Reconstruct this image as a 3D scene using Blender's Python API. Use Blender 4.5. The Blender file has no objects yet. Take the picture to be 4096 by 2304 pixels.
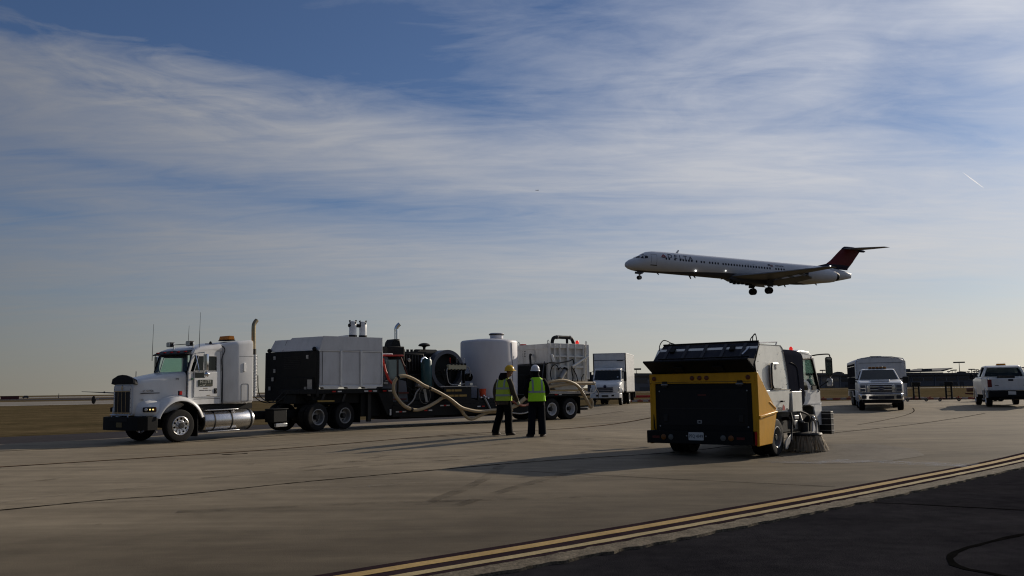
import bpy, bmesh, math, random
from mathutils import Vector, Matrix, Euler
R = math.radians
pi = math.pi
sc = bpy.context.scene
col = sc.collection
random.seed(7)

# ---------------------------------------------------------------- camera
CAM_H = 1.45
FPX = 3500.0 / 4096.0                      # focal length in frame widths
roll = math.atan(0.0135)
pitch = math.atan(404 * math.cos(roll) / 3500.0)
cam = bpy.data.cameras.new('camera')
cam.sensor_fit = 'HORIZONTAL'; cam.sensor_width = 36.0; cam.lens = 36.0 * FPX
cam.clip_start = 0.1; cam.clip_end = 60000.0
cam_o = bpy.data.objects.new('camera', cam); col.objects.link(cam_o)
_f = Vector((0, math.cos(pitch), math.sin(pitch)))
_r0 = Vector((1, 0, 0)); _u0 = Vector((0, -math.sin(pitch), math.cos(pitch)))
_r = _r0 * math.cos(roll) - _u0 * math.sin(roll)
_u = _r0 * math.sin(roll) + _u0 * math.cos(roll)
cam_o.matrix_world = Matrix(((_r.x, _u.x, -_f.x, 0), (_r.y, _u.y, -_f.y, 0), (_r.z, _u.z, -_f.z, CAM_H), (0, 0, 0, 1)))
sc.camera = cam_o

# ---------------------------------------------------------------- sun, sky, exposure
SUN_AZ, SUN_EL = R(48), R(20)              # azimuth clockwise from +Y
sun_dir = Vector((math.sin(SUN_AZ) * math.cos(SUN_EL), math.cos(SUN_AZ) * math.cos(SUN_EL), math.sin(SUN_EL)))
sl = bpy.data.lights.new('sun', 'SUN'); sl.energy = 4.1; sl.angle = R(0.6); sl.color = (1.0, 0.87, 0.70)
so = bpy.data.objects.new('sun', sl); col.objects.link(so)
so.rotation_euler = (-sun_dir).to_track_quat('-Z', 'Y').to_euler()
sc.view_settings.view_transform = 'Standard'
sc.view_settings.look = 'None'
sc.view_settings.gamma = 1.0
sc.view_settings.use_curve_mapping = False
sc.view_settings.exposure = 0.0
try:
    sc.cycles.max_bounces = 6; sc.cycles.transparent_max_bounces = 12
    sc.cycles.caustics_reflective = False; sc.cycles.caustics_refractive = False
    sc.cycles.use_denoising = True
    sc.cycles.filter_width = 1.15
    sc.cycles.sample_clamp_indirect = 4.0
except Exception:
    pass


class NT:
    """small helper round a node tree"""
    def __init__(self, tree):
        self.t = tree; self.n = tree.nodes; self.l = tree.links

    def put(self, sock, v):
        if v is None:
            return
        if isinstance(v, bpy.types.NodeSocket):
            self.l.new(v, sock)
        else:
            sock.default_value = v

    def m(self, op, a, b=None, c=None, clamp=False):
        n = self.n.new('ShaderNodeMath'); n.operation = op; n.use_clamp = clamp
        self.put(n.inputs[0], a); self.put(n.inputs[1], b)
        if c is not None:
            self.put(n.inputs[2], c)
        return n.outputs[0]

    def mix(self, fac, a, b, mode='MIX'):
        n = self.n.new('ShaderNodeMix'); n.data_type = 'RGBA'; n.blend_type = mode
        self.put(n.inputs[0], fac)
        for s, v in ((n.inputs[6], a), (n.inputs[7], b)):
            if isinstance(v, tuple) and len(v) == 3:
                v = (*v, 1)
            self.put(s, v)
        return n.outputs[2]

    def noise(self, vec, scale, detail=4, rough=0.55, dist=0.0):
        n = self.n.new('ShaderNodeTexNoise'); n.inputs['Scale'].default_value = scale
        n.inputs['Detail'].default_value = detail; n.inputs['Roughness'].default_value = rough
        n.inputs['Distortion'].default_value = dist
        if vec is not None:
            self.l.new(vec, n.inputs['Vector'])
        return n.outputs['Fac']

    def mapping(self, vec, loc=(0, 0, 0), rot=(0, 0, 0), scale=(1, 1, 1)):
        n = self.n.new('ShaderNodeMapping'); self.l.new(vec, n.inputs['Vector'])
        n.inputs['Location'].default_value = loc; n.inputs['Rotation'].default_value = rot; n.inputs['Scale'].default_value = scale
        return n.outputs[0]

    def ramp(self, fac, stops):
        n = self.n.new('ShaderNodeValToRGB'); self.put(n.inputs[0], fac)
        e = n.color_ramp.elements
        while len(e) < len(stops):
            e.new(0.5)
        for i, (p, c) in enumerate(stops):
            e[i].position = p; e[i].color = c if len(c) == 4 else (*c, 1)
        return n.outputs[0]


SKY_STRENGTH = 0.06
world = bpy.data.worlds.new('World'); sc.world = world; world.use_nodes = True
w = NT(world.node_tree); w.n.clear()
wo = w.n.new('ShaderNodeOutputWorld'); bg = w.n.new('ShaderNodeBackground'); bg.inputs['Strength'].default_value = SKY_STRENGTH
w.l.new(bg.outputs[0], wo.inputs[0])
sky = w.n.new('ShaderNodeTexSky'); sky.sky_type = 'NISHITA'; sky.sun_disc = False
sky.sun_elevation = SUN_EL; sky.sun_rotation = SUN_AZ
sky.air_density = 1.0; sky.dust_density = 0.6; sky.ozone_density = 2.2
tc = w.n.new('ShaderNodeTexCoord').outputs['Generated']
nrm = w.n.new('ShaderNodeVectorMath'); nrm.operation = 'NORMALIZE'; w.l.new(tc, nrm.inputs[0]); D = nrm.outputs[0]
sx = w.n.new('ShaderNodeSeparateXYZ'); w.l.new(D, sx.inputs[0]); X, Y, Z = sx.outputs
Zc = w.m('MAXIMUM', Z, 0.0)
az = w.m('ARCTAN2', X, Y); el = w.m('ARCSINE', Z)
# cirrus sheet: direction projected on a high, slightly curved layer
inv = w.m('DIVIDE', 1.0, w.m('ADD', Zc, 0.10))
cx = w.n.new('ShaderNodeCombineXYZ'); w.l.new(w.m('MULTIPLY', X, inv), cx.inputs[0]); w.l.new(w.m('MULTIPLY', Y, inv), cx.inputs[1])
P = cx.outputs[0]
n_band = w.noise(w.mapping(P, (3.1, 1.7, 0), (0, 0, R(-14)), (0.32, 1.5, 1)), 1.0, 5, 0.5, 0.4)
n_wisp = w.noise(w.mapping(P, (7.3, 2.2, 0), (0, 0, R(22)), (1.0, 3.4, 1)), 1.6, 8, 0.62, 1.1)
n_fine = w.noise(w.mapping(P, (1.3, 9.2, 0), (0, 0, R(-35)), (2.0, 5.0, 1)), 2.2, 6, 0.6, 0.6)


def blob(px, py, hx, hy, rot, amp):
    """soft patch of thicker (amp > 0) or torn (amp < 0) cloud round a fixed heading; sizes as seen in the photograph"""
    d = (_f + _r * ((px - 2048) / 3500) - _u * ((py - 1152) / 3500)).normalized()
    a0, e0 = math.atan2(d.x, d.y), math.asin(d.z)
    sa, se = hx / 3500 * math.cos(a0) ** 2 / math.cos(e0) ** .5, hy / 3500 * math.cos(a0)
    da = w.m('SUBTRACT', az, a0); de = w.m('SUBTRACT', el, e0)
    c, s = math.cos(R(rot)), math.sin(R(rot))
    p = w.m('ADD', w.m('MULTIPLY', da, c / sa), w.m('MULTIPLY', de, -s / sa))
    q = w.m('ADD', w.m('MULTIPLY', da, s / se), w.m('MULTIPLY', de, c / se))
    r2 = w.m('ADD', w.m('MULTIPLY', p, p), w.m('MULTIPLY', q, q))
    return w.m('MULTIPLY', w.m('EXPONENT', w.m('MULTIPLY', r2, -1.0)), amp)


# where the sheet is thicker or torn open
BLOBS = [(250, 25, 1000, 150, 5, -1.0), (1750, 330, 900, 170, 16, -0.40), (1600, 20, 900, 220, 0, -0.50), (600, 235, 700, 90, 10, 0.30),
         (1300, 590, 1700, 130, 5, 0.24), (600, 690, 1000, 50, 6, -0.17), (1500, 830, 800, 120, 5, -0.15), (60, 830, 420, 50, 4, -0.34), (100, 930, 600, 40, 2, -0.15),
         (1500, 1010, 1500, 80, 3, 0.20), (2900, 640, 900, 300, 20, 0.30), (3750, 480, 520, 230, 0, -0.26), (2500, 120, 500, 200, 10, -0.12),
         (4000, 40, 300, 70, 8, 0.35), (4060, 270, 160, 40, 5, 0.28), (3250, 150, 200, 250, -30, 0.12), (3700, 1000, 700, 120, -4, 0.15), (3900, 1150, 500, 70, 3, -0.2)]
dens = 0.46
for b in BLOBS:
    dens = w.m('ADD', blob(*b), dens)
low = w.m('MULTIPLY', w.m('EXPONENT', w.m('MULTIPLY', Zc, -9.0)), 0.42)
dens = w.m('ADD', dens, low)
calm = w.m('ADD', w.m('MULTIPLY', w.m('SUBTRACT', 1.0, w.m('EXPONENT', w.m('MULTIPLY', w.m('MULTIPLY', Zc, Zc), -60.0))), 0.85), 0.15)
dens = w.m('ADD', dens, w.m('MULTIPLY', w.m('MULTIPLY', w.m('SUBTRACT', n_band, 0.5), 0.75), calm))
dens = w.m('ADD', dens, w.m('MULTIPLY', w.m('MULTIPLY', w.m('SUBTRACT', n_wisp, 0.5), 0.80), calm))
dens = w.m('ADD', dens, w.m('MULTIPLY', w.m('MULTIPLY', w.m('SUBTRACT', n_fine, 0.5), 0.30), calm))
ca_ = w.n.new('ShaderNodeCombineXYZ'); w.l.new(az, ca_.inputs[0]); w.l.new(w.m('MULTIPLY', el, 1.25), ca_.inputs[1])
n_hair = w.noise(w.mapping(ca_.outputs[0], (2.7, 4.4, 0), (0, 0, R(30)), (5.5, 17.0, 1)), 1.0, 9, 0.62, 1.5)
dens = w.m('ADD', dens, w.m('MULTIPLY', w.m('SUBTRACT', n_hair, 0.47), blob(600, 270, 950, 190, 9, 2.3)))
dens = w.m('ADD', dens, w.m('MULTIPLY', w.m('SUBTRACT', n_hair, 0.5), blob(3200, 350, 1300, 400, 0, 0.9)))
alpha = w.m('MINIMUM', w.m('MAXIMUM', dens, 0.03), 0.94)
dp = w.n.new('ShaderNodeVectorMath'); dp.operation = 'DOT_PRODUCT'; w.l.new(D, dp.inputs[0]); dp.inputs[1].default_value = sun_dir
d3 = w.m('POWER', w.m('MAXIMUM', w.m('DIVIDE', w.m('ADD', dp.outputs['Value'], 0.6), 1.54), 0.0), 2.0)
lum = w.m('ADD', w.m('MULTIPLY', d3, 0.55), 0.06)
warm = w.m('EXPONENT', w.m('MULTIPLY', Zc, -6.0))
lum = w.m('MULTIPLY', lum, w.m('MULTIPLY', w.m('ADD', w.m('MULTIPLY', warm, 0.08), 1.0), 1.0 / SKY_STRENGTH))
ccol = w.mix(warm, (0.94, 1.0, 1.16), (1.05, 0.98, 0.82))
cl = w.n.new('ShaderNodeVectorMath'); cl.operation = 'SCALE'; w.l.new(ccol, cl.inputs[0]); w.l.new(lum, cl.inputs['Scale'])
skyc = w.mix(1.0, sky.outputs[0], (0.62, 0.76, 1.02), 'MULTIPLY')
w.l.new(w.mix(alpha, skyc, cl.outputs[0]), bg.inputs[0])

# ---------------------------------------------------------------- helpers: materials
MATS = {}


def mat(name, color, rough=0.5, metal=0.0, var=0.12, scale=3.0, dirt=0.0, bump=0.0, bscale=40.0, spec=0.35, coat=0.0, dirtcol=(0.10, 0.085, 0.07)):
    if name in MATS:
        return MATS[name]
    m = bpy.data.materials.new(name); m.use_nodes = True
    t = NT(m.node_tree); b = t.n['Principled BSDF']
    o = t.n.new('ShaderNodeTexCoord').outputs['Object']
    n1 = t.noise(o, scale, 5, 0.6)
    c = t.mix(1.0, (*color, 1), t.ramp(n1, [(0.25, (1 - var,) * 3), (0.75, (1 + var * 0.4,) * 3)]), 'MULTIPLY')
    if dirt > 0:
        n2 = t.noise(t.mapping(o, scale=(1, 1, 0.35)), scale * 2.1, 7, 0.68)
        c = t.mix(t.m('MULTIPLY', t.ramp(n2, [(0.45, (0, 0, 0)), (0.78, (1, 1, 1))]), dirt), c, (*dirtcol, 1))
    t.l.new(c, b.inputs['Base Color'])
    b.inputs['Metallic'].default_value = metal
    t.l.new(t.m('ADD', t.m('MULTIPLY', t.noise(o, scale * 4, 3), 0.16), rough - 0.08, clamp=True), b.inputs['Roughness'])
    b.inputs['Specular IOR Level'].default_value = spec
    b.inputs['Coat Weight'].default_value = coat
    if bump > 0:
        bn = t.n.new('ShaderNodeBump'); bn.inputs['Strength'].default_value = bump; bn.inputs['Distance'].default_value = 0.01
        t.l.new(t.noise(o, bscale, 4), bn.inputs['Height']); t.l.new(bn.outputs[0], b.inputs['Normal'])
    MATS[name] = m
    return m


def mat_emit(name, color, strength, base=(0.5, 0.5, 0.5)):
    m = mat(name, base, 0.3)
    b = m.node_tree.nodes['Principled BSDF']
    b.inputs['Emission Color'].default_value = (*color, 1); b.inputs['Emission Strength'].default_value = strength
    return m


def mat_glass(name, tint, clear):
    """window glass: tinted, part see-through, part mirror"""
    m = bpy.data.materials.new(name); m.use_nodes = True
    t = NT(m.node_tree); t.n.clear()
    out = t.n.new('ShaderNodeOutputMaterial')
    tr = t.n.new('ShaderNodeBsdfTransparent'); tr.inputs[0].default_value = (*tint, 1)
    gl = t.n.new('ShaderNodeBsdfGlossy'); gl.inputs['Roughness'].default_value = 0.03; gl.inputs[0].default_value = (0.9, 0.95, 1, 1)
    df = t.n.new('ShaderNodeBsdfDiffuse'); df.inputs[0].default_value = (0.02, 0.025, 0.025, 1)
    o = t.n.new('ShaderNodeTexCoord').outputs['Object']
    mx = t.n.new('ShaderNodeMixShader')
    t.l.new(t.m('ADD', t.m('MULTIPLY', t.noise(o, 6, 3), 0.08), 1.0 - clear - 0.04, clamp=True), mx.inputs[0])
    t.l.new(tr.outputs[0], mx.inputs[1]); t.l.new(df.outputs[0], mx.inputs[2])
    fr = t.n.new('ShaderNodeFresnel'); fr.inputs[0].default_value = 1.45
    m2 = t.n.new('ShaderNodeMixShader'); t.l.new(t.m('MULTIPLY', fr.outputs[0], 0.9), m2.inputs[0])
    t.l.new(mx.outputs[0], m2.inputs[1]); t.l.new(gl.outputs[0], m2.inputs[2])
    t.l.new(m2.outputs[0], out.inputs[0])
    MATS[name] = m
    return m


WHITE = mat('white_paint', (0.74, 0.75, 0.755), 0.34, 0, 0.08, 1.2, 0.28, dirtcol=(0.26, 0.235, 0.20), coat=0.25)
WHITE2 = mat('white_metal_panel', (0.62, 0.63, 0.65), 0.45, 0, 0.08, 1.6, 0.22)
CREAM = mat('worn_white_steel', (0.72, 0.72, 0.69), 0.5, 0, 0.1, 2.0, 0.30, dirtcol=(0.13, 0.09, 0.06))
BLACK = mat('black_paint', (0.007, 0.008, 0.009), 0.6, 0, 0.25, 3, 0.10, spec=0.2, dirtcol=(0.04, 0.036, 0.03))
BLACKP = mat('black_plastic', (0.012, 0.012, 0.013), 0.6, 0, 0.2, 6, spec=0.25)
DARKST = mat('dark_steel', (0.022, 0.023, 0.024), 0.55, 0.3, 0.25, 5, 0.35, dirtcol=(0.06, 0.04, 0.03))
RUBBER = mat('tyre_rubber', (0.011, 0.011, 0.012), 0.8, 0, 0.25, 7, 0.25, bump=0.3, spec=0.2, dirtcol=(0.06, 0.055, 0.05))
CHROME = mat('chrome', (0.78, 0.78, 0.8), 0.12, 1.0, 0.05, 4)
ALU = mat('polished_aluminium', (0.62, 0.62, 0.63), 0.28, 1.0, 0.12, 5, 0.15)
STEELW = mat('grey_wheel_steel', (0.34, 0.34, 0.34), 0.5, 0.5, 0.15, 6, 0.45)
SILVER = mat('brushed_silver_panel', (0.76, 0.76, 0.72), 0.36, 0.4, 0.08, 1.4, 0.2)
YELLOW = mat('amber_yellow_paint', (0.74, 0.37, 0.015), 0.42, 0, 0.1, 2.2, 0.25, spec=0.2, dirtcol=(0.2, 0.1, 0.02))
GREYCOV = mat('dark_grey_cover', (0.018, 0.020, 0.030), 0.9, 0, 0.15, 2, 0.12, spec=0.0)
BLUEGREY = mat('blue_grey_steel', (0.10, 0.11, 0.14), 0.42, 0.2, 0.2, 3, 0.35)
TAN = mat('tan_hose_rubber', (0.46, 0.36, 0.22), 0.5, 0, 0.2, 5, 0.3)
RED = mat('red_paint', (0.42, 0.025, 0.018), 0.45, 0, 0.15, 3, 0.2)
ORANGE = mat('orange_plastic', (0.68, 0.085, 0.03), 0.5, 0, 0.12, 4, 0.1)
AMBER = mat('amber_lens', (0.75, 0.24, 0.012), 0.2, 0, 0.1, 8)
AMBERD = mat('dark_amber_lens', (0.15, 0.035, 0.008), 0.3, 0, 0.1, 8)
REDL = mat('red_lens', (0.45, 0.012, 0.012), 0.2, 0, 0.1, 8)
REDG = mat_emit('lit_red_lens', (1.0, 0.04, 0.03), 0.55, (0.45, 0.012, 0.012))
LENS = mat('clear_lens', (0.55, 0.56, 0.58), 0.12, 0.5, 0.1, 8)
LAMPG = mat_emit('lit_amber_lamp', (1.0, 0.75, 0.25), 1.2)
LAMPW = mat_emit('lit_white_lamp', (1.0, 0.97, 0.9), 4.0)
TEAL = mat('teal_cylinder_paint', (0.02, 0.075, 0.09), 0.4, 0, 0.15, 4, 0.2)
POLY = mat('white_poly_tank', (0.66, 0.66, 0.70), 0.5, 0, 0.06, 0.9, 0.10)
PLATEW = mat('licence_plate_white', (0.62, 0.62, 0.60), 0.4, 0, 0.05, 10)
INK = mat('dark_ink', (0.02, 0.02, 0.03), 0.5, 0, 0.05, 10)
NAVY = mat('navy_paint', (0.012, 0.016, 0.06), 0.4, 0, 0.1, 3)
GOLD = mat('dull_gold_lettering', (0.30, 0.20, 0.05), 0.5, 0, 0.1, 9)
GREEN = mat('dark_green_sign', (0.012, 0.02, 0.013), 0.4, 0, 0.1, 9)
GLASS = mat_glass('cab_glass', (0.74, 0.90, 0.83), 0.94)
GLASSD = mat_glass('dark_glass', (0.10, 0.13, 0.14), 0.5)
INTER = mat('cab_interior', (0.025, 0.025, 0.027), 0.8, 0, 0.2, 5)
HIVIS = mat('lime_vest_fabric', (0.45, 0.90, 0.03), 0.7, 0, 0.1, 6, bump=0.3, bscale=30)
HIVIS2 = mat('worn_lime_vest_fabric', (0.46, 0.62, 0.06), 0.75, 0, 0.15, 6, 0.1, bump=0.3, bscale=30)
TAPE = mat('reflective_tape', (0.30, 0.33, 0.34), 0.4, 0.2, 0.1, 12)
JACKET = mat('brown_work_jacket', (0.055, 0.042, 0.03), 0.85, 0, 0.2, 8, bump=0.4, bscale=25)
NAVYC = mat('black_work_jacket', (0.006, 0.006, 0.009), 0.9, 0, 0.2, 8, spec=0.1, bump=0.4, bscale=25)
TROUS = mat('black_trousers', (0.005, 0.005, 0.006), 0.9, 0, 0.2, 8, spec=0.1, bump=0.4, bscale=25)
DENIM = mat('dark_denim', (0.006, 0.008, 0.014), 0.9, 0, 0.2, 8, spec=0.1, bump=0.4, bscale=25)
BOOT = mat('boot_leather', (0.03, 0.018, 0.011), 0.7, 0, 0.2, 9)
SKIN = mat('skin', (0.25, 0.13, 0.085), 0.55, 0, 0.1, 9)
HATY = mat('yellow_hard_hat', (0.68, 0.40, 0.01), 0.28, 0, 0.05, 5)
HATW = mat('white_hard_hat', (0.68, 0.68, 0.70), 0.28, 0, 0.05, 5)
GLOVE = mat('pale_work_glove', (0.4, 0.36, 0.3), 0.8, 0, 0.2, 9)
BRISTLE = mat('broom_bristles', (0.36, 0.29, 0.20), 0.8, 0, 0.4, 14, 0.3)


# ---------------------------------------------------------------- helpers: mesh building
def tag(o, label=None, cat=None, group=None, kind=None):
    if label: o['label'] = label
    if cat: o['category'] = cat
    if group: o['group'] = group
    if kind: o['kind'] = kind
    return o


def link(name, me, parent=None):
    o = bpy.data.objects.new(name, me); col.objects.link(o)
    if parent: o.parent = parent
    return o


def thing(name, loc, rz, label, cat, group=None, rot=None):
    o = link(name, None); o.empty_display_size = 0.3
    o.location = loc; o.rotation_euler = rot if rot else (0, 0, rz)
    return tag(o, label, cat, group)


def copy_tree(o, parent=None):
    c = o.copy(); col.objects.link(c); c.parent = parent
    for ch in list(o.children):
        copy_tree(ch, c)
    return c


class MB:
    def __init__(s):
        s.v = []; s.f = []

    def add(s, vs, fs, M=None):
        o = len(s.v)
        s.v += [tuple(M @ Vector(p)) if M else tuple(p) for p in vs]
        s.f += [tuple(i + o for i in f) for f in fs]
        return s

    def box(s, x0, x1, y0, y1, z0, z1, M=None):
        return s.add([(x0, y0, z0), (x1, y0, z0), (x1, y1, z0), (x0, y1, z0), (x0, y0, z1), (x1, y0, z1), (x1, y1, z1), (x0, y1, z1)],
                     [(3, 2, 1, 0), (4, 5, 6, 7), (0, 1, 5, 4), (1, 2, 6, 5), (2, 3, 7, 6), (3, 0, 4, 7)], M)

    def cyl(s, a, b, r, n=16, r2=None, cap=True):
        a = Vector(a); b = Vector(b); d = (b - a)
        q = d.to_track_quat('Z', 'Y'); r2 = r if r2 is None else r2
        vs = []
        for p, rr in ((a, r), (b, r2)):
            for i in range(n):
                vs.append(tuple(p + q @ Vector((rr * math.cos(2 * pi * i / n), rr * math.sin(2 * pi * i / n), 0))))
        fs = [(i, (i + 1) % n, n + (i + 1) % n, n + i) for i in range(n)]
        if cap:
            fs += [tuple(range(n - 1, -1, -1)), tuple(range(n, 2 * n))]
        return s.add(vs, fs)

    def tube(s, pts, r, n=8, close=False):
        pts = [Vector(p) for p in pts]; k = len(pts)
        rr = r if isinstance(r, (list, tuple)) else [r] * k
        rings = []; up = None
        for i, p in enumerate(pts):
            if close:
                t = pts[(i + 1) % k] - pts[i - 1]
            else:
                t = pts[min(i + 1, k - 1)] - pts[max(i - 1, 0)]
            t.normalize()
            if up is None:
                up = Vector((0, 0, 1)) if abs(t.z) < 0.9 else Vector((1, 0, 0))
            up = (up - t * up.dot(t)).normalized(); sd = t.cross(up)
            rings.append([p + (up * math.cos(2 * pi * j / n) + sd * math.sin(2 * pi * j / n)) * rr[i] for j in range(n)])
        return s.loft(rings, cap=not close, close=close)

    def loft(s, rings, cap=True, close=False):
        n = len(rings[0]); vs = [tuple(p) for rg in rings for p in rg]; fs = []
        m = len(rings)
        for i in range(m if close else m - 1):
            for j in range(n):
                a = i * n + j; b = i * n + (j + 1) % n; c = ((i + 1) % m) * n + (j + 1) % n; d = ((i + 1) % m) * n + j
                fs.append((a, b, c, d))
        if cap and not close:
            fs.append(tuple(range(n - 1, -1, -1))); fs.append(tuple(range((m - 1) * n, m * n)))
        return s.add(vs, fs)

    def sheet(s, rows):
        """open grid of points"""
        n = len(rows[0]); vs = [tuple(p) for r_ in rows for p in r_]
        fs = [(i * n + j, i * n + j + 1, (i + 1) * n + j + 1, (i + 1) * n + j) for i in range(len(rows) - 1) for j in range(n - 1)]
        return s.add(vs, fs)

    def prism(s, poly, a, b, axis='y'):
        """poly of (x,z) swept along y, or (x,y) along z, or (y,z) along x"""
        n = len(poly)
        P3 = {'y': lambda p, t: (p[0], t, p[1]), 'z': lambda p, t: (p[0], p[1], t), 'x': lambda p, t: (t, p[0], p[1])}[axis]
        vs = [P3(p, a) for p in poly] + [P3(p, b) for p in poly]
        fs = [tuple(range(n)), tuple(range(2 * n - 1, n - 1, -1))] + [(i, n + i, n + (i + 1) % n, (i + 1) % n) for i in range(n)]
        return s.add(vs, fs)

    def lathe(s, prof, c, axis='y', n=28, a0=0.0, a1=2 * pi):
        """profile of (radius, offset along axis)"""
        full = abs(a1 - a0 - 2 * pi) < 1e-6
        k = n if full else n + 1
        rows = []
        for i in range(k):
            a = a0 + (a1 - a0) * i / n
            row = []
            for r, h in prof:
                ca, sa = r * math.cos(a), r * math.sin(a)
                q = {'y': (ca, h, sa), 'z': (ca, sa, h), 'x': (h, ca, sa)}[axis]
                row.append((c[0] + q[0], c[1] + q[1], c[2] + q[2]))
            rows.append(row)
        m = len(prof)
        vs = [p for r_ in rows for p in r_]
        fs = [(i * m + j, i * m + j + 1, ((i + 1) % k) * m + j + 1, ((i + 1) % k) * m + j) for i in range(k if full else k - 1) for j in range(m - 1)]
        return s.add(vs, fs)

    def ball(s, c, rx, ry=None, rz=None, n=14, m=8, z0=-1.0):
        ry = ry or rx; rz = rz or rx
        t0 = math.asin(max(-1, z0))
        rings = []
        for i in range(m + 1):
            t = t0 + (pi / 2 - t0) * i / m
            k = max(math.cos(t), 0.02)
            rings.append([(c[0] + rx * k * math.cos(2 * pi * j / n), c[1] + ry * k * math.sin(2 * pi * j / n), c[2] + rz * math.sin(t)) for j in range(n)])
        return s.loft(rings)

    def mesh(s, name, material=None, smooth=True, ang=35):
        me = bpy.data.meshes.new(name)
        me.from_pydata(s.v, [], s.f)
        bm = bmesh.new(); bm.from_mesh(me)
        bmesh.ops.remove_doubles(bm, verts=bm.verts, dist=1e-5)
        bmesh.ops.recalc_face_normals(bm, faces=bm.faces)
        bm.to_mesh(me); bm.free()
        if smooth:
            for p in me.polygons: p.use_smooth = True
            me.set_sharp_from_angle(angle=R(ang))
        if material: me.materials.append(material)
        return me

    def build(s, name, material, parent=None, bevel=0.0, smooth=True, seg=2, label=None, kind=None, ang=35):
        o = link(name, s.mesh(name, material, smooth, ang), parent)
        if bevel > 0:
            b = o.modifiers.new('edge', 'BEVEL'); b.width = bevel; b.segments = seg; b.limit_method = 'ANGLE'; b.angle_limit = R(38)
        if label: o['label'] = label
        if kind: o['kind'] = kind
        return o


def rrect(x0, x1, z0, z1, r, n=4):
    """rounded rectangle outline"""
    out = []
    for cx_, cz_, a in ((x1 - r, z1 - r, 0), (x0 + r, z1 - r, 90), (x0 + r, z0 + r, 180), (x1 - r, z0 + r, 270)):
        for i in range(n + 1):
            t = R(a + 90 * i / n)
            out.append((cx_ + r * math.cos(t), cz_ + r * math.sin(t)))
    return out


def spline(pts, k=4):
    """Catmull-Rom through the points"""
    pts = [Vector(p) for p in pts]; out = []
    for i in range(len(pts) - 1):
        p0 = pts[max(i - 1, 0)]; p1 = pts[i]; p2 = pts[i + 1]; p3 = pts[min(i + 2, len(pts) - 1)]
        for j in range(k):
            t = j / k
            out.append(0.5 * ((2 * p1) + (p2 - p0) * t + (2 * p0 - 5 * p1 + 4 * p2 - p3) * t * t + (3 * p1 - p0 - 3 * p2 + p3) * t ** 3))
    out.append(pts[-1])
    return out


_txt = {}


def lettering(name, body, material, parent, size, M, extrude=0.003, warp=None, bold=0.0, sx=1.0):
    """flat letters as a mesh; text x runs along M's x, height along M's y"""
    cu = bpy.data.curves.new(name, 'FONT'); cu.body = body; cu.size = size; cu.extrude = extrude; cu.offset = bold
    cu.align_x = 'CENTER'; cu.align_y = 'CENTER'; cu.resolution_u = 3
    tmp = bpy.data.objects.new(name, cu); col.objects.link(tmp)
    dg = bpy.context.evaluated_depsgraph_get(); dg.update()
    me = bpy.data.meshes.new_from_object(tmp.evaluated_get(dg))
    bpy.data.objects.remove(tmp); bpy.data.curves.remove(cu)
    for v in me.vertices:
        p = M @ Vector((v.co.x * sx, v.co.y, v.co.z))
        v.co = warp(p) if warp else p
    me.materials.clear(); me.materials.append(material)
    return link(name, me, parent)


def frame_near(x, z, y=0.0):
    """matrix for lettering on a near side plane (reads along +x, up +z, facing -y)"""
    return Matrix(((1, 0, 0, x), (0, 0, -1, y), (0, 1, 0, z), (0, 0, 0, 1)))


# ---------------------------------------------------------------- the lie of the land
def sst(t, a, b):
    t = min(max((t - a) / (b - a), 0), 1); return t * t * (3 - 2 * t)


def gz(x, y):
    def g(cx_, cy_, s): return math.exp(-((x - cx_) ** 2 + (y - cy_) ** 2) / (2 * s * s))
    return -0.155 * g(4.9, 20.4, 2.8) + 0.2 * g(.2, 24.6, 3.6) - 0.1 * g(-11.5, 27.6, 4.5) + 0.2 * sst(x, 2.6, 7) * sst(y, 30, 42) + 0.1 * sst(x, 17, 25) * sst(y, 30, 42)


def drape(name, poly, material, off, step=0.8, kind='structure', parent=None):
    bm = bmesh.new()
    bm.faces.new([bm.verts.new((x, y, 0)) for x, y in poly])
    xs = [p[0] for p in poly]; ys = [p[1] for p in poly]
    for lo, hi, n in ((min(xs), max(xs), Vector((1, 0, 0))), (min(ys), max(ys), Vector((0, 1, 0)))):
        t = lo + step
        while t < hi:
            if -25 < t < 75:
                bmesh.ops.bisect_plane(bm, geom=bm.verts[:] + bm.edges[:] + bm.faces[:], plane_co=n * t, plane_no=n)
            t += step
    for v in bm.verts: v.co.z = gz(v.co.x, v.co.y) + off
    bmesh.ops.recalc_face_normals(bm, faces=bm.faces)
    if sum(f.normal.z for f in bm.faces) < 0: bmesh.ops.reverse_faces(bm, faces=bm.faces)
    me = bpy.data.meshes.new(name); bm.to_mesh(me); bm.free(); me.materials.append(material)
    o = link(name, me, parent)
    if kind: o['kind'] = kind
    return o


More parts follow.
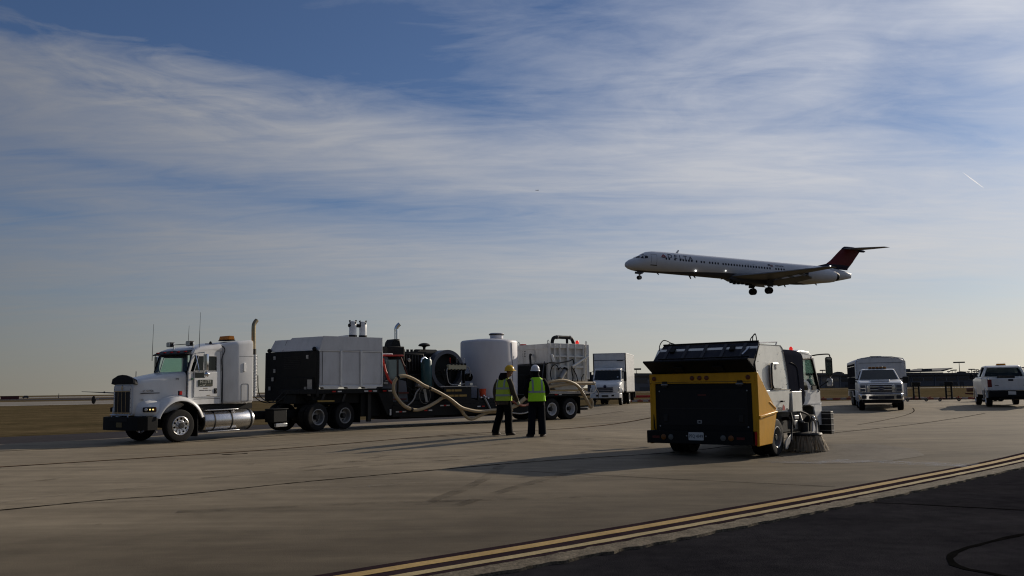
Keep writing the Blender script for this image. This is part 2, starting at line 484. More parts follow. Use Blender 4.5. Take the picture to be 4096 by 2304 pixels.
def strip(name, line, d0, d1, material, off, step=0.4, rag=0.0, kind='structure', thick=0.0, parent=None):
    """painted or laid band along a line, between two sideways offsets"""
    pts = spline([(x, y, 0) for x, y in line], 12)
    L_ = [0]
    for a, b in zip(pts, pts[1:]): L_.append(L_[-1] + (b - a).length)
    n = max(2, int(L_[-1] / step)); rs = []
    j = 0
    for i in range(n + 1):
        s = L_[-1] * i / n
        while j < len(L_) - 2 and L_[j + 1] < s: j += 1
        t = (s - L_[j]) / max(L_[j + 1] - L_[j], 1e-6)
        p = pts[j].lerp(pts[j + 1], t); d = (pts[j + 1] - pts[j]).normalized(); nn = Vector((d.y, -d.x, 0))
        rs.append((p, nn))
    m = MB(); rows = []
    for p, nn in rs:
        a = p + nn * (d0 + random.uniform(-rag, rag)); b = p + nn * (d1 + random.uniform(-rag, rag))
        za = gz(a.x, a.y) + off; zb = gz(b.x, b.y) + off
        if thick: rows.append([(a.x, a.y, za - thick), (a.x, a.y, za), (b.x, b.y, zb), (b.x, b.y, zb - thick)])
        else: rows.append([(a.x, a.y, za), (b.x, b.y, zb)])
    m.sheet(rows)
    return m.build(name, material, parent, kind=kind)
# ---------------------------------------------------------------- ground materials
def ground_mat(name, c0, c1, scale, rough=0.75, fine=0.25, streak=None, stain=0.0, bump=0.25, fscale=60, spec=0.05):
    m = bpy.data.materials.new(name); m.use_nodes = True
    t = NT(m.node_tree); b = t.n['Principled BSDF']
    o = t.n.new('ShaderNodeTexCoord').outputs['Object']
    n1 = t.noise(o, scale, 7, 0.62); n2 = t.noise(o, scale * 9, 5, 0.6); n3 = t.noise(o, fscale, 4, 0.7)
    f = t.m('ADD', t.m('MULTIPLY', n1, 0.6), t.m('MULTIPLY', n2, 0.4))
    c = t.ramp(f, [(0.32, c0), (0.66, c1)])
    if streak:
        for ang, sc_, amt in streak:
            s = t.noise(t.mapping(o, rot=(0, 0, R(ang)), scale=sc_), 1.0, 6, 0.65, 0.3)
            c = t.mix(1.0, c, t.ramp(s, [(0.3, (1 - amt,) * 3), (0.7, (1 + amt * 0.7,) * 3)]), 'MULTIPLY')
    if stain:
        s = t.noise(t.mapping(o, loc=(4, 1, 0)), scale * 3.1, 8, 0.7, 0.8)
        c = t.mix(t.m('MULTIPLY', t.ramp(s, [(0.55, (0, 0, 0)), (0.72, (1, 1, 1))]), stain), c, tuple(v * 0.55 for v in c0))
    c = t.mix(1.0, c, t.ramp(n3, [(0.2, (1 - fine,) * 3), (0.8, (1 + fine,) * 3)]), 'MULTIPLY')
    t.l.new(c, b.inputs['Base Color'])
    b.inputs['Roughness'].default_value = rough; b.inputs['Specular IOR Level'].default_value = spec
    bn = t.n.new('ShaderNodeBump'); bn.inputs['Strength'].default_value = bump; bn.inputs['Distance'].default_value = 0.02
    t.l.new(n3, bn.inputs['Height']); t.l.new(bn.outputs[0], b.inputs['Normal'])
    MATS[name] = m
    return m


CONC = ground_mat('apron_concrete', (0.178, 0.150, 0.108), (0.285, 0.240, 0.172), 0.22, 0.7, 0.18, [(38, (0.10, 0.8, 1), 0.22), (-50, (0.25, 2.0, 1), 0.10), (33, (0.3, 3.2, 1), 0.14)], 0.35)
# light falloff put into concrete colour: uneven darkening nearer the camera, along the band
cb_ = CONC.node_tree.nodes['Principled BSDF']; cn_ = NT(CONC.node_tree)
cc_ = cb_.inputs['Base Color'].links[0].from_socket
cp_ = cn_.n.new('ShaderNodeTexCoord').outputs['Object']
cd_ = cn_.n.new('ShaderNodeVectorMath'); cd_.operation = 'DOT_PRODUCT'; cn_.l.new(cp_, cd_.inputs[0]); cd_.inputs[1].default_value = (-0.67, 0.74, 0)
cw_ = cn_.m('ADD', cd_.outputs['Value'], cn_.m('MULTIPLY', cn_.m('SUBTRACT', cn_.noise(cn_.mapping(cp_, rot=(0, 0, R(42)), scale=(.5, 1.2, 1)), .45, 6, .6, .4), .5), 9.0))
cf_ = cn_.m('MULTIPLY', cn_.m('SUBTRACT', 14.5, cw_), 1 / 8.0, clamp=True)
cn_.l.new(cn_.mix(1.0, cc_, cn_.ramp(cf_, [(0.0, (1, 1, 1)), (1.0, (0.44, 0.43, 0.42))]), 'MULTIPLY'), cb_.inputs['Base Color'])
CONC2 = ground_mat('far_concrete', (0.17, 0.155, 0.135), (0.24, 0.22, 0.19), 0.06, 0.75, 0.1)
ASPH = ground_mat('asphalt', (0.013, 0.013, 0.016), (0.033, 0.032, 0.036), 0.5, 0.9, 0.5, [(35, (0.3, 1.2, 1), 0.22)], 0.0, 0.5, 90, 0.0)
ASPH2 = ground_mat('shoulder_asphalt', (0.028, 0.026, 0.028), (0.045, 0.04, 0.042), 0.5, 0.8, 0.3)
TURF = ground_mat('dry_turf', (0.055, 0.047, 0.025), (0.140, 0.104, 0.058), 0.22, 0.95, 0.5, [(40, (0.12, 0.9, 1), 0.3), (-20, (.5, 1.6, 1), .35)], 0.5, 0.6, 25, 0.0)
JOINT = ground_mat('joint_sealant', (0.010, 0.009, 0.009), (0.02, 0.016, 0.013), 3.0, 0.8, 0.3, None, 0.0, 0.2, 60, 0.0)
JOINTB = ground_mat('black_crack_sealer', (0.004, 0.004, 0.004), (0.008, 0.008, 0.008), 3.0, 0.9, 0.3, None, 0.0, 0.2, 60, 0.0)
RUSTJ = ground_mat('rust_stained_edge', (0.11, 0.06, 0.03), (0.18, 0.11, 0.06), 3.0, 0.8, 0.3)
YLINE = ground_mat('yellow_line_paint', (0.27, 0.185, 0.075), (0.44, 0.31, 0.13), 1.8, 0.65, 0.25)
YLINE2 = ground_mat('faded_yellow_line_paint', (0.24, 0.19, 0.10), (0.42, 0.34, 0.19), 2.4, 0.7, 0.35)
BLINE = ground_mat('black_line_border', (0.020, 0.013, 0.016), (0.040, 0.028, 0.032), 1.8, 0.8, 0.25, None, 0.0, 0.2, 60, 0.0)
EDGEC = ground_mat('rough_concrete_edge', (0.05, 0.042, 0.032), (0.21, 0.18, 0.135), 5.5, 0.85, 0.6, None, 0.7, 0.9, 30)
WLINE = ground_mat('white_line_paint', (0.5, 0.48, 0.45), (0.65, 0.63, 0.6), 2, 0.7, 0.2)
WET = ground_mat('damp_concrete', (0.10, 0.088, 0.07), (0.18, 0.158, 0.128), 0.9, 0.7, 0.2, None, 0.5, 0.2)
PALE = ground_mat('dried_dust_streak', (0.34, 0.36, 0.40), (0.55, 0.57, 0.62), 2.0, 0.5, 0.3)

# ---------------------------------------------------------------- ground
xs = [-6000, -2500, -1000, -500, -250, -120, -70, -45] + [-30 + i for i in range(0, 66)] + [40, 50, 70, 120, 250, 500, 1000, 2500, 6000]
ys = [-300, -100, -30, -10] + [i for i in range(0, 72)] + [80, 95, 120, 160, 220, 300, 450, 700, 1100, 2000, 4000, 9000]
m = MB(); m.sheet([[(x, y, gz(x, y) - 0.035) for x in xs] for y in ys])
m.build('ground', TURF, kind='structure')

# the concrete apron: shoulder line on the left, turf beyond the parked trailer, asphalt to the right
asphL = [(-40, -2.0), (-16.22, 27.97), (-13.76, 30.95), (-3, 44.5), (4.0, 60.0)]
band = [(-6.5, 2.6), (-3.4, 5.5), (-1.52, 7.21), (-0.03, 8.45), (2.29, 10.48), (5.26, 13.22), (10.68, 18.62), (19, 27.6), (42, 53)]
eo = 1.14                                   # asphalt edge, measured from the upper edge of the painted band
def offs(line, d):
    out = []
    for i, (x, y) in enumerate(line):
        a = line[max(i - 1, 0)]; b = line[min(i + 1, len(line) - 1)]
        dx, dy = b[0] - a[0], b[1] - a[1]; l = math.hypot(dx, dy)
        out.append((x + dy / l * d, y - dx / l * d))
    return out
edge = offs(band, 0.80)
apron = [(-60, -24)] + [p for p in reversed(edge)][-0:][::-1][:0]
poly = [(-40, -26), (-22, -12)] + edge + [(60, 72), (30, 63.5), (22.4, 63.6), (10.8, 70.0), (6.0, 66.0), (4.0, 60.0), (-3, 44.5), (-13.76, 30.95), (-16.22, 27.97), (-40, -2)]
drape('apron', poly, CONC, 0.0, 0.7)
asph_poly = [(-22, -14)] + offs(band, 0.86) + [(60, 60), (60, -20), (-10, -30)]
drape('asphalt_pavement', asph_poly, ASPH, -0.022, 1.0)
strip('concrete_edge', band, 0.64, 0.90, EDGEC, 0.004, 0.12, 0.028, thick=0.06)
sh = [(-40.2, -2.0), (-16.30, 27.97), (-13.84, 30.95), (-3.1, 44.5), (3.9, 60.0)]
strip('shoulder', sh, -4.2, 0.0, ASPH2, -0.012, 1.5, 0.05)
# painted lines
strip('line_border', band, 0.0, 0.64, BLINE, 0.004, 0.4, 0.004)
strip('yellow_line', band, 0.14, 0.29, YLINE, 0.008, 0.4, 0.004)
strip('yellow_line', band, 0.45, 0.565, YLINE2, 0.008, 0.25, 0.008)
# joints
J0 = [(-22, 14.5), (-14.18, 24.46), (-11.21, 27.31), (-5.53, 34.02), (-0.7, 39.65), (6, 48)]
J1 = [(-20, 8.6), (-10.61, 18.33), (-7.55, 21.25), (-5.13, 23.15), (-2.8, 24.9), (-0.4, 26.9), (1.9, 31.3), (5.76, 37.87), (11, 46)]
J1b = [(-2.99, 24.44), (-1.6, 24.95), (-0.71, 25.27), (0.4, 25.6)]
J2 = [(-14, 2.4), (-6.56, 11.39), (-4.83, 12.83), (-3.48, 14.32), (-1.06, 16.48), (2.81, 19.83), (9.5, 26.6), (20, 37.5)]
strip('joint', J0, -0.07, 0.0, JOINT, 0.004, 0.3, 0.012)
strip('joint', J0, 0.05, 0.09, JOINT, 0.004, 0.3, 0.012)
strip('rust_edge', J1, -0.17, -0.07, RUSTJ, 0.004, 0.3, 0.02)
strip('joint', J1, -0.07, 0.06, JOINT, 0.0045, 0.25, 0.025)
strip('joint', J1b, -0.05, 0.05, JOINT, 0.004, 0.3, 0.01)
strip('joint', J2, -0.026, 0.026, JOINT, 0.006, 0.12, 0.014)
strip('joint', [(0.2, 15.75), (1.39, 14.91), (4.58, 12.75)], -0.012, 0.012, JOINT, 0.006, 0.25, 0.006)
strip('joint', [(4.2, 11.2), (5.0, 10.9), (9, 8.3)], -0.02, 0.02, JOINTB, -0.018, 0.25, 0.012)
strip('joint', [(20.03, 44.38), (18.61, 41.07), (17.16, 38.29), (15.3, 35.51), (12.25, 31.58)], -0.02, 0.02, JOINT, 0.005, 0.3, 0.01)
strip('patch_seam', [(5.6, 9.1), (4.94, 8.72), (4.56, 8.46), (4.09, 8.1), (3.76, 7.76), (3.64, 7.54), (3.57, 7.28), (3.67, 7.03), (3.84, 6.83), (4.6, 6.6)], -0.03, 0.035, JOINTB, -0.018, 0.15, 0.014)
# damp and dusty marks left by the sweeper
pb = PALE.node_tree.nodes['Principled BSDF']; pt = NT(PALE.node_tree)      # patchy: bare concrete shows through
po = pt.n.new('ShaderNodeTexCoord').outputs['Object']
pt.l.new(pt.ramp(pt.noise(po, 5.5, 9, 0.72, 0.6), [(0.42, (0, 0, 0)), (0.80, (0.75, 0.75, 0.75))]), pb.inputs['Alpha'])
strip('dust_streak', [(6.2, 18.1), (6.9, 17.45), (7.6, 16.6), (8.2, 15.75)], -0.45, 0.35, PALE, 0.005, 0.10, 0.16)
strip('dust_streak', [(5.2, 18.1), (5.65, 17.75), (6.1, 17.4)], -0.26, 0.2, PALE, 0.005, 0.08, 0.14)
drape('damp_patch', [(5.0, 18.3), (5.4, 17.5), (6.4, 17.2), (7.4, 17.5), (8.6, 18.6), (9.2, 20.4), (9.0, 22.2), (7.8, 22.6), (6.8, 21.0), (5.8, 19.4)], WET, 0.004, 0.7)
# far fields and strips
def far_poly(name, poly, material, off):
    m = MB(); m.add([(x, y, gz(x, y) + off) for x, y in poly], [tuple(range(len(poly)))]); return m.build(name, material, kind='structure')
far_poly('runway', [(-160, 76), (-74.3, 127.6), (-64.9, 135), (60, 213), (40, 262), (-131, 200), (-230, 130)], CONC2, -0.02)
strip('runway_edge_line', [(-160, 76), (-74.3, 127.6), (-64.9, 135), (60, 213)], -0.9, 0.3, WLINE, 0.0, 4)
far_poly('taxiway', [(-235, 330), (-134, 265), (20, 330), (20, 480), (-150, 420)], ASPH2, -0.02)
far_poly('far_runway', [(-900, 560), (-264, 453), (100, 520), (100, 800), (-900, 800)], CONC2, -0.02)
far_poly('service_road', [(20, 190), (60, 213), (85, 228), (104, 222), (300, 300), (300, 330), (104, 246), (60, 236), (20, 215)], CONC2, -0.02)

# tyre arcs and scuffs on the apron, oil spots
MARKS = ground_mat('tyre_mark', (0.05, 0.042, 0.034), (0.09, 0.075, 0.058), 2.0, 0.8, 0.3)
mb_ = MARKS.node_tree.nodes['Principled BSDF']; mt_ = NT(MARKS.node_tree); mo_ = mt_.n.new('ShaderNodeTexCoord').outputs['Object']
mt_.l.new(mt_.ramp(mt_.noise(mo_, 1.6, 8, 0.7, 0.5), [(0.42, (0, 0, 0)), (0.75, (0.55, 0.55, 0.55))]), mb_.inputs['Alpha'])
SCUFF = ground_mat('pale_scuff', (0.26, 0.23, 0.18), (0.34, 0.30, 0.24), 2.0, 0.8, 0.3)
sb_ = SCUFF.node_tree.nodes['Principled BSDF']; st_ = NT(SCUFF.node_tree); so_ = st_.n.new('ShaderNodeTexCoord').outputs['Object']
st_.l.new(st_.ramp(st_.noise(so_, 2.1, 8, 0.75, 0.5), [(0.46, (0, 0, 0)), (0.75, (0.5, 0.5, 0.5))]), sb_.inputs['Alpha'])
rg = random.Random(21)
for i in range(16):
    x, y = rg.uniform(-9, 1), rg.uniform(8, 24); a = R(rg.uniform(15, 75)); l = rg.uniform(2, 6); c = rg.uniform(-.25, .25)
    ln = [(x + math.cos(a + c * t) * l * t, y + math.sin(a + c * t) * l * t) for t in (0, .35, .7, 1)]
    strip('tyre_mark' if i % 3 else 'scuff', ln, -.10, .10, MARKS if i % 3 else SCUFF, 0.0075, .3, .02)
for i in range(7):
    x, y = rg.uniform(-6, 4), rg.uniform(9, 20); n = 9; r0 = rg.uniform(.04, .13)
    drape('oil_spot', [(x + r0 * rg.uniform(.6, 1.3) * math.cos(2 * pi * k / n), y + r0 * rg.uniform(.6, 1.3) * math.sin(2 * pi * k / n)) for k in range(n)], MARKS, 0.008, 3)
# ---------------------------------------------------------------- wheels
_wc = {}


def wheel(parent, c, r=0.51, w=0.29, face=-1, style='dish', name='wheel', rim_m=None, yaw=0.0, tyre_r=0.585):
    """tyre with a rim; face = -1 shows the outside towards -y, +1 towards +y"""
    rim_m = rim_m or STEELW
    key = (r, w, style, rim_m.name, tyre_r)
    if key not in _wc:
        ri = r * tyre_r; h = w / 2
        t = MB()
        prof = [(ri, -h * 0.80), (ri * 1.06, -h * 0.98), (r * 0.80, -h), (r * 0.93, -h * 0.93), (r * 0.985, -h * 0.76)]
        tread = []
        for k in (-0.42, 0.0, 0.42):
            tread += [(r, h * (k - 0.16)), (r * 0.965, h * (k - 0.14)), (r * 0.965, h * (k - 0.05)), (r, h * (k - 0.03))]
        prof += [(r, -h * 0.66)] + tread + [(r, h * 0.66)] + [(a, -b) for a, b in reversed(prof)]
        t.lathe(prof, (0, 0, 0), 'y', 36)
        tm = t.mesh('wheel', RUBBER, ang=28)
        d = MB(); hub = None; hub_m = None; extra = None
        if style == 'dish':                 # dual rear wheel: deep bowl with hand holes
            d.lathe([(ri * 1.01, -h * 0.95), (ri * 0.95, -h * 0.98), (ri * 0.88, -h * 0.86), (ri * 0.84, h * 0.1), (ri * 0.78, h * 0.45), (ri * 0.72, h * 0.5)], (0, 0, 0), 'y', 32)
            for k in range(5):              # webs between the hand holes
                a = 2 * pi * k / 5; da = 0.34
                d.add([(ri * q * math.cos(a + s * da), h * 0.5, ri * q * math.sin(a + s * da)) for q, s in ((0.74, -1), (0.74, 1), (0.42, 1.2), (0.42, -1.2))], [(0, 1, 2, 3)])
            d.lathe([(ri * 0.48, h * 0.52), (ri * 0.44, h * 0.42), (0.01, h * 0.42)], (0, 0, 0), 'y', 24)
            hub = MB().lathe([(ri * 0.33, h * 0.45), (ri * 0.31, -h * 0.55), (ri * 0.24, -h * 0.7), (0.005, -h * 0.7)], (0, 0, 0), 'y', 18)
            hub_m = DARKST
        elif style == 'alu':                # flat front disc with round hand holes and a hub
            d.lathe([(ri * 1.01, -h * 0.98), (ri * 0.96, -h * 1.04), (ri * 0.90, -h * 0.96), (ri * 0.86, -h * 0.84), (ri * 0.86, -h * 0.5)], (0, 0, 0), 'y', 40)
            for k in range(10):
                a = 2 * pi * k / 10; da = 0.155
                d.add([(ri * q * math.cos(a + s * da), -h * yy, ri * q * math.sin(a + s * da)) for q, s, yy in ((0.87, -1.5, 0.86), (0.87, 1.5, 0.86), (0.70, 0.8, 0.86), (0.56, 1.9, 0.80), (0.56, -1.9, 0.80), (0.70, -0.8, 0.86))], [(0, 1, 2, 3, 4, 5)])
            d.lathe([(ri * 0.60, -h * 0.82), (ri * 0.56, -h * 0.86), (ri * 0.36, -h * 0.78), (ri * 0.34, -h * 1.2), (0.005, -h * 1.25)], (0, 0, 0), 'y', 30)
            for k in range(10):
                a = 2 * pi * (k + .5) / 10
                d.cyl((ri * 0.46 * math.cos(a), -h * 0.8, ri * 0.46 * math.sin(a)), (ri * 0.46 * math.cos(a), -h * 1.12, ri * 0.46 * math.sin(a)), ri * 0.055, 6)
            hub = MB().lathe([(ri * 0.33, -h * 1.21), (ri * 0.30, -h * 1.34), (0.005, -h * 1.36)], (0, 0, 0), 'y', 20)
            hub_m = DARKST
        else:                               # plain car or light-truck steel wheel
            d.lathe([(ri * 1.01, -h * 0.95), (ri * 0.94, -h * 0.98), (ri * 0.86, -h * 0.7), (ri * 0.74, -h * 0.62), (ri * 0.6, -h * 0.74), (ri * 0.40, -h * 0.68), (ri * 0.32, -h * 0.9), (0.005, -h * 0.92)], (0, 0, 0), 'y', 30)
            hub = MB()
            for k in range(8):
                a = 2 * pi * k / 8
                hub.lathe([(ri * 0.075, -h * 0.70), (0.003, -h * 0.71)], (ri * 0.72 * math.cos(a), 0, ri * 0.72 * math.sin(a)), 'y', 8)
            hub_m = BLACK
        _wc[key] = (tm, d.mesh('rim', rim_m, ang=30), hub.mesh('hub', hub_m, ang=30))
    tm, rm, hm = _wc[key]
    o = link(name, tm, parent); o.location = c
    o.rotation_euler = (0, random.uniform(0, 6.28) if style != 'alu' else 0.1, (pi if face > 0 else 0) + yaw)
    o.rotation_mode = 'ZYX'
    o.rotation_mode = 'XYZ'
    link('rim', rm, o); link('hub', hm, o)
    return o
# ================================================================ white conventional tractor unit
# local: x runs aft from the front axle, y across the truck (0 = near wheel face), z up
T = thing('semi_truck', (-10.65, 28.3, -0.085), 0, 'white long-nosed semi truck with sleeper cab and lime company sign on its door', 'truck', rot=(0, R(-0.75), R(54.5)))
# wheels
for y, fc in ((0.145, -1), (2.255, 1)):
    wheel(T, (0, y, 0.51), 0.515, 0.29, fc, 'alu', rim_m=ALU)
for x in (5.80, 7.17):
    for y0, fc in ((0.15, -1), (2.25, 1)):
        wheel(T, (x, y0, 0.51), 0.515, 0.27, fc, 'dish', rim_m=STEELW)
        wheel(T, (x, y0 - fc * 0.33, 0.51), 0.515, 0.27, fc, 'dish', rim_m=STEELW)
# chassis
m = MB()
for y in (0.78, 1.54):
    m.box(-1.15, 8.1, y, y + 0.08, 0.52, 0.80)
for x in (-0.9, 1.2, 3.3, 5.1, 6.5, 8.0):
    m.box(x, x + 0.1, 0.86, 1.54, 0.56, 0.76)
m.build('chassis', BLACK, T, 0.01)
for x in (0, 5.80, 7.17):
    m = MB().cyl((x, 0.3, 0.5), (x, 2.1, 0.5), 0.075, 12)
    if x: m.ball((x, 1.2, 0.5), 0.24, 0.22, 0.24)
    m.build('axle', DARKST, T)
m = MB().box(-0.9, 0.6, 0.86, 1.54, 0.55, 1.25).box(0.4, 1.3, 0.8, 1.6, 0.4, 0.95)
m.build('engine_block', BLACK, T, 0.03)
# fifth wheel and deck gear
MB().prism([(6.0, 0.86), (6.9, 0.86), (7.2, 0.98), (6.0, 1.04)], 0.75, 1.65).build('fifth_wheel', DARKST, T, 0.02)
m = MB().box(3.75, 4.35, 0.06, 0.55, 0.42, 0.86); m.box(3.7, 4.4, 0.03, 0.5, 0.86, 0.9)
m.build('battery_box', BLACK, T, 0.02)
MB().box(3.8, 4.3, -0.02, 0.1, 0.25, 0.38).build('step', ALU, T, 0.01)
m = MB()
for a in (3.3, 3.55):
    m.tube(spline([(a, 0.7, 2.1), (a + .15, 0.75, 1.35), (a + .9, 0.8, 1.1), (a + 1.6, 0.9, 1.5)], 5), 0.018, 6)
m.build('air_line', BLACKP, T)
# hood: lofted nose
def hood_ring(x, hw, zb, zt, rr=0.17):
    out = []
    for p in rrect(-hw, hw, zb, zt, rr, 5): out.append((x, 1.2 + p[0], p[1]))
    return out
rings = [hood_ring(-1.265, 0.56, 0.88, 1.86, 0.12), hood_ring(-1.20, 0.60, 0.86, 1.93, 0.15), hood_ring(-0.95, 0.64, 0.86, 2.02, 0.16), hood_ring(-0.4, 0.74, 0.86, 2.13, 0.18),
         hood_ring(0.10, 0.83, 0.95, 2.21, 0.2), hood_ring(0.40, 0.87, 1.12, 2.25, 0.2)]
MB().loft(rings).build('hood', WHITE, T, ang=50)
for s, yo in ((-1, 0.0), (1, 2.4)):        # wings: arch over the wheel, running into the nose
    def Y(v): return yo - s * v
    prof = [(-0.01, 0.79), (-0.03, 0.80), (-0.03, 0.84), (0.02, 0.905), (0.14, 0.945), (0.34, 0.965), (0.52, 0.97), (0.52, 0.78), (0.05, 0.78)]
    rows = []
    for i in range(25):
        a = R(17 + (161 - 17) * i / 24)
        k = 1.0 - 0.02 * math.sin(a)
        rows.append([(r_ * k * math.cos(a), Y(y_), 0.50 + r_ * math.sin(a)) for y_, r_ in prof])
    MB().sheet(rows).build('wing', WHITE, T, ang=50)
    MB().sheet([[(.765 * math.cos(a), Y(y_), .5 + .765 * math.sin(a)) for y_ in (0.04, 0.75)] for a in [R(0 + 180 * i / 20) for i in range(21)]]).build('wheel_liner', BLACK, T)
    nose = []
    for x, y_, zt, ins in ((-0.66, 0.02, 1.12, 0), (-0.82, 0.07, 1.15, 0), (-1.0, 0.18, 1.18, 0), (-1.12, 0.31, 1.22, 0), (-1.20, 0.48, 1.26, 0), (-1.21, 0.62, 1.28, 0)):
        nose.append([(x, Y(y_ + 0.04), 0.86), (x, Y(y_), 0.92), (x + 0.01, Y(y_), zt - 0.14), (x + 0.06, Y(y_ + 0.06), zt - 0.02), (x + 0.22, Y(y_ + 0.22), zt + 0.12), (x + 0.30, Y(0.66), zt + 0.22), (x + 0.30, Y(0.66), 0.86)])
    MB().loft(nose).build('headlight_pod', WHITE, T, ang=50)
    h = MB(); h.prism(rrect(-0.20, 0.20, -0.075, 0.075, 0.03), -0.02, 0.06, 'y')
    hl = h.build('headlight', BLACKP, T, 0.006)
    hl.location = (-1.00, Y(0.165), 1.06); hl.rotation_euler = (0, 0, R(-42) if s < 0 else R(180 + 42))
    MB().lathe([(0.052, -0.025), (0.04, -0.04), (0.002, -0.045)], (-0.10, 0, 0), 'y', 14).build('lens', LENS, hl)
    for q in (0.02, 0.11):
        MB().lathe([(0.026, -0.025), (0.002, -0.034)], (q, 0, 0.0), 'y', 10).build('fog_lamp', LAMPG if s < 0 else LENS, hl)
    MB().box(0.14, 0.19, -0.03, -0.015, -0.06, 0.06).build('turn_signal', AMBERD, hl)
# radiator face
MB().prism(rrect(0.72, 1.68, 0.93, 1.83, 0.08), -1.30, -1.262, 'x').build('grille_surround', WHITE, T, 0.012)
for k in range(4):
    y0 = 0.775 + k * 0.215
    MB().box(-1.312, -1.295, y0, y0 + 0.19, 0.98, 1.63).build('grille_panel', DARKST, T)
m = MB()
for k in range(3):
    m.box(-1.325, -1.30, 0.97 + k * 0.215, 0.988 + k * 0.215, 0.96, 1.65)
m.box(-1.322, -1.30, 0.74, 1.66, 1.635, 1.66); m.box(-1.322, -1.30, 0.74, 1.66, 0.95, 0.975)
m.build('grille_bars', CHROME, T)
MB().prism([(1.2, 1.66), (1.245, 1.72), (1.235, 1.80), (1.2, 1.83), (1.165, 1.80), (1.155, 1.72)], -1.318, -1.30, 'x').build('badge', CHROME, T)
m = MB()
for k in range(6):
    for y in (0.735, 1.665):
        m.ball((-1.302, y, 1.0 + k * 0.14), 0.012, n=6, m=4)
m.build('rivets', DARKST, T, kind='stuff')
# bug deflector
dp_ = [(0.56, 1.88), (0.62, 2.04), (0.95, 2.15), (1.2, 2.17), (1.45, 2.15), (1.78, 2.04), (1.84, 1.88)]
MB().loft([[(-1.33 + 0.02 * abs(y - 1.2), y, z) for y, z in dp_], [(-1.16, y, 1.2 * 0 + z - 0.04 - 0.05 * (z - 1.9)) for y, z in dp_]]).build('bug_deflector', BLACKP, T, 0.01)
lettering('lettering', 'KENWORTH', INK, T, 0.105, Matrix(((1, 0, 0, -0.78), (0.19, 0.05, -1, 0.49), (0, 1, 0, 1.635), (0, 0, 0, 1))), 0.004, sx=1.0)
MB().box(-1.07, -0.47, -0.012, 0, 0, 0.025, Matrix(((1, 0, 0, 0), (-0.14, 1, 0, 0.415), (0, 0, 1, 1.555), (0, 0, 0, 1)))).build('trim_bar', INK, T)
lettering('lettering', '773', INK, T, 0.085, Matrix(((1, 0, 0, 0.08), (0.12, 0.02, -1, 0.352), (0, 1, 0, 2.0), (0, 0, 0, 1))), 0.003)
lettering('lettering', 'T8', INK, T, 0.09, Matrix(((1, 0, 0, -1.03), (0.19, 0.05, -1, 0.53), (0, 1, 0, 1.36), (0, 0, 0, 1))), 0.003)
for y in (0.12, 2.28):
    f_ = MB().box(-0.03, 0.10, y - 0.03, y + 0.03, 1.47, 1.62).build('side_marker', BLACKP, T, 0.01)
    MB().box(-0.015, 0.085, y - 0.045, y + 0.045, 1.49, 1.60).build('marker_lens', REDL, f_, 0.01)
# bumper
bp = [(-0.80, 0.02), (-1.15, 0.02), (-1.36, 0.22), (-1.42, 0.55), (-1.42, 1.85), (-1.36, 2.18), (-1.15, 2.38), (-0.80, 2.38), (-0.80, 2.30), (-1.12, 2.30), (-1.28, 2.14), (-1.34, 1.85), (-1.34, 0.55), (-1.28, 0.26), (-1.12, 0.10), (-0.80, 0.10)]
MB().prism(bp, 0.42, 0.84, 'z').build('bumper', BLACK, T, 0.012)
pl = MB().box(-1.432, -1.42, 0.98, 1.30, 0.52, 0.67).build('licence_plate', mat('dim_yellow_plate', (0.16, 0.12, 0.05), 0.5), T)
MB().box(-1.428, -1.42, 0.70, 1.70, 0.70, 0.80).build('bumper_slot', BLACKP, T)
m = MB()
for y in (0.72, 1.62):
    m.tube([(-1.40, y, 0.83), (-1.36, y, 0.92)], 0.015, 6)
m.tube([(-1.38, 0.66, 0.9), (-1.38, 1.74, 0.9)], 0.018, 8)
m.build('tow_bar', CHROME, T)
MB().cyl((-0.78, 0.10, 0.36), (-0.78, 0.18, 0.36), 0.03).build('tow_pin', CHROME, T)
MB().cyl((-0.78, 0.08, 0.6), (-0.78, 0.16, 0.6), 0.02).build('tow_pin', CHROME, T)
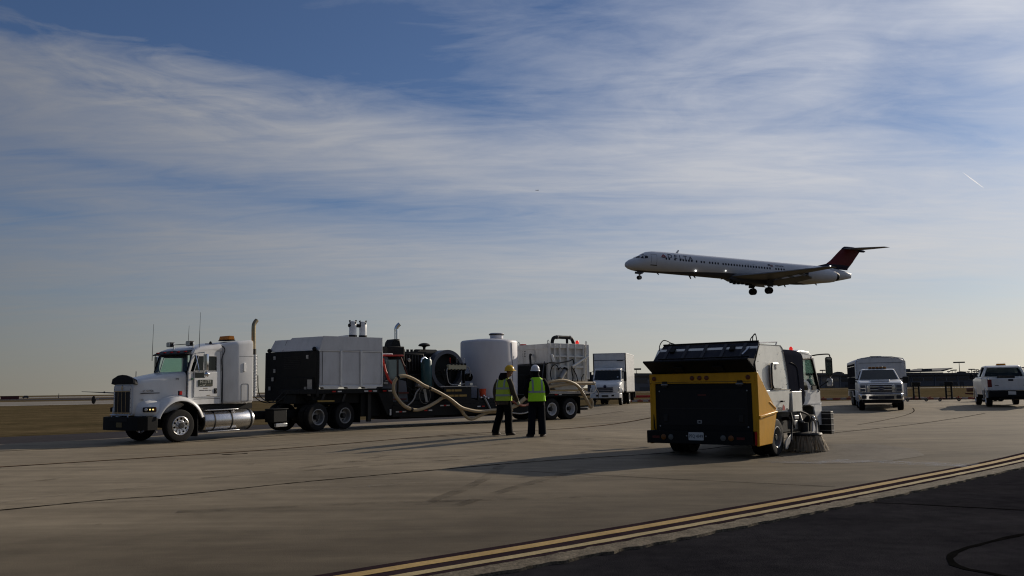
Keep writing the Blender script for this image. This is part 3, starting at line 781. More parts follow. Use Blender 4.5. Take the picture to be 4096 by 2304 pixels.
# ---- cab: shell with real window openings
zf, zs, zr = 1.16, 2.24, 2.84
for s, yo in ((-1, 0.22), (1, 2.18)):
    def Y(v): return yo - s * v
    a, b = sorted((Y(0), Y(0.05)))
    m = MB()
    m.prism([(0.40, zf), (1.66, zf), (1.66, zs), (0.40, zs)], a, b)                       # lower side
    m.prism([(0.40, zs), (0.47, zs), (0.64, 2.76), (0.56, 2.84)], a, b)                   # windscreen pillar
    m.prism([(1.47, zs), (1.66, zs), (1.66, 2.90), (1.47, 2.90)], a, b)                   # rear pillar
    m.prism([(0.56, 2.76), (1.47, 2.76), (1.47, 2.95), (0.62, 2.95)], a, b)               # header
    m.build('cab_side', WHITE, T, 0.006)
    d = MB(); o0, o1 = sorted((Y(-0.022), Y(-0.002)))
    d.prism([(0.60, 1.40), (1.60, 1.40), (1.60, 2.22), (0.60, 2.22)], o0, o1)
    door = d.build('door', WHITE, T, 0.012)
    for poly_, nm in (([(0.62, 2.27), (1.44, 2.27), (1.44, 2.73), (0.78, 2.73)], 'window'),):
        MB().prism(poly_, *sorted((Y(0.02), Y(0.03)))).build(nm, GLASSD if s < 0 else GLASS, T)
    MB().tube([(0.60, Y(-.005), 2.25), (1.46, Y(-.005), 2.25), (1.46, Y(-.005), 2.75), (0.76, Y(-.005), 2.75), (0.60, Y(-.005), 2.25)], 0.014, 6).build('window_frame', WHITE2, T)
    MB().box(0.62, 1.0, *sorted((Y(-0.028), Y(-0.02))), 2.03, 2.21).build('peeper_window', GLASSD, door)
    MB().prism(rrect(1.36, 1.48, 1.50, 1.68, 0.03), *sorted((Y(-0.028), Y(-0.02)))).build('handle_recess', BLACKP, door)
    MB().tube([(1.39, Y(-0.035), 1.66), (1.45, Y(-0.045), 1.60), (1.42, Y(-0.035), 1.54)], 0.012, 6).build('handle', CHROME, door)
    MB().cyl((0.53, Y(-0.01), 2.0), (0.53, Y(-0.03), 2.0), 0.035, 14).build('inspection_decal', MAT_G if False else mat('green_decal', (0.02, 0.1, 0.06), 0.5), T)
    m = MB()
    m.box(0.565, 0.58, *sorted((Y(-0.004), Y(-0.001))), 1.38, 2.25)
    m.box(1.615, 1.628, *sorted((Y(-0.004), Y(-0.001))), 1.17, 2.9)
    m.box(0.60, 1.62, *sorted((Y(-0.004), Y(-0.001))), 1.33, 1.345)
    m.build('door_gap', INK, T)
# company sign on the near door
sg = MB().prism(rrect(0.745, 1.30, 1.745, 1.965, 0.025), 0.184, 0.196).build('company_sign', GREEN, T)
lettering('sign_lettering', 'HI-LITE', mat('pale_sign_lettering', (0.55, 0.55, 0.5), 0.5), sg, 0.15, frame_near(1.022, 1.895, 0.183), 0.002, bold=0.0, sx=0.93)
m = MB()
m.add([(0.76, .1825, 1.755), (0.80, .1825, 1.755), (1.00, .1825, 1.815), (0.98, .1825, 1.815)], [(0, 1, 2, 3)])
m.add([(0.90, .1825, 1.755), (0.95, .1825, 1.755), (1.05, .1825, 1.815), (1.03, .1825, 1.815)], [(0, 1, 2, 3)])
m.build('sign_stripes', mat('pale_sign_lettering', (0, 0, 0)), sg)
MB().add([(1.03, .1826, 1.757), (1.29, .1826, 1.757), (1.29, .1826, 1.815), (1.08, .1826, 1.815)], [(0, 1, 2, 3)]).build('sign_band', mat('olive_sign_band', (0.06, 0.058, 0.035), 0.5), sg)
lettering('door_lettering', 'HI-LITE', GOLD, T, 0.055, frame_near(1.03, 1.675, 0.196), 0.001)
m = MB()
for x0, x1, z, h in ((0.80, 0.98, 1.605, 0.022), (1.0, 1.13, 1.605, 0.022), (1.16, 1.26, 1.605, 0.022)):
    m.box(x0, x1, 0.194, 0.197, z, z + h)
m.build('worn_lettering', INK, T, kind='stuff')
lettering('door_lettering', 'USDOT', GOLD, T, 0.045, frame_near(1.15, 1.445, 0.196), 0.001)
# cab floor, back wall, roof, dash, seats
MB().box(0.40, 1.70, 0.27, 2.13, 1.16, 1.22).box(1.66, 1.72, 0.27, 2.13, 1.22, 2.6).build('cab_floor', INTER, T)
m = MB()
m.box(0.42, 0.75, 0.30, 2.10, 1.9, 2.22)
for y in (0.62, 1.78):
    m.box(1.15, 1.6, y - 0.24, y + 0.24, 1.5, 1.75); m.box(1.48, 1.62, y - 0.24, y + 0.24, 1.75, 2.45)
m.build('seats', INTER, T, 0.04)
st = [(0.93 + 0.10 * math.sin(t), 0.62 + 0.22 * math.cos(t), 2.22 + 0.20 * math.sin(t)) for t in [2 * pi * i / 20 for i in range(20)]]
MB().tube(st, 0.016, 6, close=True).build('steering_wheel', BLACKP, T)
def roof_ring(x, y0, y1, zb, zt, r_):
    return [(x, p[0], p[1]) for p in rrect(y0, y1, zb, zt, r_, 5)]
MB().loft([roof_ring(0.52, 0.24, 2.16, 2.80, 2.89, 0.04), roof_ring(0.60, 0.23, 2.17, 2.80, 2.97, 0.08), roof_ring(0.85, 0.22, 2.18, 2.82, 3.06, 0.12), roof_ring(1.3, 0.215, 2.185, 2.84, 3.13, 0.14), roof_ring(1.66, 0.21, 2.19, 2.84, 3.18, 0.15)]).build('cab_roof', WHITE, T, ang=45)
# windscreen
MB().add([(0.40, 0.30, 2.25), (0.40, 2.10, 2.25), (0.55, 2.08, 2.80), (0.55, 0.32, 2.80), (0.33, 1.2, 2.25), (0.49, 1.2, 2.80)], [(0, 4, 5, 3), (4, 1, 2, 5)]).build('windscreen', GLASS, T)
MB().tube([(0.375, 0.27, 2.25), (0.545, 0.29, 2.80), (0.47, 1.2, 2.815), (0.545, 2.11, 2.80), (0.375, 2.13, 2.25)], 0.022, 6).build('windscreen_seal', BLACKP, T)
MB().prism([(0.30, 2.80), (0.60, 2.93), (0.60, 2.96), (0.30, 2.845)], 0.28, 2.12).build('sun_visor', BLACKP, T, 0.01)
for k in range(5):
    y = 0.42 + k * 0.39
    MB().box(0.36, 0.44, y - 0.05, y + 0.05, 2.88, 2.915).build('roof_marker', REDL, T, 0.01)
# sleeper
ins = [(1.70, 0.34, 2.06), (1.75, 0.24, 2.16), (2.15, 0.055, 2.345), (2.24, 0.03, 2.37), (2.80, 0.03, 2.37), (2.84, 0.07, 2.33)]
rings = []
for x, y0, y1 in ins:
    zt = 3.16 + 0.16 * min(1, (x - 1.70) / 0.75)
    rings.append([(x, p[0], p[1]) for p in rrect(y0, y1, 1.13, zt, 0.13 if x > 1.72 else 0.11, 4)])
MB().loft(rings).build('sleeper', WHITE, T, ang=30)
MB().tube(spline([(1.70, 0.205, 1.14), (1.70, 0.205, 2.2), (1.66, 0.20, 2.65), (1.78, 0.21, 2.98), (1.62, 0.30, 3.14), (1.2, 0.5, 3.17)], 5), 0.016, 6).build('gap_seal', INK, T)
hp = MB().tube([(p[0], 0.024, p[1]) for p in rrect(2.33, 2.63, 1.2, 1.80, 0.06)], 0.007, 5, close=True).build('bunk_hatch', INK, T)
MB().prism(rrect(2.40, 2.50, 2.22, 2.52, 0.03), 0.0, 0.03).build('vent', WHITE, T, 0.012)
MB().box(2.24, 2.84, 0.024, 0.03, 2.745, 2.752).build('body_seam', INK, T)
# lights and aerials on the roof
bc = MB().box(2.10, 2.42, 0.48, 1.04, 3.305, 3.34).build('beacon', BLACKP, T, 0.02)
MB().prism([(2.12, 3.34), (2.40, 3.34), (2.36, 3.475), (2.16, 3.475)], 0.49, 1.03).build('beacon_lens', AMBER, bc, 0.02)
for y in (0.62, 1.72):
    wl = MB().box(0.62, 0.80, y - 0.11, y + 0.11, 3.10, 3.26).build('work_lamp', DARKST, T, 0.02)
    MB().box(0.606, 0.622, y - 0.095, y + 0.095, 3.115, 3.245).build('lens', LENS, wl)
    MB().cyl((0.74, y - 0.17, 3.19), (0.74, y - 0.11, 3.19), 0.04).cyl((0.74, y - .14, 3.0), (0.74, y - .14, 3.19), 0.02).build('lamp_bracket', CHROME, wl)
MB().tube([(0.76, 0.6, 3.17), (0.76, 1.75, 3.17)], 0.012, 6).build('lamp_bar', BLACK, T)
for (x, y, z, tx, tz) in ((0.62, 2.66, 2.66, 0.03, 1.27), (0.70, 0.10, 3.02, 0.03, 1.17), (1.3, 1.6, 3.1, 0.03, 0.75)):
    MB().tube([(x, y, z), (x + tx * .3, y, z + tz * .4), (x + tx, y, z + tz)], [0.012, 0.008, 0.005], 5).build('aerial', BLACK, T)
MB().ball((1.7, 0.9, 3.2), 0.05, 0.05, 0.09).build('roof_stub', BLACKP, T)
# mirrors
for s, yo in ((-1, -0.20), (1, 2.60)):
    mm = MB().prism(rrect(yo - 0.10, yo + 0.10, 2.26, 2.80, 0.03), 0.72, 0.80, 'x').build('mirror', CHROME, T, 0.015)
    MB().prism(rrect(yo - 0.085, yo + 0.085, 2.28, 2.78, 0.02), 0.802, 0.808, 'x').build('mirror_glass', LENS, mm)
    MB().ball((0.78, yo, 2.14), 0.07, 0.10, 0.10).build('convex_mirror', CHROME, mm)
    yb = 0.22 if s < 0 else 2.18
    br = MB()
    br.tube([(0.66, yb, 2.84), (0.70, yo, 2.86), (0.70, yo, 2.82)], 0.014, 6)
    br.tube([(0.58, yb, 2.24), (0.70, yo, 2.22), (0.74, yo, 2.22)], 0.014, 6)
    br.tube([(0.66, yb, 2.80), (0.66, (yo + yb) / 2, 2.24)], 0.011, 6)
    br.tube([(0.70, yo, 2.86), (0.70, yo, 2.05)], 0.012, 6)
    br.build('mirror_bracket', CHROME if s < 0 else BLACK, mm)
# exhaust stack
m = MB(); m.cyl((3.06, 0.33, 1.36), (3.06, 0.33, 2.82), 0.125, 20)
sk = m.build('exhaust_stack', ALU, T)
m = MB()
for k in range(27):
    z = 1.40 + k * 0.052
    m.lathe([(0.128, z), (0.15, z + 0.006), (0.15, z + 0.022), (0.128, z + 0.028)], (3.06, 0.33, 0), 'z', 18, R(-110), R(110))
m.build('heat_shield', ALU, sk)
MB().tube(spline([(3.06, 0.33, 2.80), (3.06, 0.33, 3.35), (3.06, 0.33, 3.80), (3.10, 0.33, 3.94), (3.19, 0.33, 4.05)], 5), 0.075, 14).build('exhaust_pipe', mat('brown_reflection_steel', (0.42, 0.33, 0.20), 0.3, 0.9, 0.25, 6, 0.2), sk)  # yellow-brown reflection put into the pipe's metal colour
MB().cyl((3.06, 0.33, 2.82), (3.06, 0.33, 3.02), 0.10, 14).build('exhaust_collar', DARKST, sk)
# fuel tank with straps and steps
ft = MB().lathe([(0.01, 0.93), (0.27, 0.93), (0.335, 0.96), (0.355, 1.0), (0.355, 2.86), (0.335, 2.92), (0.27, 2.96), (0.01, 2.965)], (0, 0.40, 0.60), 'x', 32).build('fuel_tank', ALU, T)
for x in (1.30, 1.98, 2.78):
    MB().lathe([(0.358, x), (0.372, x + 0.004), (0.372, x + 0.05), (0.358, x + 0.054)], (0, 0.40, 0.60), 'x', 32).build('tank_strap', DARKST, ft)
for z, x0, x1 in ((0.94, 1.0, 2.25), (0.235, 1.05, 2.3)):
    MB().box(x0, x1, 0.06, 0.30, z, z + 0.035).build('tank_step', ALU, ft, 0.01)
MB().box(0.62, 0.65, 0.02, 0.75, 0.13, 0.85).build('mud_flap', RUBBER, T)
for y in (0.3, 2.1):
    MB().box(7.95, 7.97, y - 0.28, y + 0.28, 0.2, 0.95).build('mud_flap', RUBBER, T)
MB().box(0.75, 3.0, 0.3, 2.1, 0.95, 1.13).build('cab_underside', BLACK, T)
# ================================================================ equipment trailer
# local: x runs aft (0 between the rear axles), y away from the camera (0 = near side), z up
TYAW = R(40.6)
Tr = thing('flatbed_trailer', (2.2, 41.2, 0.0), TYAW, 'black drop-deck trailer carrying pumps and tanks behind the white semi truck', 'trailer')
TW = 2.5
for x in (-0.52, 0.66):
    for y0, fc in ((0.16, -1), (TW - 0.16, 1)):
        wheel(Tr, (x, y0, 0.5), 0.5, 0.27, fc, 'dish', rim_m=WHITE2)
        wheel(Tr, (x, y0 - fc * 0.33, 0.5), 0.5, 0.27, fc, 'dish', rim_m=WHITE2)
m = MB()
m.box(-13.3, -9.5, 0.02, TW - .02, 1.36, 1.54)
m.prism([(-9.9, 1.54), (-9.2, 1.54), (-9.2, 0.5), (-9.5, 0.5), (-9.9, 1.36)], 0.02, TW - .02)
m.build('gooseneck', BLACK, Tr, 0.015)
m = MB(); m.box(-9.2, -1.9, 0.02, TW - .02, 0.86, 1.0); m.box(-9.25, -1.9, 0.0, 0.10, 0.40, 0.86); m.box(-9.25, -1.9, TW - .1, TW, 0.40, 0.86)
m.box(-9.2, -2.0, 0.5, TW - .5, 0.30, 0.70)
m.build('main_deck', BLACK, Tr, 0.012)
m = MB(); m.prism([(-2.2, 0.5), (-1.9, 0.5), (-1.4, 1.05), (-1.4, 1.2), (-2.2, 1.2)], 0.02, TW - .02); m.box(-1.4, 2.0, 0.02, TW - .02, 1.08, 1.2); m.box(-1.4, 1.9, 0.7, 1.0, 0.7, 1.08); m.box(-1.4, 1.9, 1.5, 1.8, 0.7, 1.08)
m.build('rear_deck', BLACK, Tr, 0.012)
MB().cyl((-0.52, 0.3, 0.5), (-0.52, 2.2, 0.5), 0.07).build('axle', DARKST, Tr)
MB().cyl((0.66, 0.3, 0.5), (0.66, 2.2, 0.5), 0.07).build('axle', DARKST, Tr)
for y in (0.36, 2.14):
    MB().box(1.30, 1.33, y - 0.32, y + 0.32, 0.24, 1.05).build('mud_flap', RUBBER, Tr)
MB().box(1.4, 2.1, 0.3, 2.2, 0.40, 0.52).build('rear_bumper', DARKST, Tr, 0.01)
RW = mat('white_reflector', (0.6, 0.6, 0.6), 0.3); RR = REDL
for x, z in ((-11.72, 1.42), (-10.55, 1.42), (-10.15, 1.42), (-9.45, 1.42), (-9.1, 0.58), (-8.78, 0.58), (-7.5, 0.6), (-6.92, 0.78), (-6.6, 0.78), (-4.95, 0.7), (-0.1, 1.14)):
    MB().box(x, x + 0.17, -0.012, 0.02, z, z + 0.05).build('reflector', RW, Tr)
for x, z in ((-11.95, 1.42), (-10.36, 1.42), (-9.7, 1.42), (-8.96, 0.58), (-7.72, 0.6), (-6.75, 0.78), (-4.7, 0.7), (-0.35, 1.14)):
    MB().box(x, x + 0.15, -0.012, 0.02, z, z + 0.05).build('reflector', RR, Tr)
m = MB()
for x in (-12.3, -11.4):
    m.prism([(x, 1.36), (x + 0.1, 1.36), (x - 0.02, 1.06), (x - 0.12, 1.06)], 0.05, 0.13)
m.build('stake_bracket', DARKST, Tr, kind='stuff')
MB().box(-12.55, -11.85, 0.0, 0.08, 1.06, 1.12).build('yellow_tag_strip', GOLD, Tr)
MB().box(-9.38, -9.32, -0.02, 0.02, 0.48, 0.72).build('reflector', RW, Tr)
MB().box(-12.7, -9.9, 0.45, TW - .45, 0.98, 1.36).box(-13.2, -12.7, 0.5, TW - .3, 1.0, 1.36).build('kingpin_frame', BLACK, Tr, 0.02)
MB().box(-10.5, -9.6, 0.35, TW - .3, 0.45, 1.36).build('landing_gear_housing', BLACK, Tr, 0.02)
for y in (0.30, TW - .3):
    MB().box(-10.25, -10.1, y - .07, y + .07, 0.25, 1.36).build('landing_leg', DARKST, Tr)
sb = MB().box(-8.9, -7.2, 0.02, 0.5, 0.36, 0.66).build('side_locker', DARKST, Tr, 0.02)
MB().box(-6.9, -5.2, 0.02, 0.5, 0.40, 0.72).build('side_locker', DARKST, Tr, 0.02)
MB().box(-9.0, -8.96, 0.0, 0.1, 1.0, 2.7).box(-4.9, -4.86, 0.0, 0.08, 1.0, 1.5).build('stanchion', DARKST, Tr, kind='stuff')


def on_trailer(name, label, cat, loc, group=None):
    """a thing that rides on the trailer: same heading, placed in trailer coordinates"""
    c, s = math.cos(TYAW), math.sin(TYAW)
    return thing(name, (2.2 + loc[0] * c - loc[1] * s, 41.2 + loc[0] * s + loc[1] * c, loc[2]), TYAW, label, cat, group)


# ---- generator container on the gooseneck
G = on_trailer('generator_container', 'white ribbed container with black end and sloping hood on trailer front', 'container', (-12.55, 0.02, 1.545))
L_, Wd, H_ = 2.84, 2.4, 1.46
m = MB(); m.box(0.06, L_, 0.04, Wd - .04, 0.08, H_); m.build('body', WHITE2, G, 0.01)
for x0, x1 in ((0.06, 0.95), (1.02, 1.82), (1.92, L_ - 0.06)):
    MB().box(x0 + 0.02, x1 - 0.02, 0.02, 0.04, 0.18, H_ - 0.06).build('side_panel', WHITE2, G, 0.01)
for x in (0.985, 1.87):
    MB().prism([(x - 0.06, 0.04), (x - 0.035, -0.035), (x + 0.035, -0.035), (x + 0.06, 0.04)], 0.1, H_, 'z').build('rib', WHITE, G)
m = MB(); m.box(0.02, L_ + 0.01, 0.0, 0.05, H_ - 0.03, H_ + 0.03); m.box(0.02, L_ + .01, 0.0, 0.05, 0.06, 0.12); m.box(L_ - 0.03, L_ + 0.01, 0.0, 0.05, 0.1, H_)
m.build('edge_frame', WHITE, G, 0.008)
for x0, x1 in ((0.22, 0.90), (1.25, 1.78), (2.02, 2.6)):
    MB().prism([(x0, 0.07), (x1, 0.07), (x1 - 0.05, -0.0), (x0 + 0.05, -0.0)], 0.0, 0.3).build('skid_foot', WHITE, G, 0.006)
dl = MB().tube([(0.17, -0.015, 0.15), (0.17, -0.03, 0.3), (0.17, -0.03, 1.3), (0.19, -0.015, 1.42)], 0.012, 6).build('latch_rod', DARKST, G)
MB().add([(0.05, 0, H_), (L_, 0, H_), (L_, Wd, H_), (-0.85, Wd, H_), (0.22, 0, H_ + .53), (L_, 0, H_ + .53), (L_, Wd, H_ + .53), (-0.30, 1.55, H_ + .53), (-0.34, 1.6, H_ + .46), (-0.62, Wd - .05, H_ + .46)],
         [(0, 1, 5, 4), (1, 2, 6, 5), (2, 3, 9, 6), (0, 4, 7, 8, 9, 3), (4, 5, 6, 7), (6, 9, 8, 7), (3, 2, 1, 0)]).build('hood', WHITE2, G, 0.006, ang=20)
m = MB(); m.box(0.21, L_ + .004, 0.0, 0.02, H_ + 0.525, H_ + 0.545); m.build('hood_lip', WHITE, G)
for p0, p1 in ((1.15, 1.165),):
    pass
MB().add([(-.60, 1.72, H_ + .01), (-.41, 1.72, H_ + .44), (-.415, 1.74, H_ + .44), (-.607, 1.74, H_ + .01)], [(0, 1, 2, 3)]).build('hood_joint', INK, G)
lid = MB().prism([(0.9, 0), (1.55, 0.10), (1.60, 0.09), (1.56, 0.03), (0.95, -0.02)], 0.5, 1.2).build('roof_vent', WHITE2, G, 0.01); lid.location = (0, 0, H_ + 0.545)
MB().lathe([(0.2, 0.0), (0.2, 0.035), (0.12, 0.05), (0.005, 0.055)], (0.55, 0.9, H_ + .53), 'z', 20).build('filler_cap', WHITE2, G)
bf = MB(); bf.prism([(0.055, -0.01), (-0.06, -0.01), (-0.98, Wd + .05), (0.055, Wd + .05)], -0.30, H_ - 0.02, 'z')
bf.prism([(0.0, 0.1), (-0.16, 0.1), (-1.0, Wd), (0.0, Wd)], -0.42, 0.45, 'z')
bf.build('black_end', BLACK, G, 0.02)
def on_face(y, z0, z1, hw, d=0.02):
    """small plate on the slanting black end"""
    t = -0.92 / 2.46; n = Vector((-2.46, -0.92, 0)).normalized(); u = Vector((t, 1, 0)).normalized()
    off = 0.0 if z0 > 0.46 else 0.09
    c = Vector((-0.06 + t * (y + .01), y, 0)) + n * off
    pts = [c + u * a + Vector((0, 0, z)) + n * e for e in (0, d) for a, z in ((-hw, z0), (hw, z0), (hw, z1), (-hw, z1))]
    return MB().add(pts, [(0, 1, 2, 3), (7, 6, 5, 4), (0, 4, 5, 1), (1, 5, 6, 2), (2, 6, 7, 3), (3, 7, 4, 0)])
for k in range(7):
    on_face(1.15, 0.80 + k * .07, 0.83 + k * .07, 0.4, .012).build('louvre', BLACKP, G)
for y, z in ((0.42, 1.22), (0.42, 0.02), (1.98, 1.22), (1.98, 0.72), (1.98, 0.40), (2.12, 0.05)):
    on_face(y, z - .07, z + .07, .055).build('latch', STEELW, G)
on_face(0.22, 0.0, 0.36, .11).build('notice_plate', STEELW, G)
on_face(0.24, -0.24, -0.08, .07).build('notice_plate', STEELW, G)
for y in (0.12, 2.3):
    MB().ball((-0.05 - .36 * y, y, H_ + 0.05), 0.085).build('corner_lamp', BLACK, G)
for x in (1.80, 2.26):
    f = MB().lathe([(0.16, 0.0), (0.16, 0.12), (0.145, 0.13), (0.145, 0.62), (0.12, 0.66), (0.005, 0.68)], (x, 0.55, H_ + .53), 'z', 20).build('air_filter', WHITE, G)
    MB().lathe([(0.165, 0.0), (0.165, 0.12)], (x, 0.55, H_ + .53), 'z', 20).build('filter_base', BLACK, f)
    m = MB()
    for a in (0, pi / 2, pi, 3 * pi / 2):
        ca, sa = math.cos(a + .3), math.sin(a + .3)
        m.cyl((x + .15 * ca, .55 + .15 * sa, H_ + 1.08), (x + .17 * ca, .55 + .17 * sa, H_ + 1.21), 0.018, 6)
        m.ball((x + .17 * ca, .55 + .17 * sa, H_ + 1.22), 0.04, 0.04, 0.018, 8, 4)
    m.build('clamp', BLACK, f, kind='stuff')
MB().cyl((1.92, 0.55, H_ + 1.03), (2.14, 0.55, H_ + 1.03), 0.07).cyl((1.62, .55, H_ + 1.03), (1.70, .55, H_ + 1.03), 0.07).build('filter_link', BLACK, G)

# ---- red operator console behind the container
K = on_trailer('red_pump_machine', 'red machine with sloping teal glass panel beside the white container', 'machine', (-9.45, 0.35, 0.97))
MB().prism([(0.0, 0.0), (1.25, 0.0), (1.15, 0.85), (0.62, 0.98), (0.25, 1.85), (0.0, 1.88)], 0.10, 1.3).build('body', BLUEGREY, K, 0.02)
MB().prism([(-0.02, 1.86), (0.95, 1.87), (0.95, 1.93), (-0.02, 1.92)], 0.0, 1.4).build('roof', RED, K, 0.01)
MB().box(0.02, 0.5, 0.1, 0.5, 1.925, 1.985).build('roof_lamp', WHITE2, K, 0.02)
MB().add([(0.12, 0.08, 1.72), (0.84, 0.06, 1.74), (1.18, 0.04, 1.0), (0.30, 0.04, 0.92)], [(0, 1, 2, 3)]).build('glass_panel', mat('teal_glass', (0.10, 0.15, 0.15), 0.2, 0, 0.2, 2, 0.2, spec=0.8), K)
MB().tube([(0.0, 0.05, 1.78), (0.10, 0.03, 1.3), (0.25, 0.0, 0.9), (0.42, -0.04, 0.75)], [0.045, 0.05, 0.06, 0.05], 8).build('red_arm', RED, K)
MB().tube([(0.86, 0.05, 1.82), (1.0, 0.04, 1.5), (1.20, 0.03, 0.98)], 0.03, 8).build('red_frame', mat('dull_red', (0.09, 0.018, 0.014), 0.6), K)
MB().box(0.3, 1.2, 0.0, 0.1, 0.35, 0.42).box(0.35, 1.1, 0.0, 0.1, 0.1, 0.16).build('red_rail', mat('dull_red', (0, 0, 0)), K, kind='stuff')
m = MB().box(0.0, 0.18, -0.05, 0.1, 0.74, 0.82).box(0.1, 0.3, -0.02, 0.06, 0.86, 0.9)
m.build('hinge_bracket', STEELW, K, 0.01, kind='stuff')

# ---- big diesel pump unit
Eg = on_trailer('diesel_pump_engine', 'black diesel pump engine with upright exhaust and air cleaner on trailer', 'engine', (-8.7, 0.7, 0.97))
m = MB(); m.box(0.0, 2.6, 0.0, 1.5, 0.0, 1.15); m.box(-0.3, 0.55, 0.1, 1.4, 1.15, 2.30); m.box(0.55, 1.6, 0.2, 1.3, 1.1, 2.02)
m.build('engine_body', BLACK, Eg, 0.03)
m = MB()
for k in range(6):
    m.box(0.62 + k * 0.15, 0.70 + k * 0.15, 0.12, 0.22, 1.3, 1.95)
m.box(0.55, 1.75, 0.25, 1.2, 2.02, 2.10)
for k in range(5):
    m.cyl((0.7 + .2 * k, 0.4, 2.08), (0.7 + .2 * k, 0.4, 2.2), 0.06, 8)
m.build('cylinder_heads', DARKST, Eg, kind='stuff')
MB().prism([(0.05, 2.3), (0.5, 2.3), (0.45, 2.55), (0.2, 2.62), (0.1, 2.5)], 0.3, 0.9).build('exhaust_shroud', BLACK, Eg, 0.02)
ex = MB().cyl((0.40, 0.5, 2.3), (0.40, 0.5, 2.62), 0.14, 14).build('exhaust_stack', DARKST, Eg)
MB().tube(spline([(0.40, 0.5, 2.6), (0.40, 0.5, 2.95), (0.40, 0.5, 3.08), (0.46, 0.46, 3.2), (0.52, 0.42, 3.26)], 4), 0.085, 14).build('exhaust_pipe', CHROME, ex)
MB().lathe([(0.06, 2.0), (0.06, 2.30), (0.10, 2.34), (0.24, 2.36), (0.26, 2.40), (0.20, 2.46), (0.10, 2.49), (0.005, 2.5)], (1.82, 0.5, 0), 'z', 20).build('rain_cap', BLACKP, Eg)
MB().cyl((1.35, 0.5, 1.98), (2.35, 0.45, 1.98), 0.24, 20).build('air_cleaner', BLACK, Eg, 0.02)
MB().lathe([(0.245, 0), (0.2, 0.01), (0.005, 0.02)], (2.35, 0.45, 1.98), 'x', 20).build('air_cleaner_end', STEELW, Eg)
MB().cyl((0.75, 0.1, 1.75), (0.75, 0.02, 1.72), 0.07).build('fitting', LENS, Eg)
MB().cyl((0.95, -0.2, 0.72), (1.25, -0.2, 0.62), 0.11, 14).build('oil_filter', STEELW, Eg)
MB().prism([(0.9, -0.12), (1.9, -0.12), (1.9, 0.0), (0.9, 0.0)], 0.05, 1.0, 'z').build('tool_board', DARKST, Eg, 0.01)
for p in ([(-0.2, 0.05, 1.2), (0.1, -0.1, 0.9), (0.8, -0.15, 0.5), (1.6, -0.1, 0.3)], [(0.2, 0.05, 1.6), (0.5, -0.12, 1.4), (0.55, -0.12, 0.6), (0.9, -0.1, 0.2)], [(1.5, 0.1, 1.4), (1.8, -0.1, 1.2), (2.2, -0.1, 1.3), (2.5, 0.0, 0.9)]):
    MB().tube(spline(p, 6), 0.03, 6).build('hydraulic_hose', BLACKP, Eg)
# teal upright cylinder
Cy = on_trailer('teal_cylinder', 'teal upright pressure cylinder standing before the black engine', 'cylinder', (-7.30, 0.45, 1.62))
MB().lathe([(0.005, 0.0), (0.22, 0.0), (0.235, 0.03), (0.235, 1.05), (0.2, 1.12), (0.005, 1.16)], (0, 0, 0), 'z', 22).build('cylinder_body', TEAL, Cy)
MB().tube([(0, 0, 1.14), (-0.1, -0.02, 1.2), (-0.30, -0.1, 1.12), (-0.36, -0.12, 0.98)], 0.035, 8).build('outlet_pipe', CHROME, Cy)
MB().cyl((0.12, -0.1, 1.08), (0.12, -0.1, 1.2), 0.03, 8).build('valve', CHROME, Cy)
# drum
Dr = on_trailer('hose_drum', 'dark round drum with wide rim beside the white tank', 'drum', (-6.10, 0.55, 1.30))
MB().lathe([(0.70, 0.0), (0.86, 0.0), (0.86, 0.70), (0.70, 0.70), (0.70, 0.0)], (0, 0, 1.0), 'y', 40).build('rim', BLUEGREY, Dr, ang=30)
MB().lathe([(0.705, 0.25), (0.005, 0.25)], (0, 0, 1.0), 'y', 32).build('drum_face', BLACK, Dr)
MB().box(-0.6, 0.6, 0.1, 0.6, -0.3, 0.35).build('drum_cradle', BLACK, Dr, 0.02)
# valve manifold
Mf = on_trailer('valve_manifold', 'pale valve block with rows of black knobs before the drum', 'valve block', (-5.95, 0.12, 1.0))
MB().box(-0.42, 0.52, 0.0, 0.16, 1.30, 1.52).build('manifold_block', mat('pale_cream_block', (0.42, 0.40, 0.28), 0.5, 0, 0.1, 4, 0.2), Mf, 0.02)
for k in range(5):
    for z in (1.535, 1.285):
        MB().cyl((-0.32 + k * 0.18 + (0.05 if z > 1.4 else 0.02), -0.03, z), (-0.32 + k * 0.18 + (0.05 if z > 1.4 else 0.02), 0.08, z), 0.042, 10).build('knob', BLACK, Mf)
for x, c in ((-0.28, REDL), (0.08, STEELW), (0.46, LENS)):
    lv = MB().cyl((x, 0.1, 1.52), (x, 0.1, 1.76), 0.014, 6).ball((x, 0.1, 1.78), 0.03)
    lv.build('lever', c, Mf)
m = MB(); m.box(-0.4, 0.5, 0.02, 0.3, 0.0, 0.62); m.box(-0.36, -0.30, 0.05, 0.2, 0.62, 1.3); m.box(0.42, 0.48, 0.05, 0.2, 0.62, 1.3)
m.build('stand', BLACK, Mf, 0.015)
MB().tube(spline([(-0.42, 0.05, 1.36), (-0.5, 0.03, 1.3), (-0.52, 0.0, 1.1), (-0.45, 0.0, 0.8), (-0.3, 0, 0.68), (0.1, 0, 0.66), (0.4, 0.0, 0.7)], 5), 0.02, 6).build('pipe', STEELW, Mf)
MB().lathe([(0.17, 0.0), (0.17, 0.24), (0.06, 0.3), (0.005, 0.3)], (0.68, -0.02, 0.98), 'y', 18).build('pump_head', DARKST, Mf)
MB().tube(spline([(0.52, 0.1, 1.45), (0.66, 0.05, 1.4), (0.72, 0.0, 1.2), (0.7, 0, 1.0)], 5), 0.022, 6).build('pipe', STEELW, Mf)
MB().box(0.66, 0.82, -0.05, 0.05, 0.62, 0.74).build('gauge', LENS, Mf, 0.01)
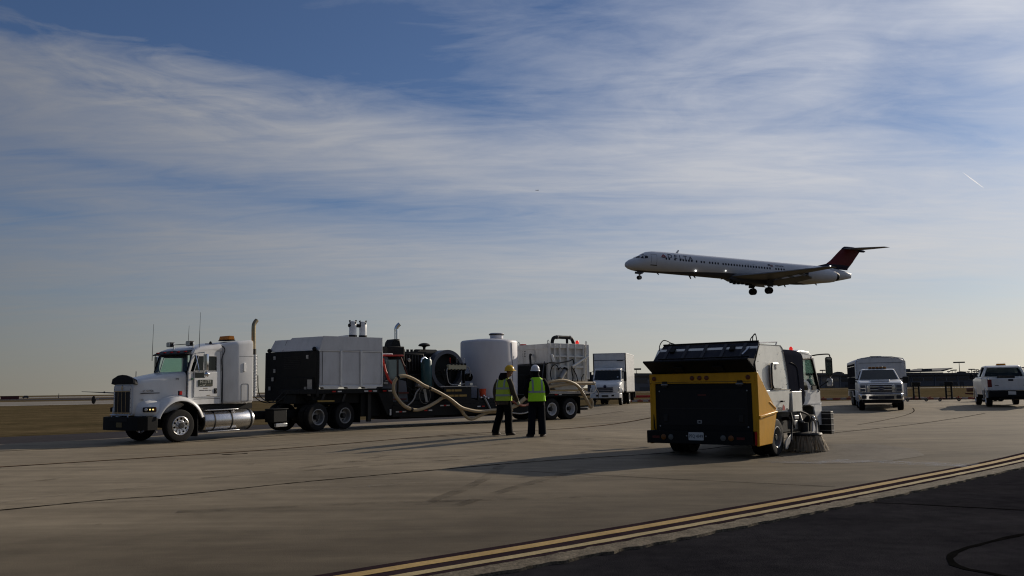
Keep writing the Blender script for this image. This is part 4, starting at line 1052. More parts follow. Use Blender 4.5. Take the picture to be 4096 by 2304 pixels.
# control board with dull gold lettering
Bd = on_trailer('control_board', 'low black board with two dull gold rows under the valve block', 'board', (-6.7, 0.02, 1.0))
MB().box(0.0, 1.45, 0.0, 0.06, 0.0, 0.56).build('board_panel', BLACK, Bd, 0.01)
m = MB()
for x0, x1, z in ((0.12, 0.35, 0.38), (0.38, 0.52, 0.38), (0.55, 0.92, 0.38), (0.12, 0.5, 0.16), (0.54, 0.75, 0.16), (0.8, 1.2, 0.16)):
    m.box(x0, x1, -0.004, 0.002, z, z + 0.085)
m.build('worn_lettering', GOLD, Bd, kind='stuff')
MB().box(-0.2, 1.75, -0.03, 0.06, 0.57, 0.61).build('rail', STEELW, Bd)
# ---- poly tank
Tk = on_trailer('water_tank', 'big white round plastic water tank with lid on the trailer', 'tank', (-3.25, 1.27, 1.02))
MB().lathe([(0.01, 0.0), (1.20, 0.0), (1.28, 0.06), (1.29, 0.5), (1.30, 1.6), (1.30, 2.52), (1.285, 2.58), (1.23, 2.63), (0.6, 2.70), (0.3, 2.72), (0.01, 2.72)], (0, 0, 0), 'z', 56).build('tank_shell', POLY, Tk, ang=50)
td = MB().lathe([(0.30, 2.72), (0.30, 2.90), (0.33, 2.91), (0.33, 2.96), (0.29, 2.98), (0.01, 3.0)], (0.27, -0.23, 0), 'z', 28).build('lid', POLY, Tk)
MB().lathe([(0.335, 2.885), (0.35, 2.89), (0.35, 2.93), (0.335, 2.94)], (0.27, -0.23, 0), 'z', 28).build('lid_ring', BLACKP, td)
MB().tube([(1.306 * math.cos(a), 1.306 * math.sin(a), z) for a, z in ((R(-78), 2.5), (R(-76), 1.8), (R(-75), 0.9), (R(-75), 0.1))], 0.012, 5).build('strap', mat('grey_strap', (0.2, 0.2, 0.22), 0.7), Tk)
MB().lathe([(1.303, 1.88), (1.306, 1.885), (1.303, 1.89)], (0, 0, 0), 'z', 56).build('mould_seam', POLY, Tk)
m = MB(); m.box(-1.35, 1.35, -1.2, 1.2, -0.05, 0.0)
m.build('tank_base', BLACK, Tk)
# ---- vacuum debris hopper
V = on_trailer('debris_hopper', 'worn white steel debris hopper with ribbed sides on trailer rear', 'hopper', (-0.68, 0.0, 1.205))
VL, VH, VW = 2.62, 2.33, 2.45
m = MB(); m.prism([(0.04, 0.62), (0.04, VH), (VL, VH), (VL, 0.45), (2.2, 0.18), (0.5, 0.18)], 0.13, VW - 0.13); m.build('hopper_body', CREAM, V, 0.012)
m = MB()
for x0, x1 in ((0.0, 0.10), (0.33, 0.40), (0.66, 0.74), (1.16, 1.29), (1.68, 1.76), (2.25, 2.32)):
    MB().box(x0, x1, 0.0, 0.14, 0.62, VH).build('rib', CREAM, V, 0.008)
for z0, z1 in ((2.12, VH + 0.02), (1.70, 1.78), (1.20, 1.30), (0.60, 0.68)):
    MB().box(0.02, 2.36, 0.02, 0.14, z0, z1).build('rib', CREAM, V, 0.008)
MB().box(2.45, 2.53, -0.03, 0.10, 0.66, VH).build('corner_post', WHITE, V, 0.01)
MB().box(2.55, 2.62, -0.03, 0.10, 0.66, VH).build('corner_post', WHITE, V, 0.01)
for y0, y1 in ((0.1, 0.9), (1.0, 1.7), (1.8, 2.4)):
    for z0, z1 in ((1.48, 2.12),):
        MB().box(0.0, 0.05, y0, y0 + 0.05, 1.2, VH).build('end_rib', CREAM, V, 0.006)
MB().box(0.0, 0.055, 0.1, VW - .1, 2.10, VH).build('end_rib', CREAM, V, 0.006)
MB().box(0.0, 0.055, 0.1, VW - .1, 1.42, 1.5).build('end_rib', CREAM, V, 0.006)
for k in range(3):
    for q in range(2):
        MB().box(0.028, 0.038, 1.70 + q * 0.12, 1.78 + q * 0.12, 1.78 + k * 0.11, 1.82 + k * 0.11).build('vent_slot', INK, V)
lw = MB(); lw.box(-0.3, 0.03, 0.25, VW - .2, 0.0, 1.32); lw.box(-0.75, -0.3, 0.9, 2.2, 0.0, 0.9); lw.prism([(-0.3, 1.32), (0.03, 1.32), (0.03, 1.42)], 0.25, VW - .2)
lw.build('blower_housing', BLACK, V, 0.03)
MB().tube(spline([(-0.35, 0.9, 0.5), (-0.4, 0.85, 1.3), (-0.3, 1.0, 1.8), (-0.05, 1.2, 1.85)], 6), 0.05, 8).build('duct', BLACKP, V)
m = MB().tube([(-0.32, 0.3, 0.2), (-0.1, 0.22, 1.5)], 0.03, 6)
m.build('strut', BLUEGREY, V)
MB().tube(spline([(0.66, 0.5, VH), (0.74, 0.5, VH + .26), (0.95, 0.5, VH + .345), (1.4, 0.5, VH + .345), (1.85, 0.5, VH + .34), (2.0, 0.5, VH + .25), (2.1, 0.5, VH + 0.05)], 5), 0.085, 12).build('top_pipe', BLACKP, V)
MB().cyl((1.66, 0.5, VH), (1.66, 0.5, VH + .3), 0.06).build('pipe_support', BLACKP, V)
for x in (1.0, 1.86):
    MB().lathe([(0.092, -0.03), (0.1, -0.02), (0.1, 0.02), (0.092, 0.03)], (x, 0.5, VH + .345), 'x', 14).build('pipe_clamp', STEELW, V)
bl = MB().cyl((2.2, 0.35, VH), (2.2, 0.35, VH + .04), 0.09).build('beacon_base', BLACK, V)
MB().lathe([(0.09, 0.04), (0.085, 0.15), (0.06, 0.2), (0.005, 0.21)], (2.2, 0.35, VH), 'z', 14).build('beacon', REDG, V)
for x, y in ((0.05, 0.1), (2.55, 0.1), (0.05, 2.2)):
    MB().tube([(x - 0.05, y, VH), (x - 0.05, y, VH + .12), (x, y, VH + .17), (x + 0.05, y, VH + .12), (x + .05, y, VH)], 0.015, 6).build('lifting_eye', STEELW, V)
MB().box(0.02, 0.28, 1.9, 2.1, VH, VH + .06).build('roof_fitting', REDL, V, 0.01)
MB().cyl((1.38, -0.10, 1.26), (2.15, -0.06, 1.6), 0.05).cyl((2.15, -.06, 1.6), (2.56, -0.04, 1.79), 0.035).build('tilt_ram', CREAM, V)
MB().cyl((0.55, -0.12, 0.70), (0.91, -0.12, 1.11), 0.12, 14).build('filter_canister', STEELW, V)
MB().cyl((0.88, -0.12, 1.07), (0.95, -0.12, 1.16), 0.13, 14).build('canister_cap', BLACK, V)
MB().prism([(0.06, 1.82), (0.2, 1.82), (0.32, 1.5), (0.18, 1.46)], -0.06, -0.01).build('document_box', WHITE, V, 0.01)
for P_ in ([(0.04, -.08, .65), (-0.01, -.08, .95), (.08, -.08, 1.22), (.27, -.08, 1.34), (.45, -.08, 1.26), (.50, -.08, 1.13)],
           [(-.36, -.08, 1.31), (-.05, -.08, 1.43), (.48, -.08, 1.42), (.91, -.08, 1.48), (1.29, -.08, 1.54), (1.46, -.08, 1.6), (1.53, -.08, 1.35)],
           [(1.40, -.06, 1.3), (1.36, -.1, 1.0), (1.42, -.1, .75), (1.38, -.08, .5)], [(1.45, -.06, 1.2), (1.62, -.1, .9), (1.7, -.1, .7), (1.78, -.06, .45)],
           [(.5, -.05, 1.1), (.6, -.1, 1.2), (.72, -.1, 1.15)], [(2.2, -.06, .9), (2.0, -.1, .7), (2.05, -.1, .5)]):
    MB().tube(spline(P_, 6), 0.028, 6).build('hydraulic_hose', BLACKP, V)
m = MB(); m.box(-0.02, 2.35, -0.06, 0.05, 0.02, 0.10)
m.build('side_step', STEELW, V, 0.008)
# small things lying on the deck edge
Bk = on_trailer('bucket', 'orange bucket on the trailer deck in front of the white tank', 'bucket', (-4.48, 0.22, 1.02))
MB().lathe([(0.005, 0.12), (0.13, 0.12), (0.155, 0.46), (0.165, 0.46), (0.165, 0.44), (0.15, 0.43)], (0, 0, 0), 'z', 20).build('bucket_shell', ORANGE, Bk)
MB().tube([(-0.165, 0, .44), (-0.12, -.05, .3), (0, -.1, .22), (.12, -.05, .3), (.165, 0, .44)], 0.006, 5).build('handle', STEELW, Bk)
Vs = on_trailer('valve_fittings', 'chromed valve handles and pipes on deck beneath the orange bucket', 'valve', (-4.55, 0.12, 0.98))
m = MB()
for x, z in ((-0.15, 0.12), (0.08, 0.14), (0.24, 0.08), (0.0, 0.2)):
    m.ball((x, -0.08, z), 0.045)
m.build('handles', CHROME, Vs, kind='stuff')
MB().cyl((0.02, -0.1, 0.10), (0.30, -0.16, -0.42), 0.05).build('pipe', STEELW, Vs)
MB().cyl((-0.25, -0.05, 0.1), (-0.45, -0.1, -0.45), 0.035).build('pipe', DARKST, Vs)
MB().cyl((-1.25, -0.05, -0.05), (-1.22, -0.05, -0.45), 0.04).build('pipe', STEELW, Vs)
m = MB(); m.box(-0.9, 0.6, -0.02, 0.25, -0.02, 0.06); m.build('pipe_bed', DARKST, Vs)

# ---- hoses hung along the near side
HZ = [(-3.2, 0.52), (-3.76, 0.55), (-4.37, 0.55), (-5.1, 0.52), (-5.72, 0.62), (-6.12, 0.75), (-6.63, 1.07), (-7.1, 1.3), (-7.68, 1.54), (-7.97, 1.65), (-8.45, 1.9), (-8.89, 2.03), (-9.2, 1.97), (-9.38, 1.72), (-9.36, 1.39), (-9.16, 1.1),
      (-8.85, 0.83), (-8.57, 0.71), (-8.21, 0.66), (-7.72, 0.77), (-7.27, 0.96), (-6.93, 1.13), (-6.67, 1.12), (-6.37, 0.91), (-6.03, 0.66), (-5.81, 0.41), (-5.55, 0.23), (-5.28, 0.22), (-4.88, 0.35), (-4.42, 0.46), (-3.76, 0.46), (-3.2, 0.46)]
def hose(label, pts, r, y, m_=TAN, dy=None):
    h = on_trailer('suction_hose', label, 'hose', (0, 0, 0), 'hoses hung on the trailer side')
    n = len(pts)
    P3 = spline([(x, y - (dy(i / (n - 1)) if dy else 0), z) for i, (x, z) in enumerate(pts)], 5)
    MB().tube(P3, r, 10).build('hose_tube', m_, h)
    return h, P3
h1, P1 = hose('tan suction hose looped in a big ring on the trailer side', HZ, 0.068, -0.12, TAN, lambda t: 0.10 * math.sin(t * pi) + 0.13 * (1 if t < 0.25 else (0 if t > 0.6 else 1 - (t - 0.25) / 0.35)))
for i in (86, 60, 40):
    p = P1[i]; d = (P1[i + 1] - P1[i - 1]).normalized()
    MB().cyl(p - d * 0.05, p + d * 0.05, 0.078, 12).build('clamp', BLACK, h1)
h2, P2 = hose('tan hose arching over the rear axle and dropping to a hook', [(-1.6, 1.45), (-1.02, 1.7), (-0.84, 1.76), (-0.18, 1.83), (0.25, 1.79), (0.57, 1.71), (0.95, 1.54), (1.32, 1.14), (1.64, 0.71), (1.81, 0.53), (1.92, 0.70), (1.82, 0.94)], 0.07, -0.2)
h3, P3 = hose('straight tan hose with pale end along the hopper side', [(-1.9, 1.25), (-1.19, 1.44), (-0.77, 1.53), (0.02, 1.62), (0.84, 1.68), (2.07, 1.67)], 0.078, -0.12)
MB().lathe([(0.09, 0), (0.09, 0.12), (0.05, 0.14), (0.005, 0.14)], (2.05, -0.12, 1.67), 'x', 14).build('hose_end', mat('pale_hose_end', (0.55, 0.5, 0.42), 0.5), h3)
h4, P4 = hose('thin pale hose hanging in a loop at the trailer tail', [(2.0, 1.65), (2.08, 1.41), (1.80, 1.2), (1.28, 1.34), (1.06, 1.46)], 0.022, -0.28, mat('pale_thin_hose', (0.5, 0.48, 0.44), 0.5))
h5, P5 = hose('thin black hose hanging lowest at the trailer tail', [(2.08, 1.45), (2.28, 1.2), (2.22, 0.9), (1.95, 0.62)], 0.018, -0.25, BLACKP)
h6, P6 = hose('short tan hose bundle lying between the two workers', [(-3.3, 0.62), (-2.8, 0.75), (-2.4, 1.0), (-1.9, 1.22)], 0.09, -0.16)
MB().tube(spline([(-3.2, -0.2, 0.95), (-2.7, -0.3, 0.72), (-2.2, -0.25, 0.78), (-1.9, -0.2, 1.0)], 5), 0.055, 8).build('hose_tube', mat('reddish_hose', (0.30, 0.10, 0.07), 0.6), h6)
MB().tube(spline([(-3.3, -0.2, 0.42), (-2.7, -0.3, 0.36), (-2.2, -0.3, 0.45), (-2.0, -0.2, 0.6)], 5), 0.03, 8).build('hose_tube', mat('pale_thin_hose', (0, 0, 0)), h6)
Rg = on_trailer('thin_hose_ring', 'thin grey hose ring with a strap inside the big hose loop', 'hose', (-7.74, -0.08, 0.0), 'hoses hung on the trailer side')
MB().tube([(0.27 * math.cos(2 * pi * i / 24), 0, 1.24 + 0.34 * math.sin(2 * pi * i / 24)) for i in range(24)], 0.011, 6, close=True).build('hose_tube', mat('grey_thin_hose', (0.2, 0.19, 0.17), 0.6), Rg)
MB().prism([(-0.10, 1.50), (0.02, 1.51), (0.13, 0.98), (0.03, 0.96)], -0.03, 0.0).build('strap', mat('pale_grey_strap', (0.36, 0.36, 0.35), 0.7, 0, 0.2, 8, 0.4), Rg)
Wd_ = on_trailer('suction_wand', 'curved grey suction wand leaning inside the big hose loop', 'wand', (-8.3, -0.05, 0.0))
MB().tube(spline([(-0.35, 0, 0.78), (0.0, 0, 1.05), (0.15, 0, 1.35), (0.32, 0, 1.52)], 6), [0.03] * 19, 8).build('wand_tube', STEELW, Wd_)
# ================================================================ the two workers
def skin_body(name, verts, edges, radii, material, parent, root=0, lv=1):
    me = bpy.data.meshes.new(name); me.from_pydata(verts, edges, []); me.materials.append(material)
    o = link(name, me, parent)
    md = o.modifiers.new('skin', 'SKIN'); md.use_smooth_shade = True
    for i, r_ in enumerate(radii):
        me.skin_vertices[0].data[i].radius = r_ if isinstance(r_, tuple) else (r_, r_)
    me.skin_vertices[0].data[root].use_root = True
    ss = o.modifiers.new('smooth', 'SUBSURF'); ss.levels = lv; ss.render_levels = lv
    # apply, so that the body is plain geometry
    dg = bpy.context.evaluated_depsgraph_get(); dg.update()
    nm = bpy.data.meshes.new_from_object(o.evaluated_get(dg))
    o.modifiers.clear(); o.data = nm
    for p in nm.polygons: p.use_smooth = True
    return o


def person(loc, yaw, sc_, label, P):
    """x right, y forward, z up; built 1.80 m tall and scaled"""
    T_ = thing('person', loc, yaw, label, 'person'); T_.scale = (sc_, sc_, sc_)
    # ---- one continuous body: pelvis, trunk, head, limbs and five-fingered hands
    V = []; E_ = []; Rr = []
    def v(p, r_, link_to=None):
        V.append(p); Rr.append(r_)
        if link_to is not None: E_.append((link_to, len(V) - 1))
        return len(V) - 1
    lean = P.get('lean', 0.0)
    pel = v((0, 0, 0.95), (0.15, 0.11)); wai = v((0, lean * .3, 1.10), (0.135, 0.10), pel); che = v((0, lean * .7, 1.30), (0.16, 0.11), wai)
    nb = v((0, lean, 1.47), 0.075, che); nk = v((P['turn'][0] * .2, lean + 0.02, 1.55), 0.055, nb)
    hx, hy = P['turn']
    h1 = v((hx * .4, lean + 0.035 + hy * .02, 1.63), 0.075, nk); h2 = v((hx * .4, lean + 0.03, 1.71), (0.082, 0.095), h1); v((hx * .4, lean + 0.02, 1.775), 0.06, h2)
    f = Vector((hx, hy, 0)).normalized()
    v((hx * .4 + f.x * 0.10, lean + 0.03 + f.y * 0.10, 1.66), 0.018, h1)                      # nose
    v((hx * .4 + f.x * 0.075, lean + 0.03 + f.y * 0.075, 1.59), 0.03, nk)                     # chin
    s_ = Vector((-f.y, f.x, 0))
    for k in (-1, 1): v((hx * .4 + s_.x * k * .095, lean + .03 + s_.y * k * .095, 1.67), 0.016, h2)   # ears
    joints = {}
    for k, n in ((1, 'R'), (-1, 'L')):
        sh = v((0.185 * k, lean, 1.43), 0.055, nb)
        el_, wr = P['arm' + n]
        e = v(el_, 0.042, sh); wq = v(wr, 0.030, e)
        d = (Vector(wr) - Vector(el_)).normalized()
        palm = v(tuple(Vector(wr) + d * 0.07), (0.036, 0.020), wq)
        pc = Vector(V[palm]); side = Vector((0, 1, 0)) if abs(d.y) < 0.8 else Vector((1, 0, 0)); side = (side - d * side.dot(d)).normalized(); nn = d.cross(side) * -k
        for q, ln in ((-0.027, 0.062), (-0.009, 0.075), (0.009, 0.07), (0.027, 0.055)):
            a = v(tuple(pc + side * q + d * 0.03), 0.0095, palm); b = v(tuple(pc + side * q + d * (0.03 + ln * .5) + nn * .008), 0.009, a); v(tuple(pc + side * q + d * (0.03 + ln * .8) + nn * 0.032), 0.0075, b)
        a = v(tuple(pc + side * 0.035 - d * 0.02), 0.012, palm); v(tuple(pc + side * 0.055 + d * 0.025 + nn * .012), 0.010, a)
        hip = v((0.09 * k, 0, 0.90), 0.085, pel); kn, an = P['leg' + n]
        ki = v(kn, 0.055, hip); ai = v(an, 0.038, ki); v((an[0] + P['foot' + n][0] * .16, an[1] + P['foot' + n][1] * .16, 0.035), 0.03, ai)
        joints[n] = (V[sh], el_, wr, V[hip], kn, an)
    skin_body('body', V, E_, Rr, SKIN, T_)
    # ---- jacket
    def ring(z, rx, ry, cy, n=20, cx_=0.0, pw=0.85):
        out = []
        for i in range(n):
            a = 2 * pi * i / n; c, s = math.cos(a), math.sin(a)
            out.append((cx_ + rx * math.copysign(abs(c) ** pw, c), cy + ry * math.copysign(abs(s) ** pw, s), z))
        return out
    J = [(0.80, .200, .150, 0), (0.84, .205, .155, 0), (0.98, .198, .150, lean * .1), (1.12, .190, .145, lean * .35), (1.28, .205, .145, lean * .7), (1.40, .205, .130, lean * .95), (1.46, .165, .105, lean), (1.51, .095, .085, lean), (1.57, .080, .080, lean + .01), (1.585, .06, .06, lean + .01)]
    m = MB(); m.loft([ring(*q) for q in J])
    for n in 'RL':
        sh, e, wr = [Vector(q) for q in joints[n][:3]]
        sh2 = sh + Vector((-.03 if n == 'R' else .03, 0, .01))
        m.tube(spline([sh2, sh.lerp(e, .5) + Vector((0.012 if n == 'R' else -.012, -.01, 0)), e, e.lerp(wr, .6), wr + (wr - e).normalized() * 0.02], 4), [0.088, .086, .082, .080, .078, .074, .071, .069, .068, .066, .063, .061, .060, .058, .056, .053, .050], 12)
    m.build('jacket', P['jacket'], T_, ang=80)
    # ---- trousers
    m = MB(); m.loft([ring(z, rx, ry, 0) for z, rx, ry in ((0.76, .165, .125), (0.84, .182, .138), (0.95, .180, .135), (1.03, .170, .125))])
    for n in 'RL':
        hip, kn, an = [Vector(q) for q in joints[n][3:]]
        m.tube(spline([hip + Vector((0, 0, .02)), hip.lerp(kn, .5) + Vector((0, .012, 0)), kn, kn.lerp(an, .5) - Vector((0, .012, 0)), an + Vector((0, 0, -.035))], 4), [.112, .116, .118, .117, .114, .110, .107, .105, .103, .102, .101, .100, .099, .099, .100, .102, .104], 12)
    m.build('trousers', P['trousers'], T_, ang=80)
    # ---- boots
    for n in 'RL':
        an = Vector(joints[n][5]); fx, fy = P['foot' + n]; fd = Vector((fx, fy, 0)).normalized(); sd = Vector((fd.y, -fd.x, 0))
        rows = []
        for t, wd, h in ((-0.085, 0.030, 0.10), (-0.07, 0.042, 0.15), (-0.02, 0.047, 0.16), (0.04, 0.048, 0.125), (0.10, 0.052, 0.085), (0.155, 0.046, 0.066), (0.185, 0.028, 0.045)):
            c = Vector((an.x, an.y, 0)) + fd * t
            rows.append([tuple(c + sd * wd * a + Vector((0, 0, b * h))) for a, b in ((-1, 0), (-1.04, .35), (-.8, .85), (-.3, 1), (.3, 1), (.8, .85), (1.04, .35), (1, 0))])
        b = MB().loft(rows).build('boot', BOOT, T_, ang=50)
        rows = [[(p[0], p[1], 0.0) for p in (r_[0], r_[-1])] for r_ in rows]
    # ---- vest with reflective tape
    vest = P['vest']
    def vr(z, rx, ry, g=0.0): return ring(z, rx + g, ry + g, lean * sst(z, .95, 1.45), 36, 0, .82)
    Vz = [(0.90, .228, .172), (0.93, .226, .170), (1.05, .222, .168), (1.15, .217, .166), (1.28, .223, .163), (1.36, .216, .152), (1.42, .195, .135), (1.465, .160, .118), (1.50, .118, .104), (1.515, .10, .095)]
    def vv(z):
        for a, b in zip(Vz, Vz[1:]):
            if a[0] <= z <= b[0]:
                t = (z - a[0]) / (b[0] - a[0]); return a[1] + (b[1] - a[1]) * t, a[2] + (b[2] - a[2]) * t
        return Vz[-1][1:]
    rows = []
    for q in Vz:
        rg = vr(*q)
        rows.append([(p[0] + .005 * math.sin(i * 1.7 + q[0] * 9), p[1] + .007 * math.sin(i * 2.3 + q[0] * 5), p[2]) for i, p in enumerate(rg)])
    m = MB(); m.loft(rows, cap=False); m.loft([[(p[0] * .985, p[1] * .985, p[2]) for p in rg] for rg in rows], cap=False)
    vo = m.build('vest', vest, T_, ang=80)
    for z in P['bands']:
        m = MB(); m.loft([vr(z, *vv(z), .006), vr(z + .025, *vv(z + .025), .008), vr(z + .05, *vv(z + .05), .006)], cap=False); m.build('reflective_band', TAPE, vo, ang=80)
    for xx in (-0.12, 0.12):
        for sgn in (-1, 1):
            rows = []
            for i in range(9):
                z = P['bands'][-1] + .05 + (1.46 - P['bands'][-1] - .05) * i / 8; rx, ry = vv(z); rx += .007; ry += .007
                r2 = []
                for dx in (-.022, .022):
                    c = min(max((xx + dx) / rx, -.98), .98); c0 = math.copysign(abs(c) ** (1 / .82), c); s = (1 - c0 * c0) ** .5
                    r2.append((xx + dx, lean * sst(z, .95, 1.45) + sgn * ry * s ** .82, z))
                rows.append(r2)
            MB().sheet(rows).build('reflective_strap', TAPE, vo)
    # ---- head wear
    c = (hx * .4, lean + 0.028)
    if P.get('hood'):
        MB().loft([ring(z, rx, ry, lean + cy, 18) for z, rx, ry, cy in ((1.44, .11, .07, -.055), (1.50, .125, .095, -.05), (1.56, .115, .095, -.035), (1.61, .095, .085, -.02), (1.64, .085, .08, -.01))]).build('hood', NAVYC, T_, ang=80)
    else:
        MB().loft([ring(z, rx, ry, lean + cy, 18, hx * .3) for z, rx, ry, cy in ((1.50, .085, .085, 0), (1.56, .078, .08, .01), (1.62, .09, .10, .02), (1.69, .10, .115, .025), (1.71, .09, .10, .025))]).build('balaclava', NAVYC, T_, ang=80)
    a = math.atan2(hy, hx)
    M = Matrix.Translation((c[0], c[1], 1.69)) @ Matrix.Rotation(a - pi / 2, 4, 'Z') @ Matrix.Rotation(R(P.get('tilt', 6)), 4, 'X')
    hat = MB(); pts = []
    rings = []
    for t, k in ((0.0, 1.0), (0.02, 1.0), (0.055, 0.97), (0.09, 0.88), (0.115, 0.74), (0.135, 0.52), (0.145, 0.28), (0.148, 0.05)):
        rings.append([M @ Vector((0.112 * k * math.cos(2 * pi * i / 24), 0.138 * k * math.sin(2 * pi * i / 24), t)) for i in range(24)])
    hat.loft(rings, cap=True)
    bri = []
    for g, z in ((0.0, 0.014), (0.012, 0.004), (0.016, -0.004), (0.0, 0.0)):
        row = []
        for i in range(24):
            th = 2 * pi * i / 24; front = max(0, math.sin(th)) ** 2
            row.append(M @ Vector(((0.112 + g) * math.cos(th), (0.138 + g + (0.045 * front if g else 0)) * math.sin(th), z - (0.012 * front if g else 0))))
        bri.append(row)
    hat.loft(bri, cap=False)
    for q in (-0.028, 0.0, 0.028):
        hat.tube([M @ Vector((q, y, z)) for y, z in ((-.12, .06), (-.085, .118), (-.03, .147), (.03, .147), (.085, .118), (.12, .06))], 0.007, 5)
    hat.build('hard_hat', P['hat'], T_, ang=60)
    for n in P.get('gloves', ''):
        e, wr = Vector(joints[n][1]), Vector(joints[n][2]); d = (wr - e).normalized()
        MB().tube([wr - d * .02, wr + d * .03, wr + d * 0.08, wr + d * .12], [.036, .042, .046, .040], 10).build('glove_cuff', GLOVE, T_)
    return T_


p1 = (-0.27, 24.50); p2 = (0.63, 23.85)
person((*p1, gz(*p1) + .004), R(-38), 1.045, 'person in yellow hard hat, dark hood and worn lime vest watching the trailer', dict(
    turn=(0.42, 0.9), lean=0.02, armR=((0.27, 0.05, 1.14), (0.31, 0.17, 0.90)), armL=((-0.27, -0.03, 1.14), (-0.29, 0.03, 0.90)),
    legR=((0.13, 0.03, 0.48), (0.15, 0.02, 0.09)), legL=((-0.11, -0.05, 0.49), (-0.20, -0.13, 0.09)), footR=(0.35, 0.95), footL=(0.1, 0.95), jacket=JACKET, trousers=TROUS, vest=HIVIS2,
    bands=(1.02, 1.20), hood=True, hat=HATY, gloves='R', tilt=3))
person((*p2, gz(*p2) + .004), R(8), 1.045, 'person in white hard hat and bright lime vest over black clothes, seen from behind', dict(
    turn=(-0.05, 1.0), lean=0.03, armR=((0.29, 0.02, 1.15), (0.22, 0.22, 1.02)), armL=((-0.29, 0.02, 1.15), (-0.22, 0.22, 1.02)),
    legR=((0.12, 0.03, 0.48), (0.13, -0.01, 0.09)), legL=((-0.13, 0.02, 0.48), (-0.16, 0.0, 0.09)), footR=(0.5, 0.85), footL=(-0.45, 0.85), jacket=NAVYC, trousers=DENIM, vest=HIVIS,
    bands=(1.115,), hat=HATW, tilt=4))
# ================================================================ street sweeper
# local: x runs forward from the rear face, y to the left (0 = right side), z up
SYAW = R(53)
S = thing('street_sweeper', (5.22, 18.9, -0.03), SYAW, 'street sweeper with yellow rear, silver hopper and white cab, seen from behind', 'sweeper truck')
SW = 2.5
for y0, fc in ((0.20, -1), (2.34, 1)):
    wheel(S, (1.14, y0 - (0.08 if fc < 0 else -.08), 0.33), 0.41, 0.22, fc, 'dish', rim_m=STEELW)
    wheel(S, (1.14, y0 - fc * 0.20, 0.33), 0.41, 0.22, fc, 'dish', rim_m=STEELW)
    wheel(S, (4.10, y0 + (0.05 if fc < 0 else -.05), 0.33), 0.41, 0.22, fc, 'steel', rim_m=STEELW)
m = MB(); m.box(-0.05, 4.8, 0.75, 0.90, 0.45, 0.68); m.box(-0.05, 4.8, 1.6, 1.75, 0.45, 0.68); m.box(0.0, 2.1, 0.55, 1.95, 0.50, 0.95)
m.cyl((1.14, 0.3, 0.33), (1.14, 2.2, 0.33), 0.07); m.cyl((4.1, 0.3, 0.33), (4.1, 2.2, 0.33), 0.05)
m.build('chassis', BLACK, S, 0.01)
MB().box(2.05, 3.6, 0.35, 2.1, 0.35, 0.95).box(-0.02, 0.7, 0.25, 2.3, 0.32, 0.9).build('under_gear', BLACK, S, 0.03)
# silver hopper: side profile swept across, sides tucked in towards the roof
prof = [(0.97, 0.88), (0.0, 1.74), (-0.06, 1.96), (0.26, 2.33), (0.36, 2.385), (1.66, 2.40), (1.77, 2.34), (1.90, 1.95), (1.97, 1.65), (2.0, 1.40), (1.87, 0.88)]
def tuck(z): return 0.0 if z < 1.8 else 0.025 * ((z - 1.8) / 0.6) ** 1.6
ringsL = []
for t in (0, 1):
    pass
def hop(ins, f): return [(x, (f + tuck(z)) if ins == 0 else (SW - f - tuck(z)), z) for x, z in prof]
MB().loft([hop(0, 0.03), hop(0, 0.0), hop(1, 0.0), hop(1, 0.03)]).build('hopper', SILVER, S, 0.02, ang=30)
MB().prism([(0.93, 1.375), (2.01, 1.375), (2.01, 1.392), (0.93, 1.392)], -0.02, 0.02).build('body_seam', CHROME, S)
d_ = MB().prism([(1.05, 0.92), (0.52, 1.37), (1.985, 1.37), (1.865, 0.92)], -0.012, 0.02).build('lower_door', SILVER, S, 0.012)
MB().cyl((1.36, -0.06, 1.12), (1.36, 0, 1.12), 0.02).box(1.33, 1.44, -0.075, -0.055, 1.105, 1.135).build('handle', BLACK, d_)
lettering('maker_lettering', 'MATH', INK, d_, 0.10, Matrix.Translation((1.28, -0.016, 0.955)) @ Matrix.Rotation(R(90), 4, 'X'), 0.001)
MB().add([(1.43, -0.0155, 0.915), (1.61, -0.0155, 0.915), (1.59, -0.0155, 1.0), (1.52, -0.0155, 1.05), (1.46, -0.0155, 1.0)], [(0, 1, 2, 3, 4)]).build('maker_emblem', RED, d_)
MB().box(1.68, 1.80, -0.016, -0.012, 0.93, 0.955).build('small_lettering', INK, d_)
hd = MB().prism(rrect(0.86, 1.38, 1.42, 1.99, 0.10), -0.022, 0.02)
hd = hd.build('inspection_hatch', SILVER, S, 0.01)
MB().tube([(0.91, -0.026, 1.98), (0.86, -0.028, 1.9), (0.855, -0.028, 1.7), (0.86, -0.028, 1.5), (0.94, -0.026, 1.42)], 0.018, 6).build('hatch_seal', BLACKP, hd)
MB().box(1.06, 1.15, -0.03, -0.02, 1.84, 1.95).build('notice_sticker', INK, hd)
MB().box(1.08, 1.13, -0.034, -0.029, 1.88, 1.91).build('sticker_mark', PLATEW, hd)
MB().box(0.86, 1.38, -0.035, -0.015, 1.385, 1.415).build('hatch_hinge', BLACK, hd)
m = MB()
for x, z in ((1.62, 2.25), (1.68, 2.05), (1.73, 1.85), (1.77, 1.65), (1.80, 1.5), (1.8, 1.2), (1.72, 1.02), (0.25, 2.15), (0.15, 2.0), (0.10, 1.8), (0.35, 1.55), (0.6, 1.3)):
    m.ball((x, -0.002 + tuck(z), z), 0.011, n=6, m=4)
m.build('rivets', DARKST, S, kind='stuff')
MB().tube([(x, -0.004 + tuck(z), z) for x, z in ((0.985, 0.87), (0.0, 1.735), (-0.065, 1.96), (0.25, 2.335))], 0.016, 6).build('edge_seal', BLACK, S)
